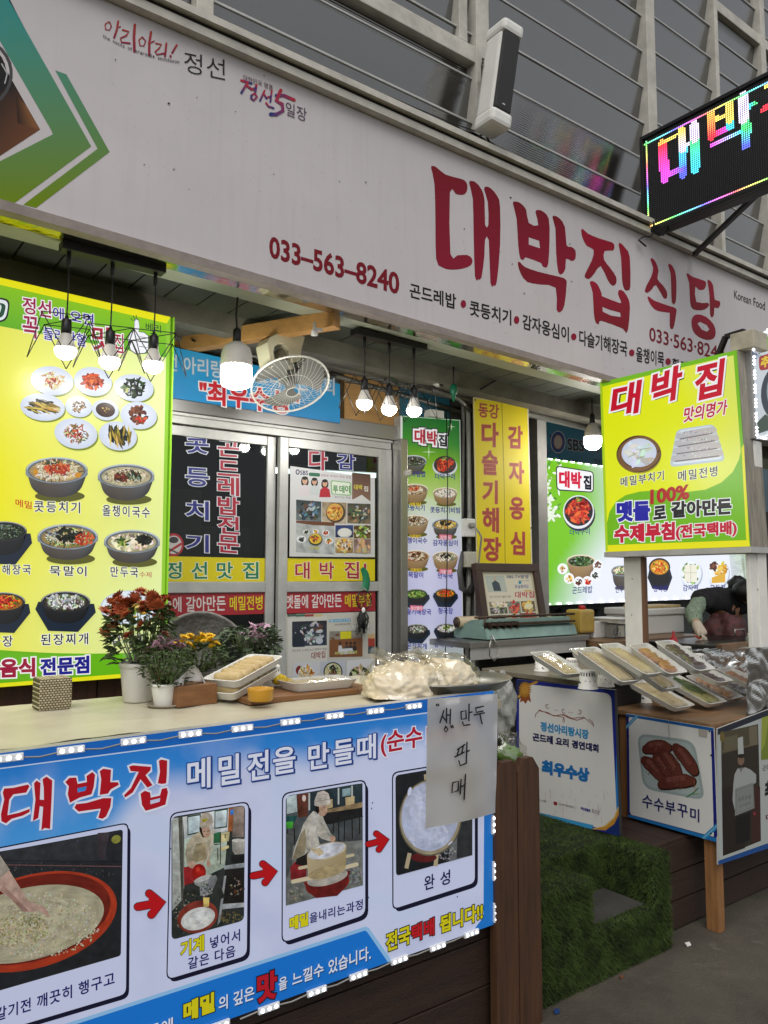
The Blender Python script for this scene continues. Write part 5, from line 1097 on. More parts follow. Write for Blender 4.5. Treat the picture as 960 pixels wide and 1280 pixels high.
# ================================================================== BLUE BROADCAST BANNER AND REAR LIGHT BOX
def d_sbs(pr, px):
    pr.grad(px, lambda u, v: mix(lin('3c8aa6'), lin('2f7890'), v+.1*sin(u*20)), 14, 4)
    pr.grad(((661, 532.5), (679.5, 536), (679.5, 573), (661, 572)), lambda u, v: mix(lin('1c5a8a'), lin('5a8aa8'), v), 4, 4); pr.stroke([(661, 532.5), (679.5, 536), (679.5, 572)], .8, 'c8a84a'); pr.ell(671, 562, 4, 6, '2c2a2a'); pr.ell(672, 563, 2.4, 3, 'b8987c')
    for i in range(18): pr.ell(682+RND.uniform(0, 16), 545+RND.uniform(0, 26), .9, .9, RND.choice(['7a1a30', '30222a', '8a2438']))
    pr.stroke([(684, 570), (692, 560), (700, 571)], .8, '2a2226')
    pr.ell(697.5, 552.5, 9.4, 14, 'd8d4cc'); pr.ell(697.5, 552.5, 8.6, 13, '1d4a8a'); pr.ell(697.5, 552.5, 5.6, 9, 'c86a4a'); pr.ell(697.5, 552.5, 5, 8.2, 'c8bca8')
    pr.text('SBS', 709, 562.5, 730, 565, 14.5, '101418', .03, [(.035, 'b8c0b8')]); pr.text('-TV 방영', 734, 566, 772, 573, 13, '101418', .02, [(.03, 'b8c0b8')]); pr.text('생방송 투데이', 742, 578, 770, 582, 5, '101418', .01)
panel_thing('broadcast_banner', 'teal blue banner with a round broadcaster emblem above the rear light box', 'banner', [(655, 515), (960, 572), (960, 640), (655, 595)], (0, -1, 0), (0, 4.38, 0), .01, mat('teal_vinyl', '3a86a0', .5), PM_GLOSS, d_sbs, 'lettering')
RY = 4.2
RQ = [(672.5, 571), (948, 609), (948, 745.5), (677.5, 757)]
def d_rear(pr, px):
    def f(u, v):
        w0 = min(1, max(0, (u-.03-.14*(1-v)**.5-.06*sin(v*5))/.22)); w1 = min(1, max(0, (u-.78+.1*sin(v*6))/.2))
        c = mix(lin('77c01c'), lin('e4e8f4'), w0); c = mix(c, lin('a8d44c'), w1); 
        return mix(c, lin('4aa81c'), max(0, .25-u)*2.4*max(0, v-.35))
    pr.grad(px, f, 40, 20)
    for _ in range(60): x = RND.uniform(675, 700); y = RND.uniform(574, 650); pr.ell(x, y, RND.uniform(1.5, 5), RND.uniform(1, 2), lin(RND.choice(['5a9a30', '8ab84a', 'dfe8dc', 'eef2ee', '3f7a2a'])), rot=RND.uniform(0, 3), seg=8)
    for x, y in ((685, 625), (689, 645), (681, 610), (683, 640)):
        for j in range(6): pr.ell(x+4*cos(j*1.05), y+4*sin(j*1.05), 4.6, 1.7, 'eef0ea', 'd8e4cc', rot=j*1.05, seg=8)
    pr.rrect([(694.5, 582), (742, 589.5), (742, 616), (695.5, 613)], 5, '15162c'); pr.rrect([(695.8, 583.5), (740.8, 590.5), (740.8, 614.6), (696.8, 611.6)], 4, 'f2f2f5')
    for ch, x, y, x1, h, c_ in (('대', 698.5, 609, 712, 21, 'd01a40'), ('박', 713.5, 610, 727, 21, 'd01a40'), ('집', 729, 611.5, 739, 18, '16182c')): pr.text(ch, x, y, x1, y+1, h, c_, .05)
    pr.ell(724, 643, 20, 21, '2a2a30'); pr.ell(723, 640, 19.5, 21, 'e0e2e8'); pr.ell(723, 639, 18, 18.5, '1c1e24'); pr.scatter(723, 639, 14, 15, 110, PAL['red'], 2.4, 2); pr.scatter(722, 624, 5, 3, 18, PAL['green'], 2)
    LB_ = '1f1c78'
    pr.text('더덕구이', 712, 669.5, 737, 668, 8, LB_, .012)
    bowl(pr, 726, 701, 18, 22, None, PAL['herb']+['5a7a3c', 'a8b4a0', '3f8a2c'], '4a5a3c', 120, kind='brass', size=1.6, long=2)
    for x, y, c_ in ((703, 711, 'sprout'), (711, 723, 'gold'), (723, 727.5, 'soy'), (734, 727, 'red'), (744, 719.5, 'herb'), (747, 706.5, 'meat')): pr.ell(x, y, 6.4, 6.8, 'eef0f4'); pr.scatter(x, y, 3.8, 4, 24, PAL[c_], 1.2, 1.5)
    pr.text('곤드레밥', 715, 742.5, 740, 741, 9, LB_, .014)
    bowl(pr, 777, 712, 13, 24, None, PAL['tofu']+PAL['green'], 'd8c88a', 50, kind='steel', size=1.6); pr.text('만두국', 769, 741, 784, 740.5, 8, LB_, .014)
    pr.poly([(809, 722), (815, 736), (834, 738), (840, 722), (836, 708), (812, 708)], '1a2438'); pr.ell(824, 722, 13, 12, '16181c'); pr.ell(824, 709, 13.4, 11.5, '1c1e24'); pr.ell(824, 709, 11.6, 9.4, 'e0a020', 'c07a14'); pr.scatter(824, 709, 10, 8, 60, PAL['chilli']+PAL['gold'], 1.5, 1.3)
    for x, y in ((821, 706), (826, 707), (829, 711), (822, 713), (826, 715)): pr.ell(x, y, 2., 1.6, 'c82a18'); pr.ell(x, y, 1, .8, 'e08a30')
    pr.text('청국장', 816, 740, 834, 739.5, 8, LB_, .014)
    for x, t in ((863, '감자떡'), (897, '모둠전')):
        pr.ell(x+1, 718, 14, 18, 'b0b8c8'); pr.ell(x, 716, 13.6, 17.5, 'dfe6f0'); pr.ell(x, 716, 11.5, 15, 'e8eef2')
        if x == 863: pr.scatter(x, 716, 11, 15, 30, PAL['green'], 1.8, 2); pr.poly([(856, 706), (870, 706), (871, 728), (855, 727)], 'e6e4d4'); pr.stroke([(863, 706), (863, 728)], .7, 'b8b49a'); pr.stroke([(855, 716), (871, 716)], .7, 'b8b49a')
        else: pr.scatter(x-5, 708, 5, 5, 24, PAL['meat'], 2, 1.6); pr.scatter(x+4, 714, 6, 10, 40, PAL['gold'], 2, 2); pr.poly([(889, 722), (906, 716), (906, 728), (889, 729)], 'd8a838')
        pr.text(t, x-10, 739, x+9, 738.5, 8, LB_, .014)
    for x, t in ((826, '다슬기해장국'), (863, '콧등치기'), (897, '황태해장국')): pr.text(t, x-13, 693, x+13, 692.5, 5.5, LB_, .012)
PM_REAR = print_mat('bright_backlit_print', 1.0, .25, .3)
rl = panel_thing('menu_light_box', 'white and green backlit menu box on the kitchen wall behind the cook', 'menu sign', RQ, (0, -1, 0), (0, RY, 0), .09, M_alu, PM_REAR, d_rear, 'menu_print')
M_led = mat('white_led', 'f4f6ff', .4, emit=5)
M_ledstrip = mat('led_strip_white', 'd4d6d8', .4)
def led_line(parent, a, b, y, n, sz=1., z_off=0):
    for i in range(n):
        k = MB(); q = mix(a, b, (i+.5)/n); c_ = at(q[0], q[1], Y=y)
        for d in (-.018, 0, .018): k.ball(c_+Vector((d if abs(b[0]-a[0]) > 8 else 0, 0, d if abs(b[0]-a[0]) <= 8 else 0)), .0065*sz, 8, 5)
        obj('led_module', k, M_led, parent)
led_line(rl, (674, 572), (952, 610), RY-.012, 30); led_line(rl, (673.5, 578), (677.5, 752), RY-.012, 10); led_line(rl, (679, 755.5), (946, 744), RY-.012, 20)

# ================================================================== FRAMED PICTURE, STEEL TABLE, GREEN MACHINE
TZ = at(587, 803, Y=3.2).z
st = thing('steel_table', 'stainless steel work table below the framed picture', 'table', (3.5, 3.3, DZ))
a = at(587, 803, Y=3.2); x0t = a.x; x1t = at(737, 805, Y=a.y).x; y0t = a.y; y1t = 3.6
k = MB(); k.box(x0t, x1t, y0t, y1t, TZ-.035, TZ, .004); obj('top', k, M_steel, st)
k = MB(); k.box(x0t+.02, x1t-.02, y0t+.012, y0t+.03, TZ-.1, TZ-.036); obj('apron', k, M_alu, st)
for x in (x0t+.04, x1t-.04):
    for y in (y0t+.04, y1t-.04): k = MB(); k.box(x-.02, x+.02, y-.02, y+.02, DZ, TZ-.036); obj('leg', k, M_steel, st)
k = MB(); k.box(x0t+.05, x1t-.05, y0t+.05, y1t-.05, DZ+.2, DZ+.22); obj('shelf', k, M_steel, st)
BL, BR = at(604, 800, Y=3.36), at(684, 797, Y=3.36); TL, TR = at(581, 704, Y=3.44), at(660, 705, Y=3.44)
BL.z = max(BL.z, TZ); BR.z = BL.z; TR = TL+(BR-BL); 
ex = (BR-BL); ey = (TL-BL); nf = ex.cross(ey).normalized(); Wf, Hf = ex.length, ey.length; ex.normalize(); ey = (ey-ex*ey.dot(ex)).normalized(); Hf = (TL-BL).dot(ey)
R = Matrix(((ex.x, ey.x, nf.x, BL.x), (ex.y, ey.y, nf.y, BL.y), (ex.z, ey.z, nf.z, BL.z), (0, 0, 0, 1)))
fp = thing('framed_picture', 'dark wooden framed broadcast picture leaning on the steel table', 'picture', BL)
k = MB(); b_ = .05
k.box(0, Wf, 0, b_, -.02, .02, .004, R); k.box(0, Wf, Hf-b_, Hf, -.02, .02, .004, R); k.box(0, b_, b_, Hf-b_, -.02, .02, .004, R); k.box(Wf-b_, Wf, b_, Hf-b_, -.02, .02, .004, R); obj('frame', k, mat('walnut_frame', '3c2a1f', .45, var=.4, vscale=8), fp)
k = MB(); k.box(b_, Wf-b_, b_, Hf-b_, -.015, 0, 0, R); obj('mount', k, mat('picture_mount', 'c4b48c', .6), fp)
pr = Print(BL+nf*.001, nf)
def fq(u, v): # u right, v down, in the picture
    q = BL+ex*(b_+(Wf-2*b_)*u)+ey*(b_+(Hf-2*b_)*(1-v)); d = q-CAMLOC; zz = d.dot(CF); return (480+F*d.dot(CR)/zz, 640-F*d.dot(CU)/zz)
def fpoly(pts, c): pr.poly([fq(*q) for q in pts], c)
fpoly([(0, 0), (1, 0), (1, 1), (0, 1)], 'c8bfa0'); fpoly([(.05, .03), (.95, .03), (.97, .97), (.05, .97)], 'd2ccb4')
fpoly([(.07, .07), (.43, .07), (.45, .36), (.09, .36)], 'b0b8ac'); fpoly([(.2, .34), (.18, .2), (.25, .15), (.32, .2), (.34, .34)], '3a444c'); pr.ell(*fq(.25, .12), 1.5, 2., 'c8a890')
def ft(t, u0, v0, u1, h, c, b=.01): a, q = fq(u0, v0), fq(u1, v0); pr.text(t, a[0], a[1], q[0], q[1], h, c, b)
ft('SBS-TV방영', .47, .12, .9, 4.6, '38406a', .02); pr.ell(*fq(.72, .19), 2, 2, '2a8aa0'); ft('모닝와이드', .6, .3, .88, 5, '2f3f8a', .02); ft('2010년 10월', .7, .17, .9, 1.8, '5a5a5a', 0); fpoly([(.78, .33), (.93, .33), (.93, .35), (.78, .35)], 'c8a020')
ft('정선 곤드레 나물밥 전문', .1, .46, .5, 2.6, '5a3a30', 0); ft('대박집', .58, .47, .96, 8, 'b02840', .02)
for i, (u0, v0, u1, v1, pal) in enumerate(((.08, .53, .46, .62, 'tofu'), (.08, .63, .4, .74, 'stew'), (.42, .53, .66, .74, 'red'), (.68, .53, .95, .72, 'gold'), (.08, .76, .36, .95, 'meat'), (.38, .76, .6, .95, 'mix'), (.62, .74, .95, .9, 'red'))):
    fpoly([(u0, v0), (u1, v0), (u1, v1), (u0, v1)], ['8a7a5a', '4a4a44', '7a8a7a', '6a5a3a', '6a6a60', '9a9484', '7a5a4a'][i]); a = fq((u0+u1)/2, (v0+v1)/2); pr.scatter(a[0], a[1], (u1-u0)*27, (v1-v0)*38, 45, PAL[pal], 1.4, 1.5)
a = fq(.82, .62); pr.ell(a[0], a[1], 5.4, 4, 'e0d8a8')
pr.build('picture_print', PM_PAPER, fp)
k = MB(); k.box(b_, Wf-b_, b_, Hf-b_, .004, .006, 0, R)
# the old green machine
gm = thing('green_machine', 'old pale green metal machine with roller, on the steel table', 'machine', (3.5, y0t+.05, TZ))
xa_, ya_ = at(665, 806, Z=TZ).x, y0t+.025; xb_ = at(722, 806, Y=ya_).x; yb_ = ya_+.28
M_teal = mat('chipped_green_enamel', '78938a', .4, var=.25, vscale=12)
k = MB(); pf = [(ya_, 0), (ya_+.02, .055), (ya_+.055, .07), (ya_+.06, .105), (ya_+.13, .105), (ya_+.25, .06), (yb_, .03), (yb_, 0)]
k.prism([(xa_, y, TZ+.006+z) for y, z in pf], (xb_-xa_, 0, 0)); obj('housing', k, M_teal, gm)
k = MB(); k.tube([(xa_-.03, ya_+.22, TZ+.095), (xb_-.02, ya_+.22, TZ+.095)], .032, 16); obj('roller', k, mat('cream_roller', 'b8a888', .5, var=.3), gm)
k = MB(); k.tube([(xa_-.034, ya_+.22, TZ+.095), (xa_-.029, ya_+.22, TZ+.095)], .03, 16); obj('roller_end', k, mat('bore_shade', '3f2f20', .5), gm)  # dark brown disc painted as the shade inside the roller's open end
k = MB(); k.tube([(xa_+.01, ya_+.03, TZ+.13), (xb_+.01, ya_+.03, TZ+.13)], .007, 8); k.tube([(xa_+.01, ya_+.03, TZ+.13), (xa_+.01, ya_+.03, TZ+.06)], .006, 8); k.box(xa_+.02, xb_-.01, ya_+.005, ya_+.05, TZ+.08, TZ+.092); k.tube([(xa_, ya_+.1, TZ+.125), (xb_, ya_+.1, TZ+.125)], .006, 8)
for i in range(5): k.box(xa_+.03+i*.055, xa_+.034+i*.055, ya_+.0, ya_+.06, TZ+.06, TZ+.1)
obj('rail', k, mat('rusty_steel', '4a3a30', .5, .6, var=.5, vscale=20), gm)
k = MB(); h = Vector((xa_+.01, y0t-.01, TZ-.02)); k.tube([h+Vector((0, .01, .05)), h+Vector((-.03, -.004, 0)), h+Vector((-.035, -.006, -.06)), h+Vector((0, -.006, -.09)), h+Vector((.035, -.006, -.06)), h+Vector((.03, -.004, 0)), h+Vector((0, .01, .05))], .004, 6); obj('hook', k, M_steel, gm)

# ================================================================== PROJECTING YELLOW BOX SIGN
BX = 3.7
bs = thing('projecting_sign', 'lit yellow box sign on white posts, projecting towards the street over the food trays', 'sign', (BX, 2.4, 1.7))
Q = [(750, 478), (921, 437.5), (938, 683), (757, 690)]; C_ = [at(x, y, X=BX) for x, y in Q]
k = MB(); k.prism([c_+Vector((.004, 0, 0)) for c_ in C_], (.165, 0, 0)); obj('case', k, mat('weathered_case', '8d8678', .6, var=.5, vscale=5, stretch=(12, 12, 1), bump=.4, bscale=20), bs)
k = MB(); z_ = C_[3].z; k.prism([C_[3]+Vector((-.006, .006, -.03)), C_[2]+Vector((-.006, -.006, -.03)), C_[2]+Vector((-.006, -.006, -.001)), C_[3]+Vector((-.006, .006, -.001))], (.18, 0, 0)); obj('bottom_rail', k, M_alu, bs)
pr = Print((BX, 0, 0), (-1, 0, 0))
pr.poly(Q, '74b81c')
IN = [(753, 483), (917, 444), (934.5, 679), (760, 685)]
pr.grad(IN, lambda u, v: mix(lin('e2ea12'), lin('d8e478'), min(1, max(0, (u-.55)*1.6+(abs(v-.35)-.25)))), 20, 20)
def lerpq(u, v): return mix(mix(IN[0], IN[1], u), mix(IN[3], IN[2], u), v)
cv = []
for i in range(41):
    u = i/40; v = .91-.0*u
    x_ = u
    s_ = 1/(1+math.exp(-(u-.5)*7)); cv.append((u, None))
curve = [(758.5, 655), (762, 640), (770, 627), (782, 619), (800, 614.5), (830, 612), (858, 615), (882, 612), (902, 603), (916, 590), (924, 574), (927, 560), (927.5, 548)]
edge = [(lerpq(1, (i/12)*.52+.48)[0], lerpq(1, (i/12)*.52+.48)[1]) for i in range(13)][::-1]
for a, b in zip(curve, curve[1:]):
    def btm(x): return 685+(679-685)*(x-760)/(934.5-760)
    pr.poly([a, b, (b[0]+ (btm(b[0])-b[1])*.045, btm(b[0])), (a[0]+(btm(a[0])-a[1])*.02, btm(a[0]))], '70b616')
pr.poly([(927.5, 548), (930, 560), (934.5, 679), (928, 680)], '70b616')
pr.poly([(758.5, 660), (760, 655), (765, 685), (760, 685)], '70b616')
pr.poly([(757.5, 681.5), (936.5, 675), (937.5, 683), (757, 690)], 'e8e21a'); pr.poly([(750, 478), (753, 482), (760, 688), (757, 690)], 'a8cc20'); pr.poly([(927, 560), (930, 555), (936.5, 676), (933, 676)], 'e0dc1a')
BXO = [(.095, '1c1c1c'), (.085, 'f0eef0')]
def bigch(ch, x0, y0, x1, y1, h, it):
    pr.text(ch, x0+2.5, y0+1.8, x1+2.5, y1+1.8, h, '1a1a1c', .055, ital=it); pr.text(ch, x0, y0, x1, y1, h, 'c40f2c', .035, [(.05, 'f2f0f4')], ital=it)
bigch('대', 762, 524, 798, 516, 42, .12); bigch('박', 812, 510, 850, 498, 44, .1); bigch('집', 866, 503, 902, 494, 47, .1)
pr.text('맛의명가', 854, 528.5, 908, 518, 19, 'b8143a', .025, [(.06, 'f0e4ea')], ital=.12)
# basket of pancakes and tray of rolls
pr.ell(799, 568, 28, 24, 'a89a20'); pr.ell(798.5, 567.5, 28, 23, '6a4428', '3f2616', -.1)
for r in (26, 24, 22): pr.stroke([(798.5+r*cos(t*.2), 567.5+r*.82*sin(t*.2)-.1*r*cos(t*.2)) for t in range(32)], .9, '9a7048', cap=False)
pr.ell(799, 566, 22, 18, 'dfe6f2', 'c8d2e4', -.1); pr.scatter(799, 566, 17, 13, 26, ['e8eef6', 'd2dcea', 'f2f6fa', 'c8d4c0'], 5, 1.8)
for a, b in (((785, 572), (797, 566)), ((800, 562), (812, 560)), ((797, 574), (806, 570))): pr.stroke([a, b], .8, '8aa070')
pr.rrect([(846, 537), (893, 530), (907, 576), (837, 584)], 7, 'b8c8d4'); pr.rrect([(848, 538.5), (891, 532), (904, 573.5), (840, 581)], 6, 'd8e4ec')
for i in range(4):
    x0, y0 = 849-i*2.0, 542+i*9.3; x1, y1 = 892+i*2.8, 534+i*9.5
    pr.stroke([mix((x0, y0+3.5), (x1, y1+3.8), j/6) for j in range(7)], [8.6, 9.6, 9.8, 9.8, 9.8, 9.6, 8.6], 'b4b4ba', 'bcb8b4'); pr.stroke([mix((x0+1, y0+6.8), (x1-1, y1+7.4), j/5) for j in range(6)], 1.5, '6c6870', '7a706a', cap=False); pr.scatter((x0+x1)/2, (y0+y1)/2+3, 20, 2.5, 26, ['d8d4d0', '98949a', 'e4e2de'], .8, 1.6)
for t, *a in (('메밀부치기', 776, 609, 830, 600, 12), ('메밀전병', 848, 602, 897, 595, 13)): pr.text(t, *a, '17183a', .014, [(.05, 'eef2d0')], gap=.1)
pr.text('100%', 813, 631, 862, 624, 19, 'b01a22', .045); 
pr.text('맷돌', 771, 653, 813, 651, 26, '1c1f9e', .055, [(.05, 'f0f2f4')]); pr.text('로', 817, 650, 833, 648, 17, '16181c', .05, [(.05, 'f0f2f4')]); pr.text('갈아만든', 839, 648, 915, 643, 21, '16181c', .05, [(.05, 'f0f2f4')])
pr.text('수제부침', 768, 679, 844, 675, 23, 'c01838', .055, [(.05, 'f0f2f4')]); pr.text('(전국택배)', 845, 676, 921.5, 670.5, 20, 'c01838', .05, [(.05, 'f0f2f4')])
pr.build('sign_print', print_mat('projecting_print', .72, .25, .3), bs)
M_post = mat('white_painted_post', 'd8d6ce', .55, var=.15, vscale=6)
yA, yB = at(780, 720, X=BX+.07).y, at(801, 720, X=BX+.07).y
k = MB(); k.box(BX+.07, BX+.106, yB, yA, 1.062, C_[3].z-.03, .003); obj('post', k, M_post, bs)
k = MB(); k.box(BX+.072, BX+.104, yB-.018, yB-.001, 1.062, C_[3].z-.032, .002); obj('post_edge', k, mat('brown_edge', '6a4a30', .6), bs)
yC = at(940, 720, X=BX).y
k = MB(); k.box(at(938, 720, Y=2.0).x, at(959, 720, Y=2.0).x, 2.0, 2.022, .906, C_[2].z-.032, .003); obj('post', k, M_post, bs)
k = MB()
for x, y, z in ((BX+.068, (yA+yB)/2, 1.55), (BX+.068, (yA+yB)/2+.01, 1.35), (at(946, 720, Y=2.0).x, 1.999, 1.5), (at(950, 720, Y=2.0).x, 1.999, 1.25)): k.ball((x, y, z), (.003, .004, .004), 8, 5)
obj('nail_head', k, M_grey, bs)
q = at(931, 428, X=BX+.05); k = MB(); k.box(BX+.02, BX+.16, q.y-.06, q.y+.06, C_[1].z+.004, q.z+.05, .004); tag(obj('junction_box', k, mat('cream_metal', 'b0a994', .5, var=.3, vscale=12)), 'chipped cream metal box on top of the projecting yellow sign', 'box')
q = at(905, 432, X=BX+.03); k = MB(); k.bar((BX+.05, q.y+.05, C_[1].z+.0), (BX+.05, q.y-.0, q.z+.05), .03, .02); k.bar((BX+.05, q.y, q.z+.05), (BX+.05, q.y-.1, q.z+.055), .03, .02); tag(obj('sign_bracket', k, mat('dark_bracket', '2c2a26', .5, .6)), 'dark bent metal bracket on the top edge of the projecting yellow sign', 'bracket')

# ================================================================== SMALL LIT SIGN AT THE RIGHT EDGE
EY = 1.97
X0 = at(942, 480, Y=EY).x
def pz(x, y): return at(x, y, Y=EY)
es = thing('lit_sign', 'white lit sign with a red badge at the photo\'s right edge', 'sign', (X0+.3, EY, 1.9))
z1e, z0e = pz(942, 421).z, pz(945, 548).z
k = MB(); k.box(X0, X0+.75, EY+.004, EY+.09, z0e, z1e, .004); obj('case', k, M_grey, es)
EQ = [(940.5, 421.5), (1010, 386), (1010, 530), (945.5, 549)]
pr = Print((0, EY, 0), (0, -1, 0)); pr.grad(EQ, lambda u, v: mix(lin('d4dce4'), lin('c4ccd2'), v), 6, 6)
pr.poly([(952, 424), (1010, 398), (1010, 425), (952, 441)], '6fb81c')
for _ in range(70): pr.ell(RND.uniform(941, 953), RND.uniform(422, 450), RND.uniform(.5, 1.6), RND.uniform(.5, 1.4), lin(RND.choice(['3a4a8a', '7a8ab0', '5a7a4a', 'e8ecf4'])), seg=7)
pr.rrect([(948, 446), (985, 434), (985, 456), (949, 464)], 5, 'a81a18'); pr.text('추억의', 950.5, 461, 984, 450, 14, 'e8cc1c', .05)
pr.ell(975, 490, 24, 36, '1c2c38', rot=.1); pr.ell(977, 489, 19, 30, '8aa0a8'); pr.scatter(975, 487, 14, 22, 60, ['c8d8dc', '4a6a70', '2a3a44', 'e0e4dc'], 3); pr.poly([(946, 528), (956, 518), (968, 524), (960, 538), (948, 542)], '2c4434'); pr.text('국', 957, 528, 966, 526, 10, '4a5a3a', .02)
pr.build('sign_print', PM_SOFT, es)
led_line(es, (941.5, 424), (946.5, 548), EY-.012, 7, 1.); led_line(es, (946, 421), (1000, 394), EY-.012, 5); led_line(es, (950, 549), (1000, 534), EY-.012, 5)
k = MB(); k.box(X0+.02, X0+.1, EY+.022, EY+.08, .906, z0e-.004, .003); tag(obj('sign_post', k, M_post), 'pale post under the small lit sign at the right edge', 'post')
# ================================================================== FRONT COUNTER AND ITS LIT BANNER
CX1, CZ = 2.015, 1.135
FYB = 2.0
ct = thing('counter', 'long wooden front counter covered with cream vinyl, behind the blue banner', 'counter', (.7, 2.4, 0))
k = MB(); k.box(-.9, CX1, 2.06, 2.8, CZ-.045, CZ-.012, .004); obj('top', k, M_wood, ct)
k = MB(); k.box(-.9, CX1+.004, 2.0, 2.13, CZ-.042, CZ-.006, .006); obj('front_board', k, mat('bare_board', 'a39a82', .6, var=.25, vscale=3, bump=.2, bscale=30, stretch=(1, 12, 12)), ct)
M_vinyl = mat('cream_vinyl', 'c3bda6', .32, var=.16, vscale=3, bump=.25, bscale=5)
k = MB()
def clo(u, v):
    x = -.9+2.9*u; y = 2.085+.02*sin(x*3.1)+.01*noise.noise(Vector((x*6, 0, 2)))+(2.81-2.085)*v
    return (x, y, CZ-.001+.004*noise.noise(Vector((x*4, y*5, 1)))+.003*noise.noise(Vector((x*13, y*11, 3)))+(.006 if v < .03 else 0))
k.sheet(clo, 90, 30); obj('vinyl_cover', k, M_vinyl, ct)
k = MB()
for i in range(7): k.box(-.9, CX1-.02, 2.045, 2.065, .01+i*.155, .16+i*.155, .003)
obj('front_plank', k, M_wood, ct)
k = MB(); k.box(CX1-.02, CX1, 2.06, 2.8, .0, CZ-.046); obj('end_panel', k, M_woodv, ct)
bn = thing('lit_banner', 'blue backlit banner on the counter front showing how the pancakes are made', 'banner', (1, FYB, .36))
def bt(x): return 942-.126*x
def bb(x): return 1278-.358*(x-275)
XL_ = -420
BQ = [(XL_, bt(XL_)), (617, bt(617)-1), (617, bb(617)), (XL_, bb(XL_))]
k = MB(); C_ = [at(x, y, Y=FYB) for x, y in BQ]; k.prism([c_+Vector((0, .002, 0)) for c_ in C_], (0, .035, 0)); obj('light_panel', k, M_alu, bn)
p = Print((0, FYB, 0), (0, -1, 0))
def fban(u, v):
    x = u*5.2; y = v
    hz = .34+.30*fbm(x*.9, 3.1, 2)+.12*sin(u*5+.5)
    t_ = min(1, max(0, (v-hz+.07)/(.10)))
    n_ = fbm(x*3, v*6, 5)
    skyc = mix(lin('1276cf'), lin('5aabea'), min(1, v/.42))
    cl = mix(lin('d6dcf4'), lin('c3cbec'), min(1, max(0, .5+n_*1.3)))
    return mix(skyc, cl, min(1, max(0, t_+n_*.5)))
p.grad(BQ, fban, 150, 60)
p.grad([(XL_, bt(XL_)), (617, bt(617)-1), (617, bt(617)+17), (XL_, bt(XL_)+22)], lambda u, v: lin('1465bd'), 2, 1)
p.stroke([(XL_, bt(XL_)+20.5), (606, bt(606)+16)], 1.6, 'c4d6f0', cap=False)
p.poly([(606, bt(606)), (617, bt(617)-1), (617, bb(617)), (604, bb(604))], '1f77cd')
p.poly([(590, bb(590)), (598, 1154), (603, 1148), (605, 1140), (607, 1140), (609, 1158.5)], '1f77cd')
p.poly([(XL_, 1442), (457, 1158), (461, 1160), (490, 1201), (480, bb(480)), (XL_, bb(XL_))], '8fc0ea'); p.poly([(XL_, 1447), (456, 1163), (459, 1165), (485, 1203), (480, bb(480)), (XL_, bb(XL_))], '1775d2')
INK = '12142e'
def card(q, r, photo_q, pr_=5):
    p.rrect([(x+3.2, y+4) for x, y in q], r, INK); p.rrect([(q[0][0]-.8, q[0][1]-.8), (q[1][0]+.8, q[1][1]-1), (q[2][0]+.8, q[2][1]+.8), (q[3][0]-.8, q[3][1]+1)], r, INK); p.rrect([(q[0][0]+.7, q[0][1]+.8), (q[1][0]-.7, q[1][1]+.9), (q[2][0]-.7, q[2][1]-.8), (q[3][0]+.7, q[3][1]-1)], r-1, 'ccd3f0')
card([(-115, 1082), (160, 1028.5), (158, 1243), (-115, 1324)], 9, None)
card([(213, 1017), (311, 1002), (309, 1195), (208.5, 1225)], 10, None)
card([(353, 992), (457, 974.5), (457, 1144), (352.5, 1179)], 10, None)
card([(490.5, 966), (594, 949), (594, 1104), (491, 1137)], 8, None)
# photo 1: washing the grain
p.tex = (1.8, .5, 9)
p.rrect([(-105, 1084), (153.5, 1036.5), (151, 1194.5), (-105, 1268)], 4, '232529')
p.poly([(-60, 1074), (128, 1043), (134, 1075), (-60, 1082)], '2f3236'); p.poly([(122, 1041), (137, 1040), (130, 1074), (122, 1070)], '3a3338'); p.ell(145, 1049, 6, 5, '8a8a3c', rot=-.5); p.stroke([(-60, 1080), (152, 1083)], 1.2, '6a4a4c', cap=False); p.stroke([(-60, 1075), (152, 1077)], .9, '17181a', cap=False)
p.scatter(40, 1090, 110, 12, 320, ['5a5c58', '3f423f', '7a7c78', '2c2e2c'], 1.6)
p.ell(40, 1152, 109, 58, '8a2c1c', 'a8381f', rot=-.28, seg=48); p.ell(39, 1149, 102, 52, '5a1a12', '6a2016', rot=-.28, seg=48); p.ell(34, 1155, 98, 45, 'b3ad92', 'a8a288', rot=-.24, seg=48)
p.scatter(34, 1155, 96, 44, 1100, ['cfc8ac', 'b8b090', 'd9d4bf', 'a39a78', 'c8c2b0'], 1.15, 1.3); p.scatter(20, 1163, 42, 21, 420, ['a89f70', 'c2b98c', '8f8658', 'd0c8a0'], 1.25, 1.3)
p.scatter(42, 1150, 14, 8, 80, ['8a8660', '6f6c48', 'a09868'], 1.3)
arm = [(-70, 1052), (-2, 1066), (14, 1092), (34, 1124), (45, 1130), (54, 1132), (60, 1140), (62, 1146), (56, 1143), (48, 1138), (38, 1140), (28, 1139), (14, 1124), (-4, 1110), (-70, 1086)]
p.poly([(x, y) for x, y in arm], 'b89a8c'); p.poly([(0, 1112), (14, 1124), (28, 1139), (36, 1139), (22, 1124), (4, 1106)], '96786c'); p.poly([(-70, 1050), (-2, 1066), (12, 1087), (0, 1097), (-70, 1078)], '9a9286'); p.stroke([(54, 1134), (60, 1145)], 3, 'b08c80')
p.tex = None
p.text('갈기전 깨끗히 행구고', -6, 1277, 143, 1230.5, 17, '1a1c66', .02, gap=.06)
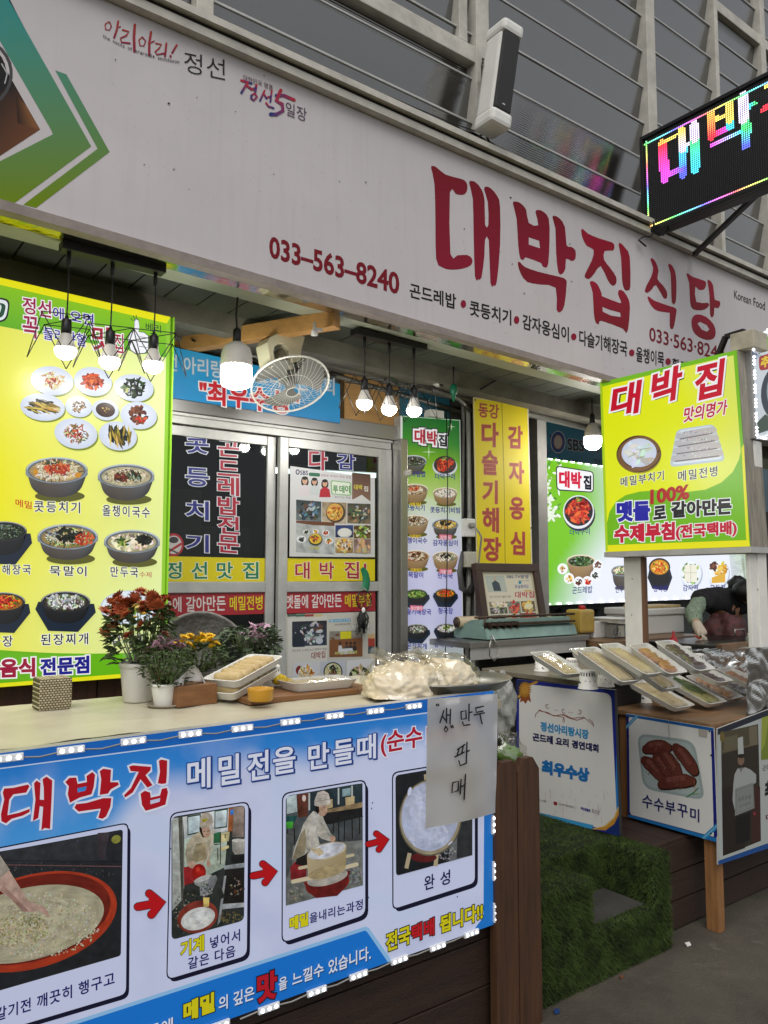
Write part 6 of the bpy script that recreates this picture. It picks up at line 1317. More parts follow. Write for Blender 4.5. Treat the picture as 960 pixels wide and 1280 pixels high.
# photo 2: pouring into the mill
p.tex = (1.3, .6, 8)
def C2(*P): return [(200+x/5.33, 990+y/5.33) for x, y in P]
p.rrect(C2((75, 165), (565, 85), (558, 855), (75, 985)), 7, '2c3230')
p.poly(C2((80, 175), (150, 165), (160, 700), (80, 790)), 'a8aca6'); p.poly(C2((120, 168), (148, 164), (158, 700), (140, 720)), '4a4a42'); p.poly(C2((150, 165), (460, 108), (450, 260), (160, 310)), 'c4c8c8')
for q in (((180, 160), (270, 145), (268, 270), (182, 290)), ((362, 122), (450, 108), (446, 235), (360, 245))): p.poly(C2(*q), '24402f'); p.poly(C2(*[mix(a, ((q[0][0]+q[2][0])/2, (q[0][1]+q[2][1])/2), .14) for a in q]), 'c2d2d6')
p.poly(C2((455, 108), (490, 100), (480, 260), (450, 262)), '9a5a34'); p.poly(C2((466, 118), (498, 112), (494, 148), (466, 154)), '3a78c0'); p.poly(C2((490, 100), (560, 92), (555, 300), (480, 300)), '8a7c72')
p.poly(C2((160, 310), (450, 262), (430, 500), (300, 560), (160, 620)), 'a4b2a4'); p.poly(C2((355, 275), (400, 262), (400, 335), (355, 342)), '2f6a44')
p.poly(C2((403, 275), (465, 262), (462, 325), (402, 335)), 'c8bc8a'); p.poly(C2((398, 372), (460, 352), (456, 372), (398, 395)), 'c8b888')
for q in (((402, 270), (400, 480)), ((465, 260), (458, 360)), ((382, 375), (384, 455)), ((360, 350), (395, 345))): p.stroke(C2(*q), 1.1, '201c18')
for y in (285, 300): p.ell(*C2((433, y))[0], 1, 1, '2a2420')
p.poly(C2((478, 320), (562, 310), (560, 410), (500, 420), (480, 390)), 'a09c94', ); p.ell(*C2((520, 322))[0], 8, 2.4, 'c4c2bc'); p.poly(C2((472, 420), (560, 410), (560, 470), (472, 475)), '1f2022')
p.poly(C2((425, 490), (560, 470), (560, 500), (425, 515)), '8f9498'); p.poly(C2((430, 520), (560, 505), (558, 740), (420, 770)), '1c1a1a'); p.poly(C2((415, 745), (558, 735), (558, 765), (412, 780)), 'a4a8ac'); p.poly(C2((425, 560), (440, 555), (400, 860), (380, 890)), '8a8e90'); p.scatter(*C2((500, 630))[0], 9, 12, 50, ['3a2c20', '5a3a24', '15100e', '8a8074'], 1.6)
p.poly(C2((155, 500), (260, 480), (300, 620), (160, 690)), '8a2024'); p.poly(C2((160, 620), (380, 560), (430, 700), (300, 760), (150, 710)), '2a2e2c'); p.scatter(*C2((180, 800))[0], 18, 28, 160, ['5a5648', '7a7464', '3c3a32', '908a78'], 1.2); p.scatter(*C2((470, 830))[0], 15, 8, 80, ['6a5a38', '4a4228', '7a6c44'], 1.3)
W2 = C2((175, 350), (215, 290), (262, 262), (340, 270), (356, 300), (345, 380), (330, 440), (325, 490), (312, 495), (314, 440), (290, 470), (205, 470), (200, 500), (178, 480), (165, 420)); p.poly(W2, 'a89e88'); p.poly(C2((235, 345), (300, 330), (310, 440), (240, 465), (205, 450)), '8f8468'); p.poly(C2((345, 240), (357, 250), (350, 340), (318, 440), (305, 470), (322, 380), (340, 310)), 'c4bcaa')
p.ell(*C2((302, 262))[0], 6.4, 7.6, 'b49480'); p.poly(C2((258, 235), (275, 235), (285, 290), (300, 302), (280, 300), (262, 262)), '201814'); p.poly(C2((262, 175), (280, 142), (315, 132), (342, 150), (350, 200), (340, 225), (275, 240), (262, 225)), 'b0a698'); p.poly(C2((278, 180), (315, 172), (312, 190), (280, 205)), '9a9030')
for q in (((292, 262)), ((318, 258))): p.ell(*C2(q)[0], 1.1, .5, '40302a')
p.stroke(C2((305, 284), (315, 282)), .8, '8a4a44')
p.ell(*C2((212, 485))[0], 5, 4.2, 'b8957f', rot=.6); p.ell(*C2((320, 475))[0], 2.6, 4, 'b08a74')
p.ell(*C2((258, 530))[0], 8.6, 10, 'b01f18', '8f1410'); p.ell(*C2((250, 515))[0], 3, 3.4, 'd04a3a', 'b42018')
p.poly(C2((220, 590), (340, 545), (345, 580), (320, 610), (330, 680), (265, 690), (262, 630), (230, 615)), '8a8c8c', ); p.ell(*C2((282, 575))[0], 11, 3.2, 'b0b2b0', rot=-.35); p.poly(C2((330, 560), (370, 550), (380, 580), (335, 680), (300, 650)), '6a6e70'); p.scatter(*C2((305, 650))[0], 8, 8, 30, ['4a4c4c', 'a8aaaa', '6a6c6c'], 1.6)
p.ell(*C2((248, 830))[0], 26, 19.5, '6a2a22', '7f3326', rot=-.35); p.ell(*C2((250, 842))[0], 22, 13.5, 'd0d2d0', 'c0c2c0', rot=-.33); p.poly(C2((284, 700), (326, 702), (322, 760), (288, 765)), 'c8b468'); p.stroke(C2((165, 905), (176, 915)), .6, '6a6c6c')
p.tex = None
p.text('기계', 225, 1197, 254.5, 1187.5, 20, 'd8d018', .035, [(.035, '2a2a18')]); p.text('넣어서', 262, 1186, 299.5, 1175.5, 15, '1a1c66', .02, gap=.08); p.text('갈은 다음', 234.5, 1212, 293.5, 1195, 15, '1a1c66', .02, gap=.08)
# photo 3: sieving
p.tex = (1.3, .6, 8)
def C3(*P): return [(340+x/5.336, 960+y/5.336) for x, y in P]
p.rrect(C3((88, 185), (600, 98), (603, 780), (88, 918)), 7, '454a4c')
p.poly(C3((95, 190), (160, 175), (165, 290), (95, 305)), 'b0c0c2'); p.poly(C3((160, 178), (235, 165), (235, 320), (170, 330)), '5a3226'); p.ell(*C3((210, 200))[0], 2.4, 4, 'd8c8c0'); p.poly(C3((245, 160), (600, 100), (600, 240), (360, 290), (250, 300)), '26343a')
for x in (245, 440, 530): p.stroke(C3((x, 165-(x-245)*.17), (x, 280-(x-245)*.2)), 2, 'b8bcb8', cap=False)
p.poly(C3((465, 140), (520, 130), (520, 180), (465, 190)), '8aa4a8'); p.poly(C3((350, 215), (400, 205), (402, 260), (350, 275)), 'b8a47c'); p.poly(C3((485, 195), (546, 186), (546, 240), (488, 250)), 'b8a47c'); p.poly(C3((345, 280), (600, 225), (600, 260), (345, 310)), '8a7658'); 
p.poly(C3((90, 320), (165, 315), (150, 360), (95, 372)), '1d4a48'); p.poly(C3((90, 358), (138, 355), (135, 400), (92, 402)), '3f9a34')
for a, b in (((480, 320), (478, 480)), ((530, 330), (532, 470)), ((580, 300), (580, 440)), ((440, 340), (442, 490)), ((405, 370), (405, 430)), ((100, 410), (102, 520)), ((145, 405), (148, 500)), ((380, 370), (600, 320))): p.stroke(C3(a, b), 1.3, '14110f')
p.poly(C3((340, 300), (600, 262), (600, 320), (340, 380)), '1c1d1e'); p.poly(C3((90, 520), (600, 480), (603, 780), (88, 916)), '6a6d6a'); p.poly(C3((90, 440), (140, 430), (130, 640), (90, 740)), '4a4e4c'); p.scatter(*C3((540, 700))[0], 11, 13, 60, ['7c807e', '5a5e5c', '8c908e'], 2.2); p.scatter(*C3((150, 840))[0], 10, 9, 50, ['7a786c', '5f5d52', '8f8d82'], 1.5)
p.poly(C3((118, 660), (150, 620), (225, 640), (225, 720), (150, 745), (120, 740)), '7a2026'); p.poly(C3((150, 640), (165, 590), (250, 540), (260, 640), (215, 650)), '1e1a18')
p.poly(C3((205, 370), (240, 320), (270, 285), (330, 310), (345, 350), (385, 430), (410, 470), (405, 490), (385, 488), (330, 470), (300, 450), (320, 530), (310, 560), (255, 540), (215, 575), (165, 600), (128, 608), (150, 520), (185, 430)), 'b0aca2'); p.poly(C3((185, 440), (215, 400), (225, 480), (215, 570), (160, 600), (130, 606)), '8a8068')
p.poly(C3((238, 330), (262, 300), (330, 310), (300, 330), (290, 420), (310, 520), (262, 530), (240, 440)), 'bcb8b0'); p.ell(*C3((332, 275))[0], 6.2, 8.4, 'b4927c'); p.poly(C3((288, 250), (308, 250), (312, 290), (298, 305), (285, 280)), '1a1412'); p.poly(C3((278, 215), (300, 160), (340, 148), (372, 168), (388, 225), (380, 240), (300, 254), (278, 248)), 'b8b0a6'); p.stroke(C3((285, 225), (380, 205)), .8, '8f867c'); p.stroke(C3((300, 180), (370, 172)), .7, '968d84')
p.ell(*C3((345, 262))[0], 1, .6, '3a2c26'); p.stroke(C3((345, 298), (352, 297)), .9, '9a5048'); p.ell(*C3((400, 470))[0], 3.4, 4.2, 'b8957f')
p.ell(*C3((365, 770))[0], 28, 14, '7a1f1c', rot=-.22); p.poly(C3((205, 760), (520, 680), (480, 800), (430, 850), (290, 865), (245, 830)), '641a18', ); p.ell(*C3((365, 730))[0], 26, 9, 'a8a49c', rot=-.25)
p.stroke(C3((180, 665), (300, 640)), 4, 'c4b898'); p.stroke(C3((440, 600), (535, 578)), 3.6, 'c4b898'); p.stroke(C3((135, 755), (300, 720)), 5, 'ccc0a2'); p.stroke(C3((440, 672), (560, 640)), 5, 'ccc0a2')
p.grad(C3((228, 590), (490, 510), (488, 655), (236, 725)), lambda u, v: mix(lin('b8a888'), lin('96865f'), u*.6+v*.3), 8, 4); p.ell(*C3((362, 690))[0], 24, 7.5, 'a0906c', rot=-.26); p.ell(*C3((360, 552))[0], 25.5, 10, 'b8ac8e', rot=-.27); p.ell(*C3((360, 550))[0], 23.8, 8.6, 'c6c9d2', rot=-.27); p.poly(C3((255, 540), (315, 530), (345, 565), (310, 585), (270, 560)), 'c0b090')
p.tex = None
p.text('메밀', 361, 1163, 384.5, 1156, 17, 'd8d018', .05, [(.035, '2a2a18')]); p.text('을내리는과정', 386, 1154, 452.5, 1136, 13, '1a1c66', .02, gap=.04)
# photo 4: the finished batter
p.tex = (1.5, .4, 9)
def C4(*P): return [(470+x/3.66, 850+y/3.66) for x, y in P]
p.rrect(C4((85, 435), (437, 375), (437, 800), (88, 895)), 5, '1c1f22'); p.poly(C4((330, 640), (437, 600), (437, 800), (330, 830)), '6a6c70'); p.poly(C4((370, 640), (437, 610), (437, 800), (365, 815)), '2f3234'); p.scatter(*C4((320, 790))[0], 12, 9, 60, ['7a7c80', '4a4c50', 'a0a2a6'], 1.6)
p.stroke(C4((150, 790), (135, 860)), 5, 'b0a284', cap=False); p.stroke(C4((275, 790), (268, 850)), 5, 'b0a284', cap=False); p.ell(*C4((215, 810))[0], 16, 6, '5a1c1c'); p.stroke(C4((222, 430), (226, 470)), 4, 'b0a284', cap=False)
p.ell(*C4((245, 628))[0], 39.5, 48, '5a5446', rot=.1, seg=48); p.ell(*C4((245, 627))[0], 38, 46.5, '9a9078', rot=.1, seg=48); p.ell(*C4((243, 622))[0], 35.5, 43.5, 'c2c8de', 'b0b8d2', rot=.1, seg=48)
for _ in range(60): p.ell(536+RND.uniform(-26, 26), 1022+RND.uniform(-34, 34), RND.uniform(2, 6), RND.uniform(1, 3), lin(RND.choice(['bec4da', 'c8cee4', 'b6bdd6'])), rot=RND.uniform(0, 3), seg=8)
p.tex = None
p.text('완', 529, 1113, 542, 1109, 18, '14184a', .02); p.text('성', 549, 1107.5, 561.5, 1104, 18, '14184a', .02)
# arrows
for cx, cy, s_, rt in ((186, 1130, 1.06, -.18), (328, 1091.5, .93, -.2), (470, 1052, .8, -.24)):
    def A(x, y): x *= s_; y *= s_; return (cx+x*cos(rt)-y*sin(rt), cy+x*sin(rt)+y*cos(rt))
    for d, c_ in ((1.6, '1c1020'), (0, 'b8141c')):
        p.stroke([A(-14, 0), A(8, 0)], 9*s_+d, c_); p.stroke([A(2, -13), A(15, 0), A(0, 12)], 9*s_+d, c_)
        p.poly([A(0, -10), A(17, 0), A(0, 10)], c_)
# the brush title, traced from an enlarged view
TT = [[(12, 262), (20, 240), (70, 236), (150, 218), (158, 228), (140, 262), (70, 272), (48, 300), (38, 385), (100, 372), (160, 350), (158, 368), (120, 388), (60, 405), (30, 430), (5, 418), (2, 380), (20, 300)],
      [(182, 212), (196, 196), (218, 210), (214, 300), (236, 302), (235, 235), (228, 190), (250, 175), (282, 196), (278, 300), (270, 460), (240, 455), (222, 468), (232, 340), (214, 336), (206, 400), (176, 418), (190, 300)],
      [(352, 205), (375, 182), (412, 180), (420, 215), (470, 205), (468, 172), (500, 150), (515, 165), (508, 230), (495, 272), (430, 290), (378, 318), (366, 270), (372, 228)],
      [(540, 145), (560, 132), (602, 138), (598, 205), (640, 206), (645, 220), (600, 245), (585, 268), (540, 275), (548, 190)],
      [(402, 345), (412, 325), (470, 318), (560, 292), (604, 292), (598, 340), (575, 392), (555, 405), (532, 400), (545, 350), (480, 358), (425, 366)],
      [(700, 120), (720, 114), (820, 122), (816, 142), (790, 168), (828, 222), (800, 236), (762, 190), (720, 262), (678, 290), (672, 276), (710, 238), (752, 150), (708, 145)],
      [(862, 90), (875, 82), (908, 88), (906, 160), (902, 212), (880, 216), (856, 212), (868, 150)],
      [(762, 268), (785, 252), (815, 262), (818, 290), (868, 278), (878, 242), (905, 236), (912, 260), (898, 328), (850, 345), (790, 362), (770, 330)]]
holes = {2: [(418, 238), (470, 228), (462, 252), (420, 262)], 7: [(815, 305), (870, 292), (866, 312), (816, 326)]}
def tr(q): return (q[0]/4.3636, 930+q[1]/4.3636)
for d, c_ in ((5.5, 'dfe3f2'), (0, 'b01020')):
    for i, poly in enumerate(TT):
        P = [tr(q) for q in poly]
        if d: p.stroke(P, d, c_, closed=True)
        if not d or i not in holes:
            from mathutils.geometry import tessellate_polygon as tp_
            L_ = [[Vector((x, y, 0)) for x, y in P]]
            if i in holes: L_.append([Vector((*tr(q), 0)) for q in holes[i]])
            fl = [q for l in L_ for q in l]; p.put([(q.x, q.y) for q in fl], tp_(L_), [lin(c_)]*len(fl))
def tb(x): return 991-.152*(x-233)
for ch, x0, x1, yb, h in (('메', 233, 262, 988, 38), ('밀', 272, 298.5, 982, 37), ('전', 308, 335, 976.5, 36), ('을', 340, 368, 968.5, 33), ('만', 384, 410, 962.5, 32), ('들', 415, 440.5, 957, 31), ('때', 445, 468.5, 951, 31)):
    p.text(ch, x0, yb, x1, yb-(x1-x0)*.16, h, 'e0e4f4', .02, [(.035, '2a4a94')], shadow=(1.3, 1., '1a3474'))
p.text('(순수100%)', 474.5, 946.5, 588, 926, 31, 'b01830', .025, [(.05, 'dfe3f2')])
YO2 = [(.055, '1d1d18')]
p.text('전국', 481, 1190, 511.5, 1178.5, 24, 'd6cc18', .035, YO2); p.text('택배', 513, 1178, 541.5, 1167.5, 22, 'c01a24', .035, YO2); p.text('됩니다!!', 548.5, 1166.5, 602, 1148.5, 22, 'd6cc18', .035, YO2)
LW = 'dfe6f6'; SH = dict(shadow=(.9, .9, '0f2c66'))
p.text('때문에', 166, 1303, 215, 1287, 17, LW, .02, **SH); p.text('메밀', 228, 1277, 267, 1263, 25, 'd6cc18', .05, [(.05, '1a1a18')]); p.text('의 깊은', 272, 1263, 316.5, 1248, 18, LW, .02, **SH); p.text('맛', 320, 1254, 345, 1246, 36, 'b81828', .05, [(.045, '1a1420')]); p.text('을', 347, 1238, 357.5, 1234, 16, LW, .02, **SH); p.text('느낄수', 364, 1232, 403, 1218, 17, LW, .02, **SH); p.text('있습니다.', 409, 1217, 462, 1198.5, 18, LW, .02, **SH)
for x, y in ((464, 1003), (463, 1010), (459, 1121), (304, 1110), (212, 1060), (96, 1050), (570, 1120)): p.ell(x, y, .8, 1.2, '4a5070', seg=7)
p.build('banner_print', print_mat('banner_backlit', .56, .22, .25), bn)
# LED modules round the edge
def led_module(c_, ang):
    R = Matrix.Translation(c_) @ Matrix.Rotation(ang, 4, 'Y')
    k = MB(); k.box(-.032, .032, -.009, 0, -.0085, .0085, .002, R); m_ = obj('led_module', k, M_ledstrip, bn)
    k = MB()
    for d in (-.021, 0, .021): k.ball(R @ Vector((d, -.0095, 0)), (.005, .003, .005), 10, 6)
    obj('led_lens', k, M_led, m_)
def slope_at(x, up): return 0
ang_t = 0
for x, y in ((-130, 967), (-60, 957), (10, 947), (88, 937), (166, 926), (237, 917), (302, 910), (362, 902), (417, 894.5), (468, 888.5), (516, 882.5), (561, 876), (603, 871.5)): led_module(at(x, y, Y=FYB-.002), 0)
for x, y in ((588, 1166), (546, 1182.5), (498, 1199), (447, 1218), (395, 1238), (335, 1259), (272, 1281), (205, 1304), (130, 1331)): led_module(at(x, y, Y=FYB-.002), 0)
for x, y in ((616, 915), (616, 974), (615.5, 1030), (617, 1088), (618, 1140)): led_module(at(x, y, Y=FYB-.002), pi/2)
k = MB(); P_ = [at(x, y+sag, Y=FYB-.006) for x, y, sag in ((-60, 957, 0), (-25, 952, 4), (10, 947, 0), (50, 942, 4), (88, 937, 0), (127, 932, 4), (166, 926, 0), (200, 922, 3.5), (237, 917, 0), (270, 914, 3), (302, 910, 0), (332, 906, 3), (362, 902, 0), (390, 898, 2.6), (417, 894, 0), (443, 891, 2), (468, 888, 0), (492, 885, 2), (516, 882, 0))]; k.tube(P_, .0022, 5)
P_ = [at(x, y, Y=FYB-.006) for x, y in ((588, 1166), (567, 1176), (546, 1183), (522, 1193), (498, 1199), (472, 1211), (447, 1218), (421, 1231), (395, 1238), (365, 1252), (333, 1260), (300, 1274))]; k.tube(P_, .0022, 5); P_ = [at(x, y, Y=FYB-.006) for x, y in ((616, 974), (618, 1000), (615, 1030), (620, 1060), (617, 1088), (621, 1115), (619, 1140))]; k.tube(P_, .0022, 5)
obj('led_wire', k, M_grey, bn)
# handwritten paper hanging from the tray
ph = thing('paper_note', 'limp handwritten white paper hanging over the right end of the lit banner', 'note', (2, 1.985, .85))
PQ = [(534.5, 874), (622, 867), (619, 1016), (532, 1036)]
m = bpy.data.materials.new('thin_paper'); m.use_nodes = True; n = m.node_tree; b = n.nodes['Principled BSDF']; b.inputs['Base Color'].default_value = (*lin('b4b1a8'), 1); b.inputs['Roughness'].default_value = .6
tl = n.nodes.new('ShaderNodeBsdfTranslucent'); tl.inputs[0].default_value = (.5, .5, .52, 1); mx = n.nodes.new('ShaderNodeMixShader'); mx.inputs[0].default_value = .3; n.links.new(b.outputs[0], mx.inputs[1]); n.links.new(tl.outputs[0], mx.inputs[2]); n.links.new(mx.outputs[0], n.nodes['Material Output'].inputs[0])
PY = 1.978
def pap(u, v):
    q = mix(mix(PQ[0], PQ[1], u), mix(PQ[3], PQ[2], u), v); c_ = at(q[0], q[1], Y=PY); c_.y += .006*sin(u*5+v*2)*v-.004*v+.003*noise.noise(Vector((u*4, v*5, 0))); return c_
k = MB(); k.sheet(pap, 14, 20); obj('sheet', k, m, ph)
pr = Print((0, PY-.014, 0), (0, -1, 0))
def hw(P, w_=1.9): pr.stroke([(470+x/3.66, 850+y/3.66) for x, y in P], w_, '121214')
for P in ([(310, 140), (292, 195)], [(303, 165), (318, 185)], [(322, 130), (322, 195)], [(340, 135), (338, 200)], [(322, 160), (338, 160)], [(318, 212), (312, 228), (320, 238), (328, 226), (318, 212)], [(276, 112), (278, 118)], [(284, 110), (286, 116)], [(342, 208), (344, 218)], [(350, 208), (352, 218)],
          [(388, 145), (390, 180), (412, 176)], [(388, 145), (410, 140), (412, 176)], [(425, 110), (424, 185)], [(425, 150), (438, 146)], [(395, 192), (400, 208), (428, 204)], [(455, 128), (490, 120)], [(455, 128), (458, 148), (488, 142)], [(448, 160), (495, 150)], [(474, 154), (484, 200)],
          [(372, 318), (405, 295)], [(378, 318), (370, 345)], [(398, 302), (390, 338)], [(360, 352), (402, 330)], [(415, 285), (412, 380)], [(412, 330), (425, 322)], [(378, 370), (384, 392), (408, 382)],
          [(350, 470), (346, 515), (375, 505)], [(350, 470), (376, 462), (375, 505)], [(388, 455), (384, 520)], [(408, 432), (402, 545)], [(384, 490), (405, 480)]): hw(P)
pr.build('handwriting', PM_PAPER, ph)

# pickets at the end of the counter
for x0, x1, tip, dz in ((620, 648, (628, 642, 953.5), 0), (648.5, 676.5, (655, 666, 948.5), 0)):
    y_ = 1.985
    a = at(x0, 1100, Y=y_).x; b = at(x1, 1100, Y=y_).x-.003; zs = at(x0, 968, Y=y_).z if x0 < 640 else at(650, 965, Y=y_).z; zt2 = at(tip[0], tip[2], Y=y_).z; t0, t1 = at(tip[0], tip[2], Y=y_).x, at(tip[1], tip[2], Y=y_).x
    k = MB(); k.prism([(a, y_, .0), (b, y_, .0), (b, y_, zs), (t1, y_, zt2), (t0, y_, zt2), (a, y_, zs)], (0, .032, 0))
    tag(obj('picket', k, M_woodv), 'brown pointed picket board beside the counter end, the '+('left one of the pair' if x0 < 640 else 'right one next to the turf'), 'picket', 'pickets at the counter end')
# ================================================================== THINGS ON THE FRONT COUNTER
M_cer = mat('white_ceramic', 'c9c7c0', .35, var=.12, vscale=5)
M_leaf = mat('leaf_green', '56683c', .6, c2='2f3f24', vscale=20, spec=.3)
M_leafg = mat('grey_green_leaf', '66745a', .6, c2='3c4a38', vscale=20, spec=.3)
M_stem = mat('plant_stem', '4a5a2c', .6)
def flower_mesh(petals, r, layers, m, cup=.35):
    mb = MB()
    for l in range(layers):
        for i in range(petals):
            a = 2*pi*(i+l*.5)/petals; L = r*(1-.25*l)*RND.uniform(.85, 1.1); el = .25+cup*l+RND.uniform(-.1, .2); d = Vector((cos(a)*cos(el), sin(a)*cos(el), sin(el))); s_ = Vector((-sin(a), cos(a), 0))*r*.17
            mb.add([Vector((0, 0, 0)), d*L*.6+s_, d*L, d*L*.6-s_], [(0, 1, 2, 3)])
    mb.ball((0, 0, r*.12), (r*.2, r*.2, r*.14), 8, 4); return mb
def plant(name, label, base, pot, foliage, heads, leafm, fl, grp=None):
    """pot: (profile, material); foliage: (radius, low, high, leaves, leaf size); fl: (petals, r, layers, material)"""
    t = thing(name, label, 'plant', base, group=grp); b = Vector(base)
    if pot: k = MB(); k.lathe(pot[0], b, 28); obj('pot', k, pot[1], t)
    if pot: k = MB(); rr = pot[0][-3][0]; k.lathe([(rr, pot[2]), (0, pot[2]+.004)], b, 20); obj('soil', k, mat('potting_soil', '2a211a', .9), t)
    k = MB(); R0, z0, z1, n, ls_ = foliage; lf = MB()
    for i in range(26):
        a = RND.uniform(0, 2*pi); q = R0*sqrt(RND.random()); e = b+Vector((q*cos(a), q*sin(a), z1-RND.uniform(0, .04))); s_ = b+Vector((q*.25*cos(a), q*.25*sin(a), pot[2] if pot else 0)); k.tube([s_, (s_+e)/2+Vector((q*.15*cos(a), q*.15*sin(a), .0)), e], [.0025, .002, .0014], 5)
    obj('stem', k, M_stem, t)
    for i in range(n):
        a = RND.uniform(0, 2*pi); z = z0+(z1-z0)*RND.random()**.8; q = R0*(.35+.65*sqrt(RND.random()))*(.75+.35*sin(pi*(z-z0)/(z1-z0))); c_ = b+Vector((q*cos(a), q*sin(a), z))
        if noise.noise(c_*16) < -.22: continue
        d = Vector((cos(a)+RND.uniform(-.7, .7), sin(a)+RND.uniform(-.7, .7), RND.uniform(-.5, .7))).normalized(); s_ = d.cross(Vector((RND.uniform(-.5, .5), RND.uniform(-.5, .5), 1))).normalized(); L = ls_*RND.uniform(.6, 1.2); u = s_.cross(d)
        lf.add([c_, c_+d*L*.4+s_*L*.3+u*L*.05, c_+d*L*.75+s_*L*.2, c_+d*L-u*L*.12, c_+d*L*.72-s_*L*.22, c_+d*L*.4-s_*L*.28+u*L*.05], [(0, 1, 2, 3), (0, 3, 4, 5)])
    obj('foliage', lf, leafm, t)
    proto = None
    for (dx, dy, z) in heads:
        if proto is None: proto = obj('flower', flower_mesh(*fl), fl[3], t, local=True); f = proto
        else: f = proto.copy(); col.objects.link(f); f.parent = t
        f.location = (dx, dy, z); sc_ = RND.uniform(.8, 1.2); f.scale = (sc_,)*3; f.rotation_euler = (RND.uniform(-.1, 1.1), RND.uniform(-.6, .6), RND.uniform(0, 6))
    return t
def dome(n, r, z0, h, rmin=.2): 
    out = []
    for i in range(n):
        q = r*sqrt(rmin**2+(1-rmin**2)*(i+.5)/n); a = i*2.39996; out.append((q*cos(a), q*sin(a), z0+h*(1-(q/r)**2)+RND.uniform(-.012, .012)))
    return out
def potp(r0, r1, h): return [(r0*.96, 0), (r0, .003), (r1*.97, h*.86), (r1*.97, h*.87), (r1*1.03, h*.88), (r1*1.03, h), (r1*.94, h), (r1*.92, h*.86)]
def on(px, py, z=CZ): return at(px, py, Z=z)
c = on(172, 876); c.z = CZ
hd = []
for i in range(54):
    a = RND.uniform(0, 2*pi); q = .115*sqrt(RND.random()); hd.append((q*cos(a)-.005, q*sin(a), RND.uniform(.22, .34) if i < 16 else .315+.05*(1-(q/.12)**2)+RND.uniform(-.03, .015)))
plant('chrysanthemum', 'tall rust red chrysanthemum in a white pot in front of the yellow menu sign', c, (potp(.048, .062, .13), M_cer, .12), (.098, .12, .325, 620, .04), hd, M_leaf, (16, .027, 3, mat('rust_petal', 'bc6a3a', .6, c2='8a3028', vscale=40, spec=.2)), 'pot flowers on the counter')
k = MB()
def wrapf(u, v): a = -2.6+u*4.4; r = .064+.045*v+.01*sin(a*4+v*3); return c+Vector((r*cos(a), r*sin(a), .12+.11*v+.02*sin(a*5)))
k.sheet(wrapf, 40, 10)
def film_mat(name, tint=(1, 1, 1), fac=.16, rough=.12, bscale=18, bstr=.9):
    m = bpy.data.materials.new(name); m.use_nodes = True; n = m.node_tree; n.nodes.remove(n.nodes['Principled BSDF']); out = n.nodes['Material Output']
    tr = n.nodes.new('ShaderNodeBsdfTransparent'); tr.inputs[0].default_value = (*tint, 1); gl = n.nodes.new('ShaderNodeBsdfGlossy'); gl.inputs['Roughness'].default_value = rough
    tc = n.nodes.new('ShaderNodeTexCoord'); t = n.nodes.new('ShaderNodeTexNoise'); t.inputs['Scale'].default_value = bscale; t.inputs['Detail'].default_value = 3; n.links.new(tc.outputs['Object'], t.inputs[0])
    bp = n.nodes.new('ShaderNodeBump'); bp.inputs['Strength'].default_value = bstr; bp.inputs['Distance'].default_value = .02; n.links.new(t.outputs[0], bp.inputs['Height']); n.links.new(bp.outputs[0], gl.inputs['Normal'])
    mx = n.nodes.new('ShaderNodeMixShader'); mx.inputs[0].default_value = fac; n.links.new(tr.outputs[0], mx.inputs[1]); n.links.new(gl.outputs[0], mx.inputs[2]); n.links.new(mx.outputs[0], out.inputs[0]); return m
M_film = film_mat('cling_film', fac=.25, rough=.2, bscale=12, bstr=.7); M_cello = film_mat('cellophane', (.93, .95, .93), .1, .1, 12, .6)
tag(obj('cellophane_wrap', k, M_cello), 'clear cellophane wrapped round the tall rust red chrysanthemum', 'wrapping')
c2_ = on(206, 883); plant('chrysanthemum', 'small mauve chrysanthemum in a white pot standing on a saucer', c2_, (potp(.034, .046, .075), M_whitep, .07), (.075, .07, .19, 420, .022), dome(26, .07, .18, .03), M_leaf, (14, .014, 3, mat('mauve_petal', '96707a', .6, c2='6a4a58', vscale=40)), 'pot flowers on the counter')
k = MB(); k.lathe([(.0, -.004), (.05, -.004), (.062, .004), (.06, .007), (.048, 0), (0, 0)], c2_+Vector((.004, 0, .004)), 28); tag(obj('saucer', k, mat('stone_saucer', '8f8474', .6, var=.3)), 'beige saucer under the small white flower pot', 'saucer')
c3_ = on(184, 872, CZ)+Vector((.02, .03, 0)); plant('pot_plant', 'small orange budded plant in a terracotta pot between the two white pots', c3_, (potp(.03, .04, .085), mat('terracotta', '8a3a22', .7), .08), (.065, .08, .17, 300, .024), dome(20, .06, .15, .03), M_leaf, (8, .008, 2, mat('orange_bud', 'a8641e', .6)), 'pot flowers on the counter')
c4_ = on(247, 862); plant('chrysanthemum', 'yellow chrysanthemum in a grey pot behind the wooden tissue box', c4_, (potp(.045, .055, .07), mat('grey_pot', '6f706c', .5), .065), (.095, .06, .17, 560, .026), dome(26, .085, .165, .03), M_leaf, (16, .02, 3, mat('yellow_petal', 'ecc814', .55, c2='d0a00c', vscale=40)), 'pot flowers on the counter')
c5_ = on(312, 846); hd = [(RND.uniform(-.02, .085), RND.uniform(-.05, .04), RND.uniform(.15, .215)) for _ in range(26)]
plant('geranium', 'leafy geranium with pale pink flowers in a white pot in front of the left door', c5_, (potp(.045, .055, .075), M_cer, .07), (.115, .05, .21, 800, .034), hd, M_leafg, (8, .025, 2, mat('pink_petal', 'd6b2c6', .6)), 'pot flowers on the counter')
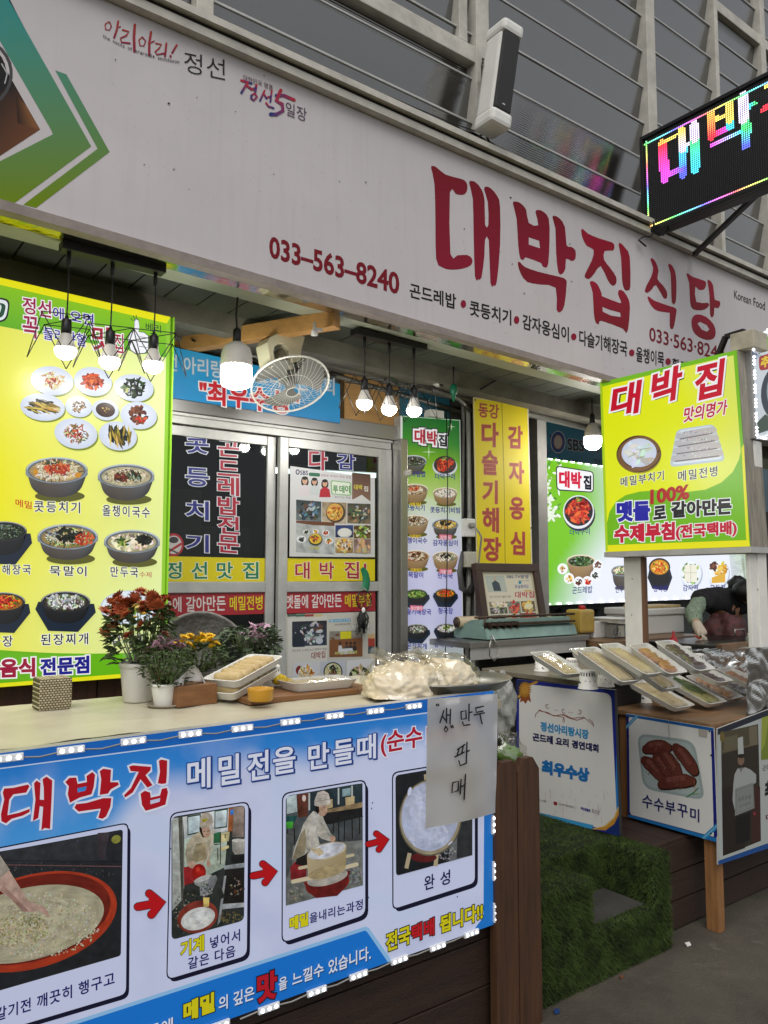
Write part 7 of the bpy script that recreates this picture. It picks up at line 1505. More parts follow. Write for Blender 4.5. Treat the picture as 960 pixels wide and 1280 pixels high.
# winnowing basket leaning behind the flowers
c = at(253, 842, Y=3.1); Rw = .24
k = MB(); ax = Vector((.05, -1, .25)).normalized(); c.z = CZ+.1
k.lathe([(0, -.012), (Rw*.96, -.012), (Rw, 0), (Rw, .02), (Rw*.95, .02), (Rw*.93, 0), (0, 0)], c-Vector((0, 0, .06)), 48, axis=ax)
tag(obj('winnowing_basket', k, mat('grey_woven_cane', '6f6c66', .7, var=.35, vscale=30, bump=.6, bscale=60)), 'round grey woven basket leaning behind the flower pots', 'basket')
# tissue box
a = on(222, 886); tb_ = thing('tissue_box', 'wooden tissue box with a white tissue standing out on top', 'tissue box', a+Vector((.07, .03, 0)), rotz=0)
k = MB(); R = Matrix.Translation(a) @ Matrix.Rotation(.12, 4, 'Z'); k.box(0, .145, 0, .085, .002, .068, .003, R); obj('box', k, mat('walnut_veneer', '7d5430', .45, var=.35, vscale=4, stretch=(2, 12, 12), bump=.1), tb_)
k = MB(); k.sheet(lambda u, v: R @ Vector((.03+.08*u+.012*sin(v*4), .03+.028*v+.01*sin(u*6), .067+.05*sin(pi*u)**.6*(.5+.5*sin(v*3+u*3))+.012*(1-abs(2*u-1)))), 16, 10); obj('tissue', k, mat('tissue_white', 'dcdcda', .8), tb_)
# woven plastic pot at the left
def weave_mat():
    m = mat('woven_plastic', 'b8ad90', .6); n = m.node_tree; b = n.nodes['Principled BSDF']; tc = n.nodes.new('ShaderNodeTexCoord'); ck = n.nodes.new('ShaderNodeTexBrick'); mp = n.nodes.new('ShaderNodeMapping'); mp.inputs['Rotation'].default_value = (pi/2, 0, 0)
    n.links.new(tc.outputs['Object'], mp.inputs[0]); n.links.new(mp.outputs[0], ck.inputs[0]); ck.inputs['Scale'].default_value = 30; ck.inputs['Mortar Size'].default_value = .05; ck.inputs['Brick Width'].default_value = .3; ck.inputs['Row Height'].default_value = .22
    ck.inputs['Color1'].default_value = (*lin('c2b798'), 1); ck.inputs['Color2'].default_value = (*lin('a89c7c'), 1); ck.inputs['Mortar'].default_value = (*lin('4a4230'), 1); n.links.new(ck.outputs[0], b.inputs['Base Color']); return m
a = on(66, 886); k = MB(); k.box(a.x-.05, a.x+.05, a.y-.03, a.y+.06, CZ, CZ+.098, .006)
tag(obj('woven_holder', k, weave_mat()), 'beige woven plastic holder at the left end of the counter', 'holder')
# board with trays of dumplings, cups
a, b = on(318, 884), on(452, 866); k = MB(); k.box(a.x, b.x+.05, a.y+.03, a.y+.36, CZ+.001, CZ+.02, .003); tag(obj('serving_board', k, mat('brown_board', '7a5430', .6, var=.3, vscale=4, stretch=(2, 10, 10))), 'brown board on the counter under the pancake tray', 'board')
M_foam = mat('white_foam', 'd6d5ce', .45, bump=.06, bscale=120)
FOODM = dict(roll=mat('buckwheat_roll', 'c4b48c', .45, c2='a08c62', vscale=18, bump=.25, bscale=50), green=mat('chive_pancake', 'b0a46e', .5, c2='6a7238', vscale=16, bump=.3, bscale=50), orange=mat('fried_pancake', 'b87a34', .45, c2='8a5420', vscale=14, bump=.3, bscale=40), dark=mat('sorghum_cake', '4a2c24', .35, c2='2e1a16', vscale=12, bump=.25, bscale=40), dump=mat('dumpling_dough', 'c3ac7c', .5, c2='a88e5c', vscale=12, bump=.3, bscale=40), pale=mat('pale_cake', 'c89a6a', .5, c2='b0805a', vscale=12, bump=.25, bscale=40))
def tray(name, label, L, W, kind, n, grp, film=True, h=.028):
    """foam tray lying along local Y, near end at -L/2; food pieces run across it"""
    t = thing(name, label, 'food tray', (0, 0, 0), group=grp); ORG[t.name] = Vector((0, 0, 0))
    def rr(l, w_, r=.02, n_=5):
        P = []
        for cx, cy, a0 in ((w_/2-r, l/2-r, 0), (-w_/2+r, l/2-r, pi/2), (-w_/2+r, -l/2+r, pi), (w_/2-r, -l/2+r, 3*pi/2)):
            for i in range(n_+1): a = a0+pi/2*i/n_; P.append((cx+r*cos(a), cy+r*sin(a)))
        return P
    k = MB(); lv = [(rr(L-.03, W-.03), 0), (rr(L, W), h), (rr(L+.006, W+.006), h+.002), (rr(L-.006, W-.006), h+.002), (rr(L-.034, W-.034), .004)]
    vs = [(x, y, z) for P, z in lv for x, y in P]; N = len(lv[0][0]); fs = [(l*N+i, l*N+(i+1) % N, (l+1)*N+(i+1) % N, (l+1)*N+i) for l in range(len(lv)-1) for i in range(N)]
    fs += [tuple(range(N))[::-1], tuple(range((len(lv)-1)*N, len(lv)*N))]; k.add(vs, fs, False); obj('foam_dish', k, M_foam, t)
    for i in range(5 if kind in ('roll', 'green') else n):
        y = -L/2+.03+(L-.06)*(i+.5)/n; k = MB(); d = (L-.06)/n
        if kind in ('roll', 'green'):       # long rolls side by side along the tray
            d = (W-.034)/5; x = -W/2+.017+d*(i+.5); P = [(x+RND.uniform(-.0015, .0015), (L-.052)*(j/9-.5), .006+d*.36+RND.uniform(-.0012, .0012)) for j in range(10)]; k.tube(P, [d*.36]+[d*.5*RND.uniform(.92, 1.06) for _ in range(8)]+[d*.36], 10)
        elif kind == 'dump':
            x0, x1 = -W/2+.022, W/2-.022; P = [mix((x0, y-.004), (x1, y+.004), j/6) for j in range(7)]; r = [d*.5, d*.56, d*.6, d*.6, d*.6, d*.56, d*.48]
            k.tube([(px+RND.uniform(-.002, .002), py+.006*sin(px*30+i), .006+d*.42+RND.uniform(-.002, .002)) for px, py in P], r, 10)
        else: k.ball((RND.uniform(-.012, .012), y, .008+d*.3), (W/2-.024, d*.62, d*.36), 16, 8, R=Matrix.Rotation(RND.uniform(-.25, .25), 3, 'Z') @ Matrix.Rotation(.35, 3, 'X'), jit=.25)
        obj('roll' if kind in ('roll', 'green') else 'dumpling' if kind == 'dump' else 'cake', k, FOODM[kind], t)
    if kind == 'green':
        for i in range(10): k = MB(); x = RND.uniform(-W*.3, W*.3); y = RND.uniform(-L*.36, .0); k.tube([(x, y, .034), (x+RND.uniform(-.02, .02), y+.06, .037), (x+RND.uniform(-.03, .03), y+.13, .034)], .0028, 5); obj('chive', k, mat('green_chive', '3f5a1e', .4), t)
    if film:
        k = MB(); k.sheet(lambda u, v: ((u-.5)*(W+.004), (v-.5)*(L+.004), h+.003+.014*sin(pi*u)**.5*sin(pi*v)**.4+.003*noise.noise(Vector((u*6, v*14, 1)))), 12, 24); obj('cling_film', k, M_film, t)
    return t
def lay(t, near, far, zn, xdir=None, roll=0.):
    """near/far: where the middles of the tray's ends appear; the near end rests at height zn, the far end is propped up"""
    a = at(near[0], near[1], Z=zn); b = at(far[0], far[1], X=a.x+(xdir or 0)); d = (b-a).normalized(); s_ = d.cross(Vector((0, 0, 1))).normalized()
    s_ = (s_*cos(roll)+s_.cross(d)*sin(roll)); u = s_.cross(d); c_ = (a+b)/2
    t.matrix_world = Matrix(((s_.x, d.x, u.x, c_.x), (s_.y, d.y, u.y, c_.y), (s_.z, d.z, u.z, c_.z), (0, 0, 0, 1))); return (b-a).length
# dumpling trays on the front counter
for i, (dz, lab) in enumerate(((.018, 'lower tray of the tilted dumpling pair beside the tissue box'), (.058, 'upper tray of dumplings tilted on another tray beside the tissue box'))):
    t = tray('dumpling_tray', lab, .26, .15, 'dump', 6, 'dumpling trays on the counter', film=False)
    c_ = on(307, 876); R = Matrix.Translation((c_.x+.01, c_.y+.09, CZ+dz)) @ Matrix.Rotation(-.62, 4, 'Z') @ Matrix.Rotation(.2, 4, 'X') @ Matrix.Rotation(pi/2-.0, 4, 'Z'); R = Matrix.Translation((c_.x+.015+.012*i, c_.y+.06, CZ+dz+.02)) @ Matrix.Rotation(.42, 4, 'Z') @ Matrix.Rotation(-.24, 4, 'Y') @ Matrix.Rotation(pi/2, 4, 'Z'); t.matrix_world = R
t = tray('pancake_tray', 'flat tray of folded pancakes under film on the brown board', .26, .15, 'roll', 5, None); c_ = on(400, 868); t.matrix_world = Matrix.Translation((c_.x, c_.y+.02, CZ+.022)) @ Matrix.Rotation(pi/2-.05, 4, 'Z')
def cup_mat():
    m = mat('printed_paper_cup', 'd8d6cf', .45); n = m.node_tree; b = n.nodes['Principled BSDF']; tc = n.nodes.new('ShaderNodeTexCoord'); sp_ = n.nodes.new('ShaderNodeSeparateXYZ'); n.links.new(tc.outputs['Object'], sp_.inputs[0])
    def M(op, a, b_=None, v=None):
        q = n.nodes.new('ShaderNodeMath'); q.operation = op; n.links.new(a, q.inputs[0])
        if b_ is not None: n.links.new(b_, q.inputs[1])
        elif v is not None: q.inputs[1].default_value = v
        return q.outputs[0]
    ang = M('ARCTAN2', sp_.outputs[1], sp_.outputs[0]); st = M('GREATER_THAN', M('SINE', M('MULTIPLY', ang, v=18.)), v=.0)
    z = sp_.outputs[2]; band = M('MULTIPLY', M('GREATER_THAN', z, v=.053), M('LESS_THAN', z, v=.068))
    nz = n.nodes.new('ShaderNodeTexNoise'); nz.inputs['Scale'].default_value = 75; n.links.new(tc.outputs['Object'], nz.inputs[0]); bl = M('MULTIPLY', M('GREATER_THAN', nz.outputs[0], v=.58), M('MULTIPLY', M('GREATER_THAN', z, v=.014), M('LESS_THAN', z, v=.036)))
    f = M('MAXIMUM', M('MULTIPLY', st, band), bl); mx = n.nodes.new('ShaderNodeMix'); mx.data_type = 'RGBA'; n.links.new(f, mx.inputs[0]); mx.inputs[6].default_value = (*lin('d8d6cf'), 1); mx.inputs[7].default_value = (*lin('2a2620'), 1); n.links.new(mx.outputs[2], b.inputs['Base Color']); return m
M_cup = cup_mat(); CUP = None
def cup(loc, label, s_=1.):
    global CUP
    if CUP is None:
        CUP = thing('paper_cup', label, 'cup', (0, 0, 0), group='upturned printed paper cups'); ORG[CUP.name] = Vector((0, 0, 0))
        k = MB(); k.lathe([(.0385, 0), (.0395, .002), (.0385, .004), (.03, .074), (.0285, .075), (.0275, .071), (0, .071)], (0, 0, 0), 36); obj('cup_wall', k, M_cup, CUP); o = CUP
        k = MB(); k.tube([(.039*cos(i*pi/16), .039*sin(i*pi/16), .0022) for i in range(33)], .002, 6); obj('cup_rim', k, M_whitep, CUP)
    else: o = copy_tree(CUP)
    o.location = loc; o.scale = (s_,)*3; o['label'] = label; o.rotation_euler.z = RND.uniform(0, 6); return o
c_ = on(344, 866); cup((c_.x, c_.y+.03, CZ+.022), 'printed paper cup beside the dumpling trays on the front counter')
a = on(320, 880, CZ+.02); k = MB(); k.lathe([(.036, .0), (.04, .004), (.042, .036), (.043, .04), (.039, .04), (.036, .008), (0, .008)], (a.x+.042, a.y+.05, CZ+.0205), 24); tag(obj('yellow_tub', k, mat('amber_plastic', 'b8861c', .3)), 'amber plastic tub beside the dumpling trays', 'tub')
c_ = on(361, 862, CZ+.02); k = MB()
for i in range(9): k.ball(c_+Vector((RND.uniform(-.02, .02), RND.uniform(.03, .06), .018+RND.uniform(0, .022))), .014, 8, 6, jit=.5)
tag(obj('yellow_cloth', k, mat('yellow_wad', 'd0b010', .7)), 'crumpled bright yellow wad behind the paper cup', 'cloth')
# big metal tray with two bags of dumplings
ctr = (on(450, 866)+on(618, 858))/2; ctr = Vector(((on(450, 866).x+on(618, 858).x)/2+.0, 2.19, CZ))
mtr = thing('metal_tray', 'wide grey metal tray on the counter end under the bagged dumplings', 'tray', ctr)
k = MB(); rx = (on(618, 858).x-on(450, 866).x)/2-.005
k.lathe([(0, .006), (.72, .006), (.86, .02), (1., .05), (1.02, .052), (1., .056), (.84, .028), (.7, .012), (0, .012)], ctr, 44, sx=rx, sy=.2); obj('dish', k, mat('dull_aluminium', '96948c', .35, .85, var=.3, vscale=6), mtr)
M_dough = mat('bagged_dough', 'efe7d2', .4, c2='dcc8a2', vscale=9, bump=.35, bscale=26)
M_bag = film_mat('plastic_bag', (.97, .96, .93), .15, .15, 11, .7)
def bag(name, label, c_, r, seed):
    t = thing(name, label, 'bag', c_, group='bags of dumplings on the metal tray'); rr_ = random.Random(seed)
    k = MB()
    def mass(u, v):
        a = 2*pi*u; ph = v*pi*.5; d = Vector((cos(a)*cos(ph), sin(a)*cos(ph), sin(ph))); q = d*3.1+Vector((seed, 0, 0))
        w_ = .93+.10*noise.noise(d*1.7+Vector((seed, 1, 2)))-.17*abs(noise.noise(q))+.05*noise.noise(d*9)-.03*abs(noise.noise(d*15+Vector((0, seed, 0))))
        return c_+Vector((r[0]*cos(a)*cos(ph)**.75*w_, r[1]*sin(a)*cos(ph)**.75*w_, r[2]*sin(ph)*w_))
    k.sheet(mass, 110, 44); obj('dumplings', k, M_dough, t)
    k = MB(); vs = []; U, V = 44, 18
    def fb(u, v):
        a = 2*pi*u; ph = v*pi*.5; w_ = 1+.13*noise.noise(Vector((cos(a)*2.6, sin(a)*2.6, ph*3+seed)))+.07*noise.noise(Vector((cos(a)*7, sin(a)*7, ph*8+seed))); return c_+Vector((r[0]*cos(a)*cos(ph)**.7*w_, r[1]*sin(a)*cos(ph)**.7*w_, r[2]*sin(ph)*w_*1.02+.002))
    k.sheet(fb, U, V); 
    tip = c_+Vector((-r[0]*.45, -r[1]*.2, r[2]*.86))
    for j in range(3): k.sheet(lambda u, v: tip+Vector((-.07*v+.02*sin(u*9+j)*v, .05*(u-.5)*(1-.5*v)+.01*j, .045*v+.014*sin(u*7+j*2))), 8, 6)
    obj('film', k, M_bag, t); return t
bz = CZ+.014
cA, cB = at(503, 856, Z=bz+.03), at(572, 854, Z=bz+.03)
bag('dumpling_bag', 'left clear bag of pale dumplings with a twisted corner on the metal tray', Vector((cA.x, ctr.y, bz)), (.165, .14, .13), 3)
bag('dumpling_bag', 'right clear bag of pale dumplings on the metal tray', Vector((cB.x-.01, ctr.y+.01, bz)), (.155, .14, .125), 8)
# plastic bags behind the pickets
c_ = at(626, 880, Y=2.5); t = thing('plastic_bag', 'translucent white plastic bag hanging behind the counter end', 'bag', c_)
k = MB(); k.ball(c_, (.065, .06, .13), 40, 26, jit=.55, js=3); obj('film', k, mat('milky_plastic', 'a9aaa4', .22, bump=.9, bscale=14, alpha=.5), t)
c_ = at(634, 940, Y=2.4); t = thing('produce_bag', 'crinkled clear bag with green leaves behind the pickets', 'bag', c_)
k = MB(); k.ball(c_, (.085, .07, .075), 24, 14, jit=.5, js=3); obj('film', k, M_bag, t)
k = MB(); k.ball(c_-Vector((.0, 0, .02)), (.06, .05, .05), 16, 10, jit=.6, js=4); obj('greens', k, mat('leafy_greens', '5a7a2a', .6, var=.4), t)
k = MB(); k.box(c_.x-.3, c_.x+.03, 2.42, 2.75, DZ+.002, c_.z-.075); tag(obj('crate', k, mat('dark_crate', '1c1d1c', .6, var=.3)), 'dark crate behind the pickets holding the crinkled bag', 'crate')

# ================================================================== FOOD STAND ON THE RIGHT
TX, TY, TH = 3.33, 1.985, .905
fsx = thing('food_stand', 'wooden street food stand covered with wrapped trays, sign boards on two sides', 'stand', (TX+.6, 2.5, 0))
M_top = mat('stand_top', '7a5d42', .4, var=.35, vscale=4, stretch=(2, 8, 8), bump=.12)
k = MB(); k.box(TX-.01, 6.4, TY, 3.2, TH-.025, TH, .004); obj('top', k, M_top, fsx)
for x, y, z0 in ((TX+.03, TY+.035, 0), (TX+.03, 2.46, DZ), (5.9, TY+.035, 0), (TX+.03, 3.12, DZ)):
    k = MB(); k.box(x-.025, x+.025, y-.03, y+.03, z0, TH-.026, .003); obj('leg', k, M_leg, fsx)
k = MB(); k.box(TX+.06, 6.3, TY+.02, TY+.04, TH-.1, TH-.026); obj('rail', k, M_leg, fsx)
k = MB(); k.box(TX+.4, 6.2, TY+.3, 3.1, DZ+.002, TH-.1); obj('dark_cupboard', k, mat('stand_dark', '17130f', .8), fsx)
def d_su(pr, px):
    pr.poly(px, '1c2174'); pr.poly([(786, 896), (888.5, 913.5), (892.5, 1046), (787.5, 1018)], 'd2d2cd')
    pr.poly([(783, 892), (892, 910), (892, 914), (783, 895.5)], '1c5a9a'); pr.poly([(785, 1018), (897, 1048), (897, 1053), (785, 1021)], '1f6fae')
    pr.poly([(782.5, 907), (795, 893.5), (799.5, 894.5), (783, 912)], '2a8ab8'); pr.poly([(876, 1047), (896, 1029), (896.5, 1036), (882, 1049)], '2a8ab8'); pr.stroke([(783, 909.5), (797, 894)], .6, 'b8d0dc'); pr.stroke([(879, 1048), (896.5, 1032)], .6, 'b8d0dc')
    P = [(797, 918), (812, 916), (845, 921), (868, 929), (878, 950), (880.5, 975), (874, 999), (864, 1000), (830, 995), (806, 985), (797, 960)]
    pr.rrect([(796, 916), (868, 926), (882, 1001), (804, 986)], 14, '93a2a0'); pr.rrect([(799, 919.5), (865, 929), (877.5, 997), (807, 983)], 12, 'a3b0ad')
    for a, b, w_ in (((808, 936), (834, 934), 16), ((806, 950), (828, 972), 15), ((820, 946), (836, 968), 13), ((828, 940), (848, 968), 14), ((845, 934), (868, 964), 15), ((828, 980), (864, 976), 17)):
        P = [mix(a, b, j/6) for j in range(7)]; P = [(x, y-2.5*sin(pi*j/6)) for j, (x, y) in enumerate(P)]; W_ = [w_*.7, w_*.95, w_, w_, w_, w_*.95, w_*.7]
        pr.stroke([(x+.8, y+1.2) for x, y in P], [q+1.6 for q in W_], '2a1512'); pr.stroke(P, W_, '5a2c24', '63342a'); pr.stroke([(x-1, y-w_*.16) for x, y in P[1:-1]], w_*.35, '74443a', cap=False); pr.scatter((a[0]+b[0])/2, (a[1]+b[1])/2, 11, 10, 40, ['7a4a40', '4a231d', '6a3a30', '8a5c50'], .8)
    pr.stroke([(859, 996), (868, 990), (873, 985)], 1.4, '3f7a50'); pr.stroke([(862, 993), (874, 992)], 1, '5a8f60'); pr.stroke([(868, 975), (869, 990)], .6, 'a8603a')
    for i, (ch, x, y, x1, y1) in enumerate((('수', 803, 1009, 816, 1011.5), ('수', 817.5, 1013, 830, 1015.5), ('부', 832, 1016.5, 844.5, 1019.5), ('꾸', 847, 1020, 860, 1023.5), ('미', 863, 1025, 874.5, 1028))): pr.text(ch, x, y, x1, y1, 16.5, '1a1d60', .02)
    pr.poly([(873, 911), (885, 913), (884, 922), (874, 920)], 'a8a298'); pr.stroke([(836, 901), (837, 925)], .6, '8a8a86')
    for x, y in ((786, 896), (887, 914), (889, 1042), (788, 1017), (786, 920), (889, 944)): pr.ell(x, y, 1, 1.2, '1a1a1c')
SX = TX-.022
panel_thing('sign_board', 'white board with a plate of brown sorghum cakes on the side of the food stand', 'sign', [(783, 892), (892, 910), (897, 1053), (785, 1021)], (-1, 0, 0), (SX, 0, 0), .008, mat('sign_edge', 'a8a8a4', .5), PM_PAPER, d_su, 'sign_print')
def d_chef(pr, px):
    pr.poly(px, 'aab0ac'); pr.poly([(897, 911), (1010, 868), (1010, 875), (897, 919)], '1c2230')
    pr.poly([(897.5, 1076), (1010, 1036), (1010, 1044), (898, 1081)], '1c4a8a'); pr.poly([(901, 915.5), (947.5, 905), (951, 1051), (903.5, 1070)], '2c261e')
    pr.poly([(901, 915.5), (947.5, 905), (947.8, 930), (901.5, 943)], '4a4433'); pr.poly([(905, 922), (922, 918), (922, 934), (905, 938)], '5f5a44'); pr.poly([(936, 909), (946, 907), (947, 930), (937, 932)], '6a6350'); pr.stroke([(901, 940), (947, 930)], 1.4, '6a5f48', cap=False); pr.poly([(902, 985), (930, 980), (931, 1060), (903.5, 1070)], '231a15'); pr.poly([(940, 985), (950, 983), (951, 1051), (940, 1055)], '3a1f1c')
    pr.poly([(922.5, 944), (922, 922.5), (928.5, 920.5), (929.5, 942)], 'a9aca8'); pr.ell(926, 950, 4.2, 6.5, '7a5f4e'); pr.ell(926, 945, 4.6, 2.6, '1c1814'); pr.ell(924.4, 949.5, .6, .5, '241a16'); pr.ell(927.8, 949, .6, .5, '241a16')
    pr.poly([(918, 968), (922, 960), (926, 962), (931, 959), (938, 962), (945, 968), (945, 978), (939, 982), (940, 1004), (918, 1012), (915.5, 1000), (916.5, 980)], '9c9f9c'); pr.poly([(924, 960), (926, 966), (929, 959)], '6f6f6c'); pr.poly([(918.5, 986), (941.5, 978), (943, 1010), (918.5, 1020)], '7e827e'); pr.stroke([(920, 988), (941, 980.5), (942, 1008), (920, 1017.5), (920, 988)], .5, '54584f')
    pr.text('최우수상', 922.5, 1003, 939, 998, 6, '4a4a46', .0); pr.text('곤드레요리', 924, 1010, 938, 1005, 3.4, '4a4a46', .0); pr.ell(943, 1017, 1.6, 2, '8a2a3a')
    pr.poly([(919, 1022), (938, 1015), (937, 1050), (920, 1056)], '0f0e0f'); pr.poly([(952, 897), (1010, 880), (1010, 935), (970, 948), (951, 950)], '6f7f2c'); pr.poly([(952, 897), (961, 895), (956, 930), (951, 940)], '8f9a3c')
    pr.ell(902.5, 921, 3, 7, '6a5a2c'); pr.text('곤드레', 953, 964, 966, 960, 7, '1c2024', .01); pr.text('최우수상', 955.5, 999, 1005, 984, 22, '14171c', .06); pr.text('대박집', 957, 1026, 990, 1017, 8, '5a1c24', .02)
CHQ = [(897, 911), (1010, 868), (1010, 1044), (898, 1081)]
panel_thing('sign_board', 'photo board of a white hatted cook on the street side of the food stand', 'sign', CHQ, (0, -1, 0), (0, TY-.022, 0), .008, mat('sign_edge', 'a8a8a4', .5), PM_PAPER, d_chef, 'sign_print')
AX = 3.03
AQ = [(645.5, 849), (768, 862.5), (774.5, 1045), (646, 1013)]
def d_aw(pr, px):
    pr.poly(px, '1d2a86'); pr.poly([(770.5, 940), (773, 1000), (774.5, 1045), (768, 1043)], '2a78b8')
    pr.rrect([(649, 854), (764, 867), (772, 1041), (649, 1010)], 9, 'dad9d5'); pr.poly([(646, 1009), (742, 1031.5), (740, 1036.5), (646, 1013)], '3a9ad0')
    pr.poly([(740, 1036.5), (756, 1032), (767, 1022), (773, 1008), (773.6, 1018), (768, 1030), (757, 1038)], 'c08a34'); pr.poly([(757, 1038), (768, 1030), (773.6, 1018), (774.5, 1045)], '1a2f6a'); pr.stroke([(741, 1036), (757, 1032.5), (768, 1022), (773, 1009)], 1., 'e0c070', cap=False)
    pr.poly([(646, 850), (672, 853), (660, 858), (652, 872), (646, 876)], '1d2748'); pr.stroke([(648, 872), (658, 858), (672, 852)], 3, 'b8863a', cap=False)
    pr.poly([(652, 868), (650, 878), (654, 876), (657, 880), (660, 875), (664, 878), (662, 867)], '8a4a24')
    for i in range(18): a = i*pi/9; pr.stroke([(656.5+4*cos(a), 862+5*sin(a)), (656.5+7.2*cos(a), 862+9*sin(a))], 1.8, 'a87a2c')
    pr.ell(656.5, 862, 5.8, 7.4, 'c89a40', 'a87428'); pr.ell(656.5, 862, 4, 5, 'b8863a')
    c_ = '8a4a44'
    def sw_(P, w_=.8): pr.stroke([(640+x/6.2467, 845+y/6.244) for x, y in P], w_, c_, cap=False)
    sw_([(210, 270), (280, 285), (330, 312), (400, 300), (440, 325), (510, 345), (570, 325)], 1.1); sw_([(210, 262), (300, 300), (390, 320), (405, 300)]); sw_([(405, 300), (470, 330), (560, 320), (640, 385)]); sw_([(215, 268), (185, 300), (183, 322)]); sw_([(600, 335), (632, 360), (638, 396)])
    for cx, cy, s1 in ((278, 230, 1), (528, 275, -1), (405, 268, 1)): sw_([(cx+s1*(22-2.2*i)*cos(i*.55+1), cy+(24-2.2*i)*sin(i*.55+1)) for i in range(11)])
    sw_([(405, 320), (398, 345), (405, 368), (412, 345), (405, 320)]); 
    for x in (335, 345, 355, 445, 458, 472): pr.ell(640+x/6.2467, 845+(265+(x-335)*.16)/6.244, .5, .5, c_)
    pr.text('정선아리랑시장', 675.5, 913.5, 736, 924.5, 12, '2a8cc0', .05); pr.text('곤드레 요리 경연대회', 666, 926, 748.5, 941, 10.5, '171a52', .05); pr.text('최우수상', 677, 967, 737, 978.5, 18, '1c6cb0', .07)
    pr.text('소상공인진흥', 664, 1000, 683, 1003, 2.6, '3a3a44', 0); pr.rrect([(692, 1001.5), (697, 1002.5), (696.5, 1007), (692.5, 1006)], 1.5, '8a2430'); pr.text('소상공인시장진흥공단', 698.5, 1006, 718, 1010.5, 2.8, '3a3a44', 0); pr.text('국민과함께', 726, 1012, 738, 1015.5, 4, '24308a', .05); pr.text('정선군', 740, 1015.5, 750, 1018.5, 5, '4a4a54', 0)
    for _ in range(30): x = RND.uniform(680, 760); y = RND.uniform(985, 1025); pr.stroke([(x, y), (x+RND.uniform(-1, 1), y+RND.uniform(3, 12))], .25, 'a89c94', cap=False)
panel_thing('award_board', 'prize board with a gold ribbon rosette standing on the turf', 'board', AQ, (-1, 0, 0), (AX, 0, 0), .02, mat('award_edge', '2a2a2a', .5), PM_PAPER, d_aw, 'board_print')
# a folded tarp under the stand
k = MB(); a = at(806, 1035, X=TX+.03); b = at(890, 1055, X=TX+.03)
def tarp(u, v): y = a.y+(b.y-a.y)*u; s_ = v*pi; return (TX+.0+.05-.05*sin(s_)*(1+.2*sin(u*12)), y, DZ+.003+.07*v*(1+.25*sin(u*7))*(1-.25*u)+.012*noise.noise(Vector((u*8, v*6, 0))))
k.sheet(tarp, 40, 16); tag(obj('folded_tarp', k, mat('ochre_tarp', '8f6420', .45, var=.3, vscale=10, bump=.4, bscale=25)), 'ochre yellow tarp folded under the side board of the food stand', 'tarp')
# the raised rear table with its dark body
k = MB(); k.box(3.06, 4.2, 2.5, 3.18, 1.035, 1.06, .003); rt = thing('display_table', 'raised rear table behind the prize board, with cups and wrapped trays', 'table', (3.6, 2.85, DZ)); obj('top', k, mat('grey_table_top', '77705f', .35, var=.3, vscale=5), rt)
k = MB(); k.box(3.09, 4.18, 2.53, 3.16, TH+.002, 1.034); k.box(3.09, 3.3, 2.53, 3.16, DZ+.002, TH); obj('body', k, mat('stand_dark', '17130f', .8), rt)
# wrapped food trays
TG = 'wrapped food trays on the stand'
LIST = [('roll', (716, 848), (674, 822), 1.078, 'separate wrapped tray of buckwheat rolls propped on a cup at the stand corner', 0),
        ('roll', (786, 857), (731, 818), 1.10, 'wrapped tray of pale rolls at the left end of the big heap', 0), ('roll', (815, 848), (760, 813), 1.13, 'wrapped tray of long pale rolls, second from the left in the rear row', 0),
        ('orange', (843, 847), (796, 813), 1.13, 'wrapped tray of orange fried pancakes in the rear row', 0), ('dark', (879, 843), (828, 809), 1.13, 'wrapped tray of dark sorghum cakes in the rear row', 0),
        ('roll', (853, 889), (795, 857), TH+.012, 'wrapped tray of rolls in the front row above the white side board', 0), ('green', (894, 884), (836, 852), TH+.015, 'wrapped tray of rolls with green chives at the front', 0),
        ('roll', (838, 866), (806, 843), 1.04, 'wrapped tray of rolls half hidden behind the chive tray', 0), ('pale', (918, 878), (866, 851), TH+.016, 'wrapped tray of pale orange cakes right of the chive tray', 0),
        ('roll', (760, 846), (722, 817), 1.065, 'wrapped tray of rolls lying under the leftmost tray of the heap', 0), ('orange', (944, 861), (903, 842), 1.0, 'wrapped tray of orange cakes right behind the dark red ones', 0),
        ('dark', (934, 871), (886, 846), TH+.03, 'wrapped tray of dark red cakes near the right edge', 0), ('dark', (956, 868), (912, 847), TH+.02, 'small wrapped tray of dark cakes at the far right of the stand', 0), ('dark', (905, 858), (866, 839), 1.02, 'wrapped tray of dark cakes behind the pale orange ones', 0)]
for kind, near, far, zn, lab, xd in LIST:
    a = at(*near, Z=zn); b = at(*far, X=a.x); L = (b-a).length
    t = tray('food_tray', lab, L*1.06, min(.185, max(.145, L*.6)), kind, max(5, int(L/.033)) if kind in ('roll', 'green') else 5, TG)
    lay(t, near, far, zn, 0, 0)
for (px, py), lab, z, s_ in (((677, 839), 'paper cup under the separate tray at the stand corner', 1.06, 1), ((715, 840), 'paper cup partly hidden behind the separate tray', 1.06, .95), ((735, 861), 'large paper cup left of the big heap of trays', 1.06, 1.1), ((757, 858), 'paper cup tucked under the leftmost tray of the heap', 1.06, 1.), ((806, 878), 'paper cup propping the front tray above the white side board', TH, .95), ((857, 826), 'paper cup standing behind the dark sorghum cakes', 1.06, 1.15), ((873, 836), 'paper cup right beside the foil guard', 1.06, 1.1)):
    c_ = at(px, py, Z=z); cup((c_.x, c_.y, z), lab, s_)
k = MB(); k.box(4.21, 4.4, 2.62, 2.9, TH, 1.1, .004); tag(obj('foam_box', k, M_foam), 'white foam box under the cups behind the trays', 'box')
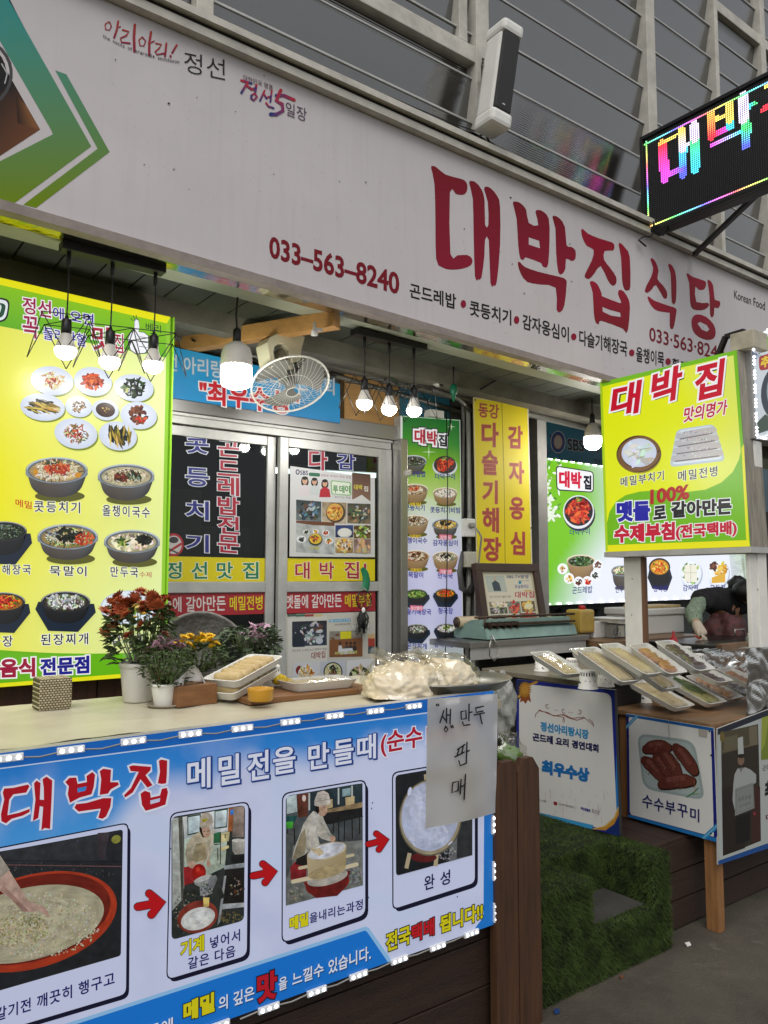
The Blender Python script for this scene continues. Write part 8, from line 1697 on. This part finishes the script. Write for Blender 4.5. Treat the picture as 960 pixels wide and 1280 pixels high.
# foil guard and griddle
k = MB(); A_, B_, C__, D_ = at(878, 816, Y=2.52), at(985, 816, Y=2.52), at(985, 875, Y=2.5), at(886, 866, Y=2.5)
def foil(u, v):
    if v < .7: q = A_.lerp(B_, u).lerp(D_.lerp(C__, u), 1-v/.7); q.y -= .0
    else: q = A_.lerp(B_, u)+Vector((0, .12*(v-.7)/.3, .0))
    n_ = abs(noise.noise(Vector((u*8, v*4, 0))))*.06+abs(noise.noise(Vector((u*19+v*6, v*9, 4))))*.022; return q+Vector((.4*n_, -n_, n_*.6))
k.sheet(foil, 110, 60, smooth=False); tag(obj('foil_guard', k, mat('crumpled_foil', 'c8c8c6', .27, 1.)), 'crumpled aluminium foil guard in front of the griddle', 'foil')
A2, B2 = at(930, 812, Y=1.99), at(1000, 812, Y=1.99)
k = MB()
def foil2(u, v):
    q = Vector((A2.x+(B2.x-A2.x)*u, 1.992, .909+(A2.z-.909)*min(1, v/.75))) if v < .75 else Vector((A2.x+(B2.x-A2.x)*u, 1.992+.05*(v-.75)/.25, A2.z))
    n_ = abs(noise.noise(Vector((u*3.2+9, v*3, 2))))*.035+abs(noise.noise(Vector((u*7+v*4, v*6, 7))))*.012; return q+Vector((.3*n_, -n_*.8, n_*.4))
k.sheet(foil2, 60, 44, smooth=False); tag(obj('foil_wrap', k, mat('crumpled_foil', 'c8c8c6', .27, 1.)), 'crumpled foil wrapped round the foot of the right white sign post', 'foil')
gr = thing('griddle', 'black frying griddle with wooden front edge where the cook works', 'griddle', (4.95, 2.78, TH))
k = MB(); k.box(4.42, 6.1, 2.6, 3.08, 1.12, 1.155, .01); obj('plate', k, mat('black_griddle', '15120f', .3, var=.3), gr)
k = MB(); k.box(4.42, 6.1, 2.56, 2.6, 1.11, 1.165, .003); obj('front_edge', k, M_top, gr)
k = MB(); k.box(4.45, 6.05, 2.62, 3.05, TH, 1.119); obj('body', k, M_steel, gr)
q = at(925, 805, Y=2.9); k = MB(); k.tube([(q.x-.06, 2.9, 1.16), (q.x-.06, 2.9, 1.205), (q.x+.06, 2.9, 1.205), (q.x+.06, 2.9, 1.16)], .005, 6); obj('handle', k, M_steel, gr)
# white dishes, bottle with a red cap
for i, (px, py, n_) in enumerate(((778, 812, 2), (796, 811, 3), (811, 810, 4))):
    c_ = at(px, py+6, Z=1.062); c_.z = 0; t = thing('dish_stack', ('low stack of white dishes beside the white post', 'middle stack of white dishes behind the trays', 'tallest stack of white dishes behind the trays')[i], 'dishes', (c_.x, c_.y, 1.06), group='stacks of white dishes')
    for j in range(n_): k = MB(); k.lathe([(.02, 0), (.03, .004), (.045, .022), (.047, .023), (.043, .021), (.026, .006), (0, .006)], (c_.x, c_.y, 1.062+j*.016), 24); obj('dish', k, M_cer, t)
c_ = at(843, 828, Z=1.07); c_ = Vector((c_.x, c_.y, 1.061)); t = thing('sauce_bottle', 'white squeeze bottle with a red cap behind the trays', 'bottle', c_)
k = MB(); k.lathe([(.03, 0), (.032, .01), (.032, .08), (.02, .1)], c_, 20); obj('body', k, M_whitep, t); k = MB(); k.lathe([(.022, .1), (.024, .11), (.023, .145), (.01, .155), (.006, .185), (.003, .19)], c_, 16); obj('cap', k, mat('red_cap', 'b01420', .35), t)

# ================================================================== KITCHEN COUNTER BEHIND
KZ = 1.165
kc = thing('kitchen_counter', 'wooden kitchen counter along the wall behind the food stand', 'counter', (4.5, 3.3, DZ))
k = MB(); k.box(4.02, 5.1, 3.08, 3.7, KZ-.035, KZ, .004); obj('top', k, M_top, kc)
k = MB(); k.box(4.05, 5.08, 3.12, 3.68, DZ, KZ-.036); obj('cabinet', k, M_dark, kc)
c_ = at(726, 808, Y=3.36); t = thing('oil_jug', 'translucent yellowish jug with a red lid behind the green machine', 'jug', (c_.x, 3.36, TZ))
k = MB(); k.box(c_.x-.075, c_.x+.075, 3.30, 3.42, TZ+.001, TZ+.15, .016); obj('body', k, mat('oil_plastic', 'b89a48', .3, var=.2), t); k = MB(); k.lathe([(.022, 0), (.022, .02), (.014, .024)], (c_.x+.02, 3.36, TZ+.15), 14); obj('lid', k, mat('red_cap', 'b01420', .35), t)
c_ = at(750, 806, Y=3.3); k = MB(); k.box(c_.x-.05, c_.x+.09, 3.3, 3.5, KZ, KZ+.11, .01); tag(obj('white_tub', k, M_whitep), 'plain white tub between the jug and the weighing scale', 'tub')
c_ = at(771, 803, Y=3.25); t = thing('weighing_scale', 'white weighing scale with a shallow pan and a handwritten tag', 'scale', (c_.x, 3.25, KZ))
k = MB(); k.box(c_.x-.06, c_.x+.07, 3.22, 3.38, KZ+.001, KZ+.09, .008); obj('body', k, M_grey, t); k = MB(); k.box(c_.x-.1, c_.x+.11, 3.16, 3.42, KZ+.105, KZ+.122, .006); k.box(c_.x-.11, c_.x+.12, 3.15, 3.43, KZ+.122, KZ+.13, .003); obj('pan', k, M_cer, t)
k = MB(); k.box(c_.x-.03, c_.x+.03, 3.212, 3.2155, KZ+.01, KZ+.08); obj('tag', k, mat('note_paper', 'c8c4b4', .6), t)
pr = Print((0, 3.2115, 0), (0, -1, 0)); cc = at(771, 791, Y=3.21)
for P in (((768, 786), (767, 791)), ((771, 785), (774, 787), (771, 790)), ((767, 793), (773, 792)), ((770, 794), (769, 798), (773, 797)), ((775, 790), (775, 797))): pr.stroke(P, .8, '1a1a1a')
pr.build('tag_writing', PM_PAPER, t)
a, b = at(806, 800, Y=3.3), at(856, 800, Y=3.3); t = thing('foam_chest', 'large white foam chest with a pancake tray on its lid, left of the cook', 'box', ((a.x+b.x)/2, 3.4, KZ))
k = MB(); k.box(a.x, b.x, 3.3, 3.62, KZ+.001, KZ+.13, .01); obj('chest', k, M_foam, t); k = MB(); k.box(a.x-.012, b.x+.012, 3.29, 3.63, KZ+.131, KZ+.18, .01); obj('lid', k, M_foam, t)
k = MB(); k.box(a.x+.04, b.x-.02, 3.31, 3.5, KZ+.181, KZ+.2, .006); tag(obj('pancake_stack', k, FOODM['dump']), 'flat stack of pale pancakes on the white foam chest', 'pancakes')
k = MB()
for i in range(7): a0 = at(690+i*23, 775, Y=4.36); k.tube([a0+Vector((0, 0, -.25)), a0+Vector((.05, .0, -.05)), a0+Vector((.12, 0, .08))], .03, 8)
tag(obj('wall_fabric', k, mat('dark_patterned_cloth', '2c2f30', .8, var=.4)), 'dark patterned cloth below the rear light box', 'cloth')
k = MB(); a = at(917, 735, Y=3.9); b = at(938, 680, Y=3.9); k.sheet(lambda u, v: (a.x+(b.x-a.x)*u+.04*v*sin(u*6), 3.9+.03*sin(u*9+v*2), a.z+(b.z-a.z)*v+.02*sin(u*8)), 20, 10); tag(obj('hanging_plastic', k, film_mat('hanging_film', (.85, .9, .88), .25, .2, 8, .8)), 'clear plastic sheet hanging at the right end of the rear light box', 'sheet')

# ================================================================== THE COOK
def skin(name, joints, edges, m, parent, lv=2, root=0, label=None, crease=0., cf=9):
    me = bpy.data.meshes.new(name); me.from_pydata([tuple(j[0]) for j in joints], edges, []); o = bpy.data.objects.new(name, me); col.objects.link(o)
    sk = o.modifiers.new('skin', 'SKIN'); ss = o.modifiers.new('sub', 'SUBSURF'); ss.levels = lv; ss.render_levels = lv; sk.use_smooth_shade = True
    for i, v in enumerate(me.skin_vertices[0].data):
        r = joints[i][1]; v.radius = r if isinstance(r, (tuple, list)) else (r, r); v.use_root = (i == root)
    dg = bpy.context.evaluated_depsgraph_get(); dg.update(); nm = bpy.data.meshes.new_from_object(o.evaluated_get(dg)); bpy.data.objects.remove(o)
    o = bpy.data.objects.new(name, nm); col.objects.link(o); nm.materials.append(m); nm.name = name
    for p_ in nm.polygons: p_.use_smooth = True
    if crease:
        nrm = [v.normal.copy() for v in nm.vertices]
        for v, n_ in zip(nm.vertices, nrm): q = v.co*cf; v.co += n_*crease*(noise.noise(Vector((q.x*1.6, q.y*1.6, q.z*.8)))-.6*abs(noise.noise(q*2.1)))
    if parent is not None: og = ORG[parent.name]; o.parent = parent; o.location = -og; ORG[o.name] = og
    else: ORG[o.name] = Vector((0, 0, 0))
    return o
def J(px, py, Y): return at(px, py, Y=Y)
M_skin = mat('skin', 'a87a60', .5)
pel, bel, che = J(905, 845, 3.42), J(903, 800, 3.36), J(908, 757, 3.25)
nek, hea = J(930, 736, 3.14), J(940, 748, 3.0)
shR, elR, wrR, haR = J(878, 748, 3.2), J(866, 766, 3.06), J(871, 781, 2.94), J(876, 790, 2.91)
shL, elL, wrL = J(945, 752, 3.05), J(960, 785, 2.95), J(945, 800, 2.88)
kR, fR = pel+Vector((-.1, -.05, -.36)), Vector((pel.x-.12, pel.y+.02, DZ+.05)); kL, fL = pel+Vector((.12, -.04, -.36)), Vector((pel.x+.14, pel.y+.02, DZ+.05))
body = [(pel, .12), (bel, .1), (che, .095), (nek, .055), (hea, .085), (shR, .05), (elR, .04), (wrR, .03), (shL, .05), (elL, .04), (wrL, .03), (kR, .07), (fR, .045), (kL, .07), (fL, .045)]
person = skin('person', body, [(0, 1), (1, 2), (2, 3), (3, 4), (2, 5), (5, 6), (6, 7), (2, 8), (8, 9), (9, 10), (0, 11), (11, 12), (0, 13), (13, 14)], M_skin, None)
tag(person, 'cook in a black vest and maroon apron bending over the griddle with orange tongs', 'person')
skin('vest', [(bel.lerp(che, .85)+Vector((0, .03, .0)), .1), (che+Vector((0, .02, .02)), .125), (che.lerp(nek, .75), .1), (shR, .082), (shR.lerp(elR, .4), .07), (shL, .082)], [(0, 1), (1, 2), (1, 3), (3, 4), (1, 5)], mat('black_fleece', '0e0e10', .9, bump=.5, bscale=60), person, 3, crease=.022, cf=11)
skin('sleeve', [(shR.lerp(elR, .25), .06), (elR, .06), (elR.lerp(wrR, .6), .054), (elR.lerp(wrR, .9), .042)], [(0, 1), (1, 2), (2, 3)], mat('green_check_sleeve', '9aa892', .8, c2='20402a', vscale=90), person, 3, crease=.012, cf=16)
skin('sleeve', [(shL.lerp(elL, .3), .06), (elL, .06), (wrL, .045)], [(0, 1), (1, 2)], mat('green_check_sleeve', '2f4a34', .8), person)
M_apron = mat('maroon_print_apron', '5c2c2a', .75, c2='1c1012', vscale=34)
skin('apron', [(J(910, 768, 3.12), (.13, .08)), (J(906, 785, 3.1), (.2, .12)), (J(897, 806, 3.12), (.25, .14)), (pel+Vector((-.06, -.1, -.3)), (.27, .16))], [(0, 1), (1, 2), (2, 3)], M_apron, person, 4, crease=.045, cf=8)
k = MB(); e_ = (hea-nek).normalized(); k.ball(hea+Vector((.01, .03, .055)), (.105, .115, .085), 24, 16, jit=.06); k.ball(nek+Vector((-.03, .03, .03)), (.075, .07, .07), 18, 12, jit=.2); obj('hair', k, mat('black_hair', '0b0a0a', .5, bump=.5, bscale=80), person)
k = MB(); f0 = hea+Vector((-.03, -.085, -.035)); k.ball(f0, (.018, .02, .014), 10, 8); obj('nose', k, M_skin, person)
k = MB()
for d in (-.03, .03): k.ball(hea+Vector((-.028+d, -.082+abs(d)*.3, -.002)), (.011, .008, .007), 8, 6)
obj('eye', k, mat('eye_dark', '1a1210', .3), person)
# gloved hand with fingers round the tongs
gd = (haR-wrR).normalized(); gs = gd.cross(Vector((.3, -1, .2))).normalized(); gu = gs.cross(gd)
knu = haR+gd*.035
G = [(wrR.lerp(elR, .12), .036), (wrR, .034), (haR, (.042, .028)), (knu, (.04, .022))]; E_ = [(0, 1), (1, 2), (2, 3)]
M_glove = mat('cream_cotton_glove', 'b8aa98', .85, bump=.3, bscale=120)
skin('glove', G, E_, M_glove, person)
for i in range(4):
    b0 = knu+gs*(-.03+.02*i)-gd*.01; L = (.9, 1.05, 1., .8)[i]
    skin('finger', [(b0, .0095), (b0+gd*.026*L+gu*.004, .0095), (b0+gd*.042*L-gu*.014, .0085), (b0+gd*.036*L-gu*.032, .0075)], [(0, 1), (1, 2), (2, 3)], M_glove, person, 1)
b0 = haR+gs*.034; skin('thumb', [(b0-gd*.01, .012), (b0+gd*.015+gs*.012-gu*.01, .011), (b0+gd*.035+gs*.004-gu*.022, .0095)], [(0, 1), (1, 2)], M_glove, person, 1)
a0 = knu+gd*.008-gu*.02; b0 = at(905, 813, Y=2.83)
k = MB(); k.tube([a0-(b0-a0)*.25, a0, b0], .006, 8); s_ = Vector((.012, .004, .006)); k.tube([a0-(b0-a0)*.25+s_*.3, a0+s_, b0+s_*2], .006, 8); tag(obj('tongs', k, mat('orange_plastic', 'd0481c', .35)), 'orange tongs in the gloved hand of the cook', 'tongs')

# small litter on the ground
def litter(name, lab, px, py, m, sz, cat):
    c_ = at(px, py, Z=.004); k = MB(); k.prism([(c_.x+dx*sz, c_.y+dy*sz, .004) for dx, dy in ((-1, -.4), (.2, -.6), (1, .3), (-.3, .6))], (0, 0, .006)); tag(obj(name, k, m), lab, cat)
litter('paper_scrap', 'small white paper scrap on the ground near the stand leg', 860, 1181, M_whitep, .02, 'litter'); litter('bottle_cap', 'small blue bit of plastic on the ground at the turf corner', 696, 1265, mat('blue_bit', '1d3a6a', .5), .018, 'litter'); litter('leaf_scrap', 'brown leaf scrap on the ground in front of the turf', 777, 1222, mat('leaf_brown', '6a4028', .7), .012, 'litter')
bpy.data.objects.remove(_to); bpy.data.curves.remove(_tc); bpy.data.scenes.remove(_gs)
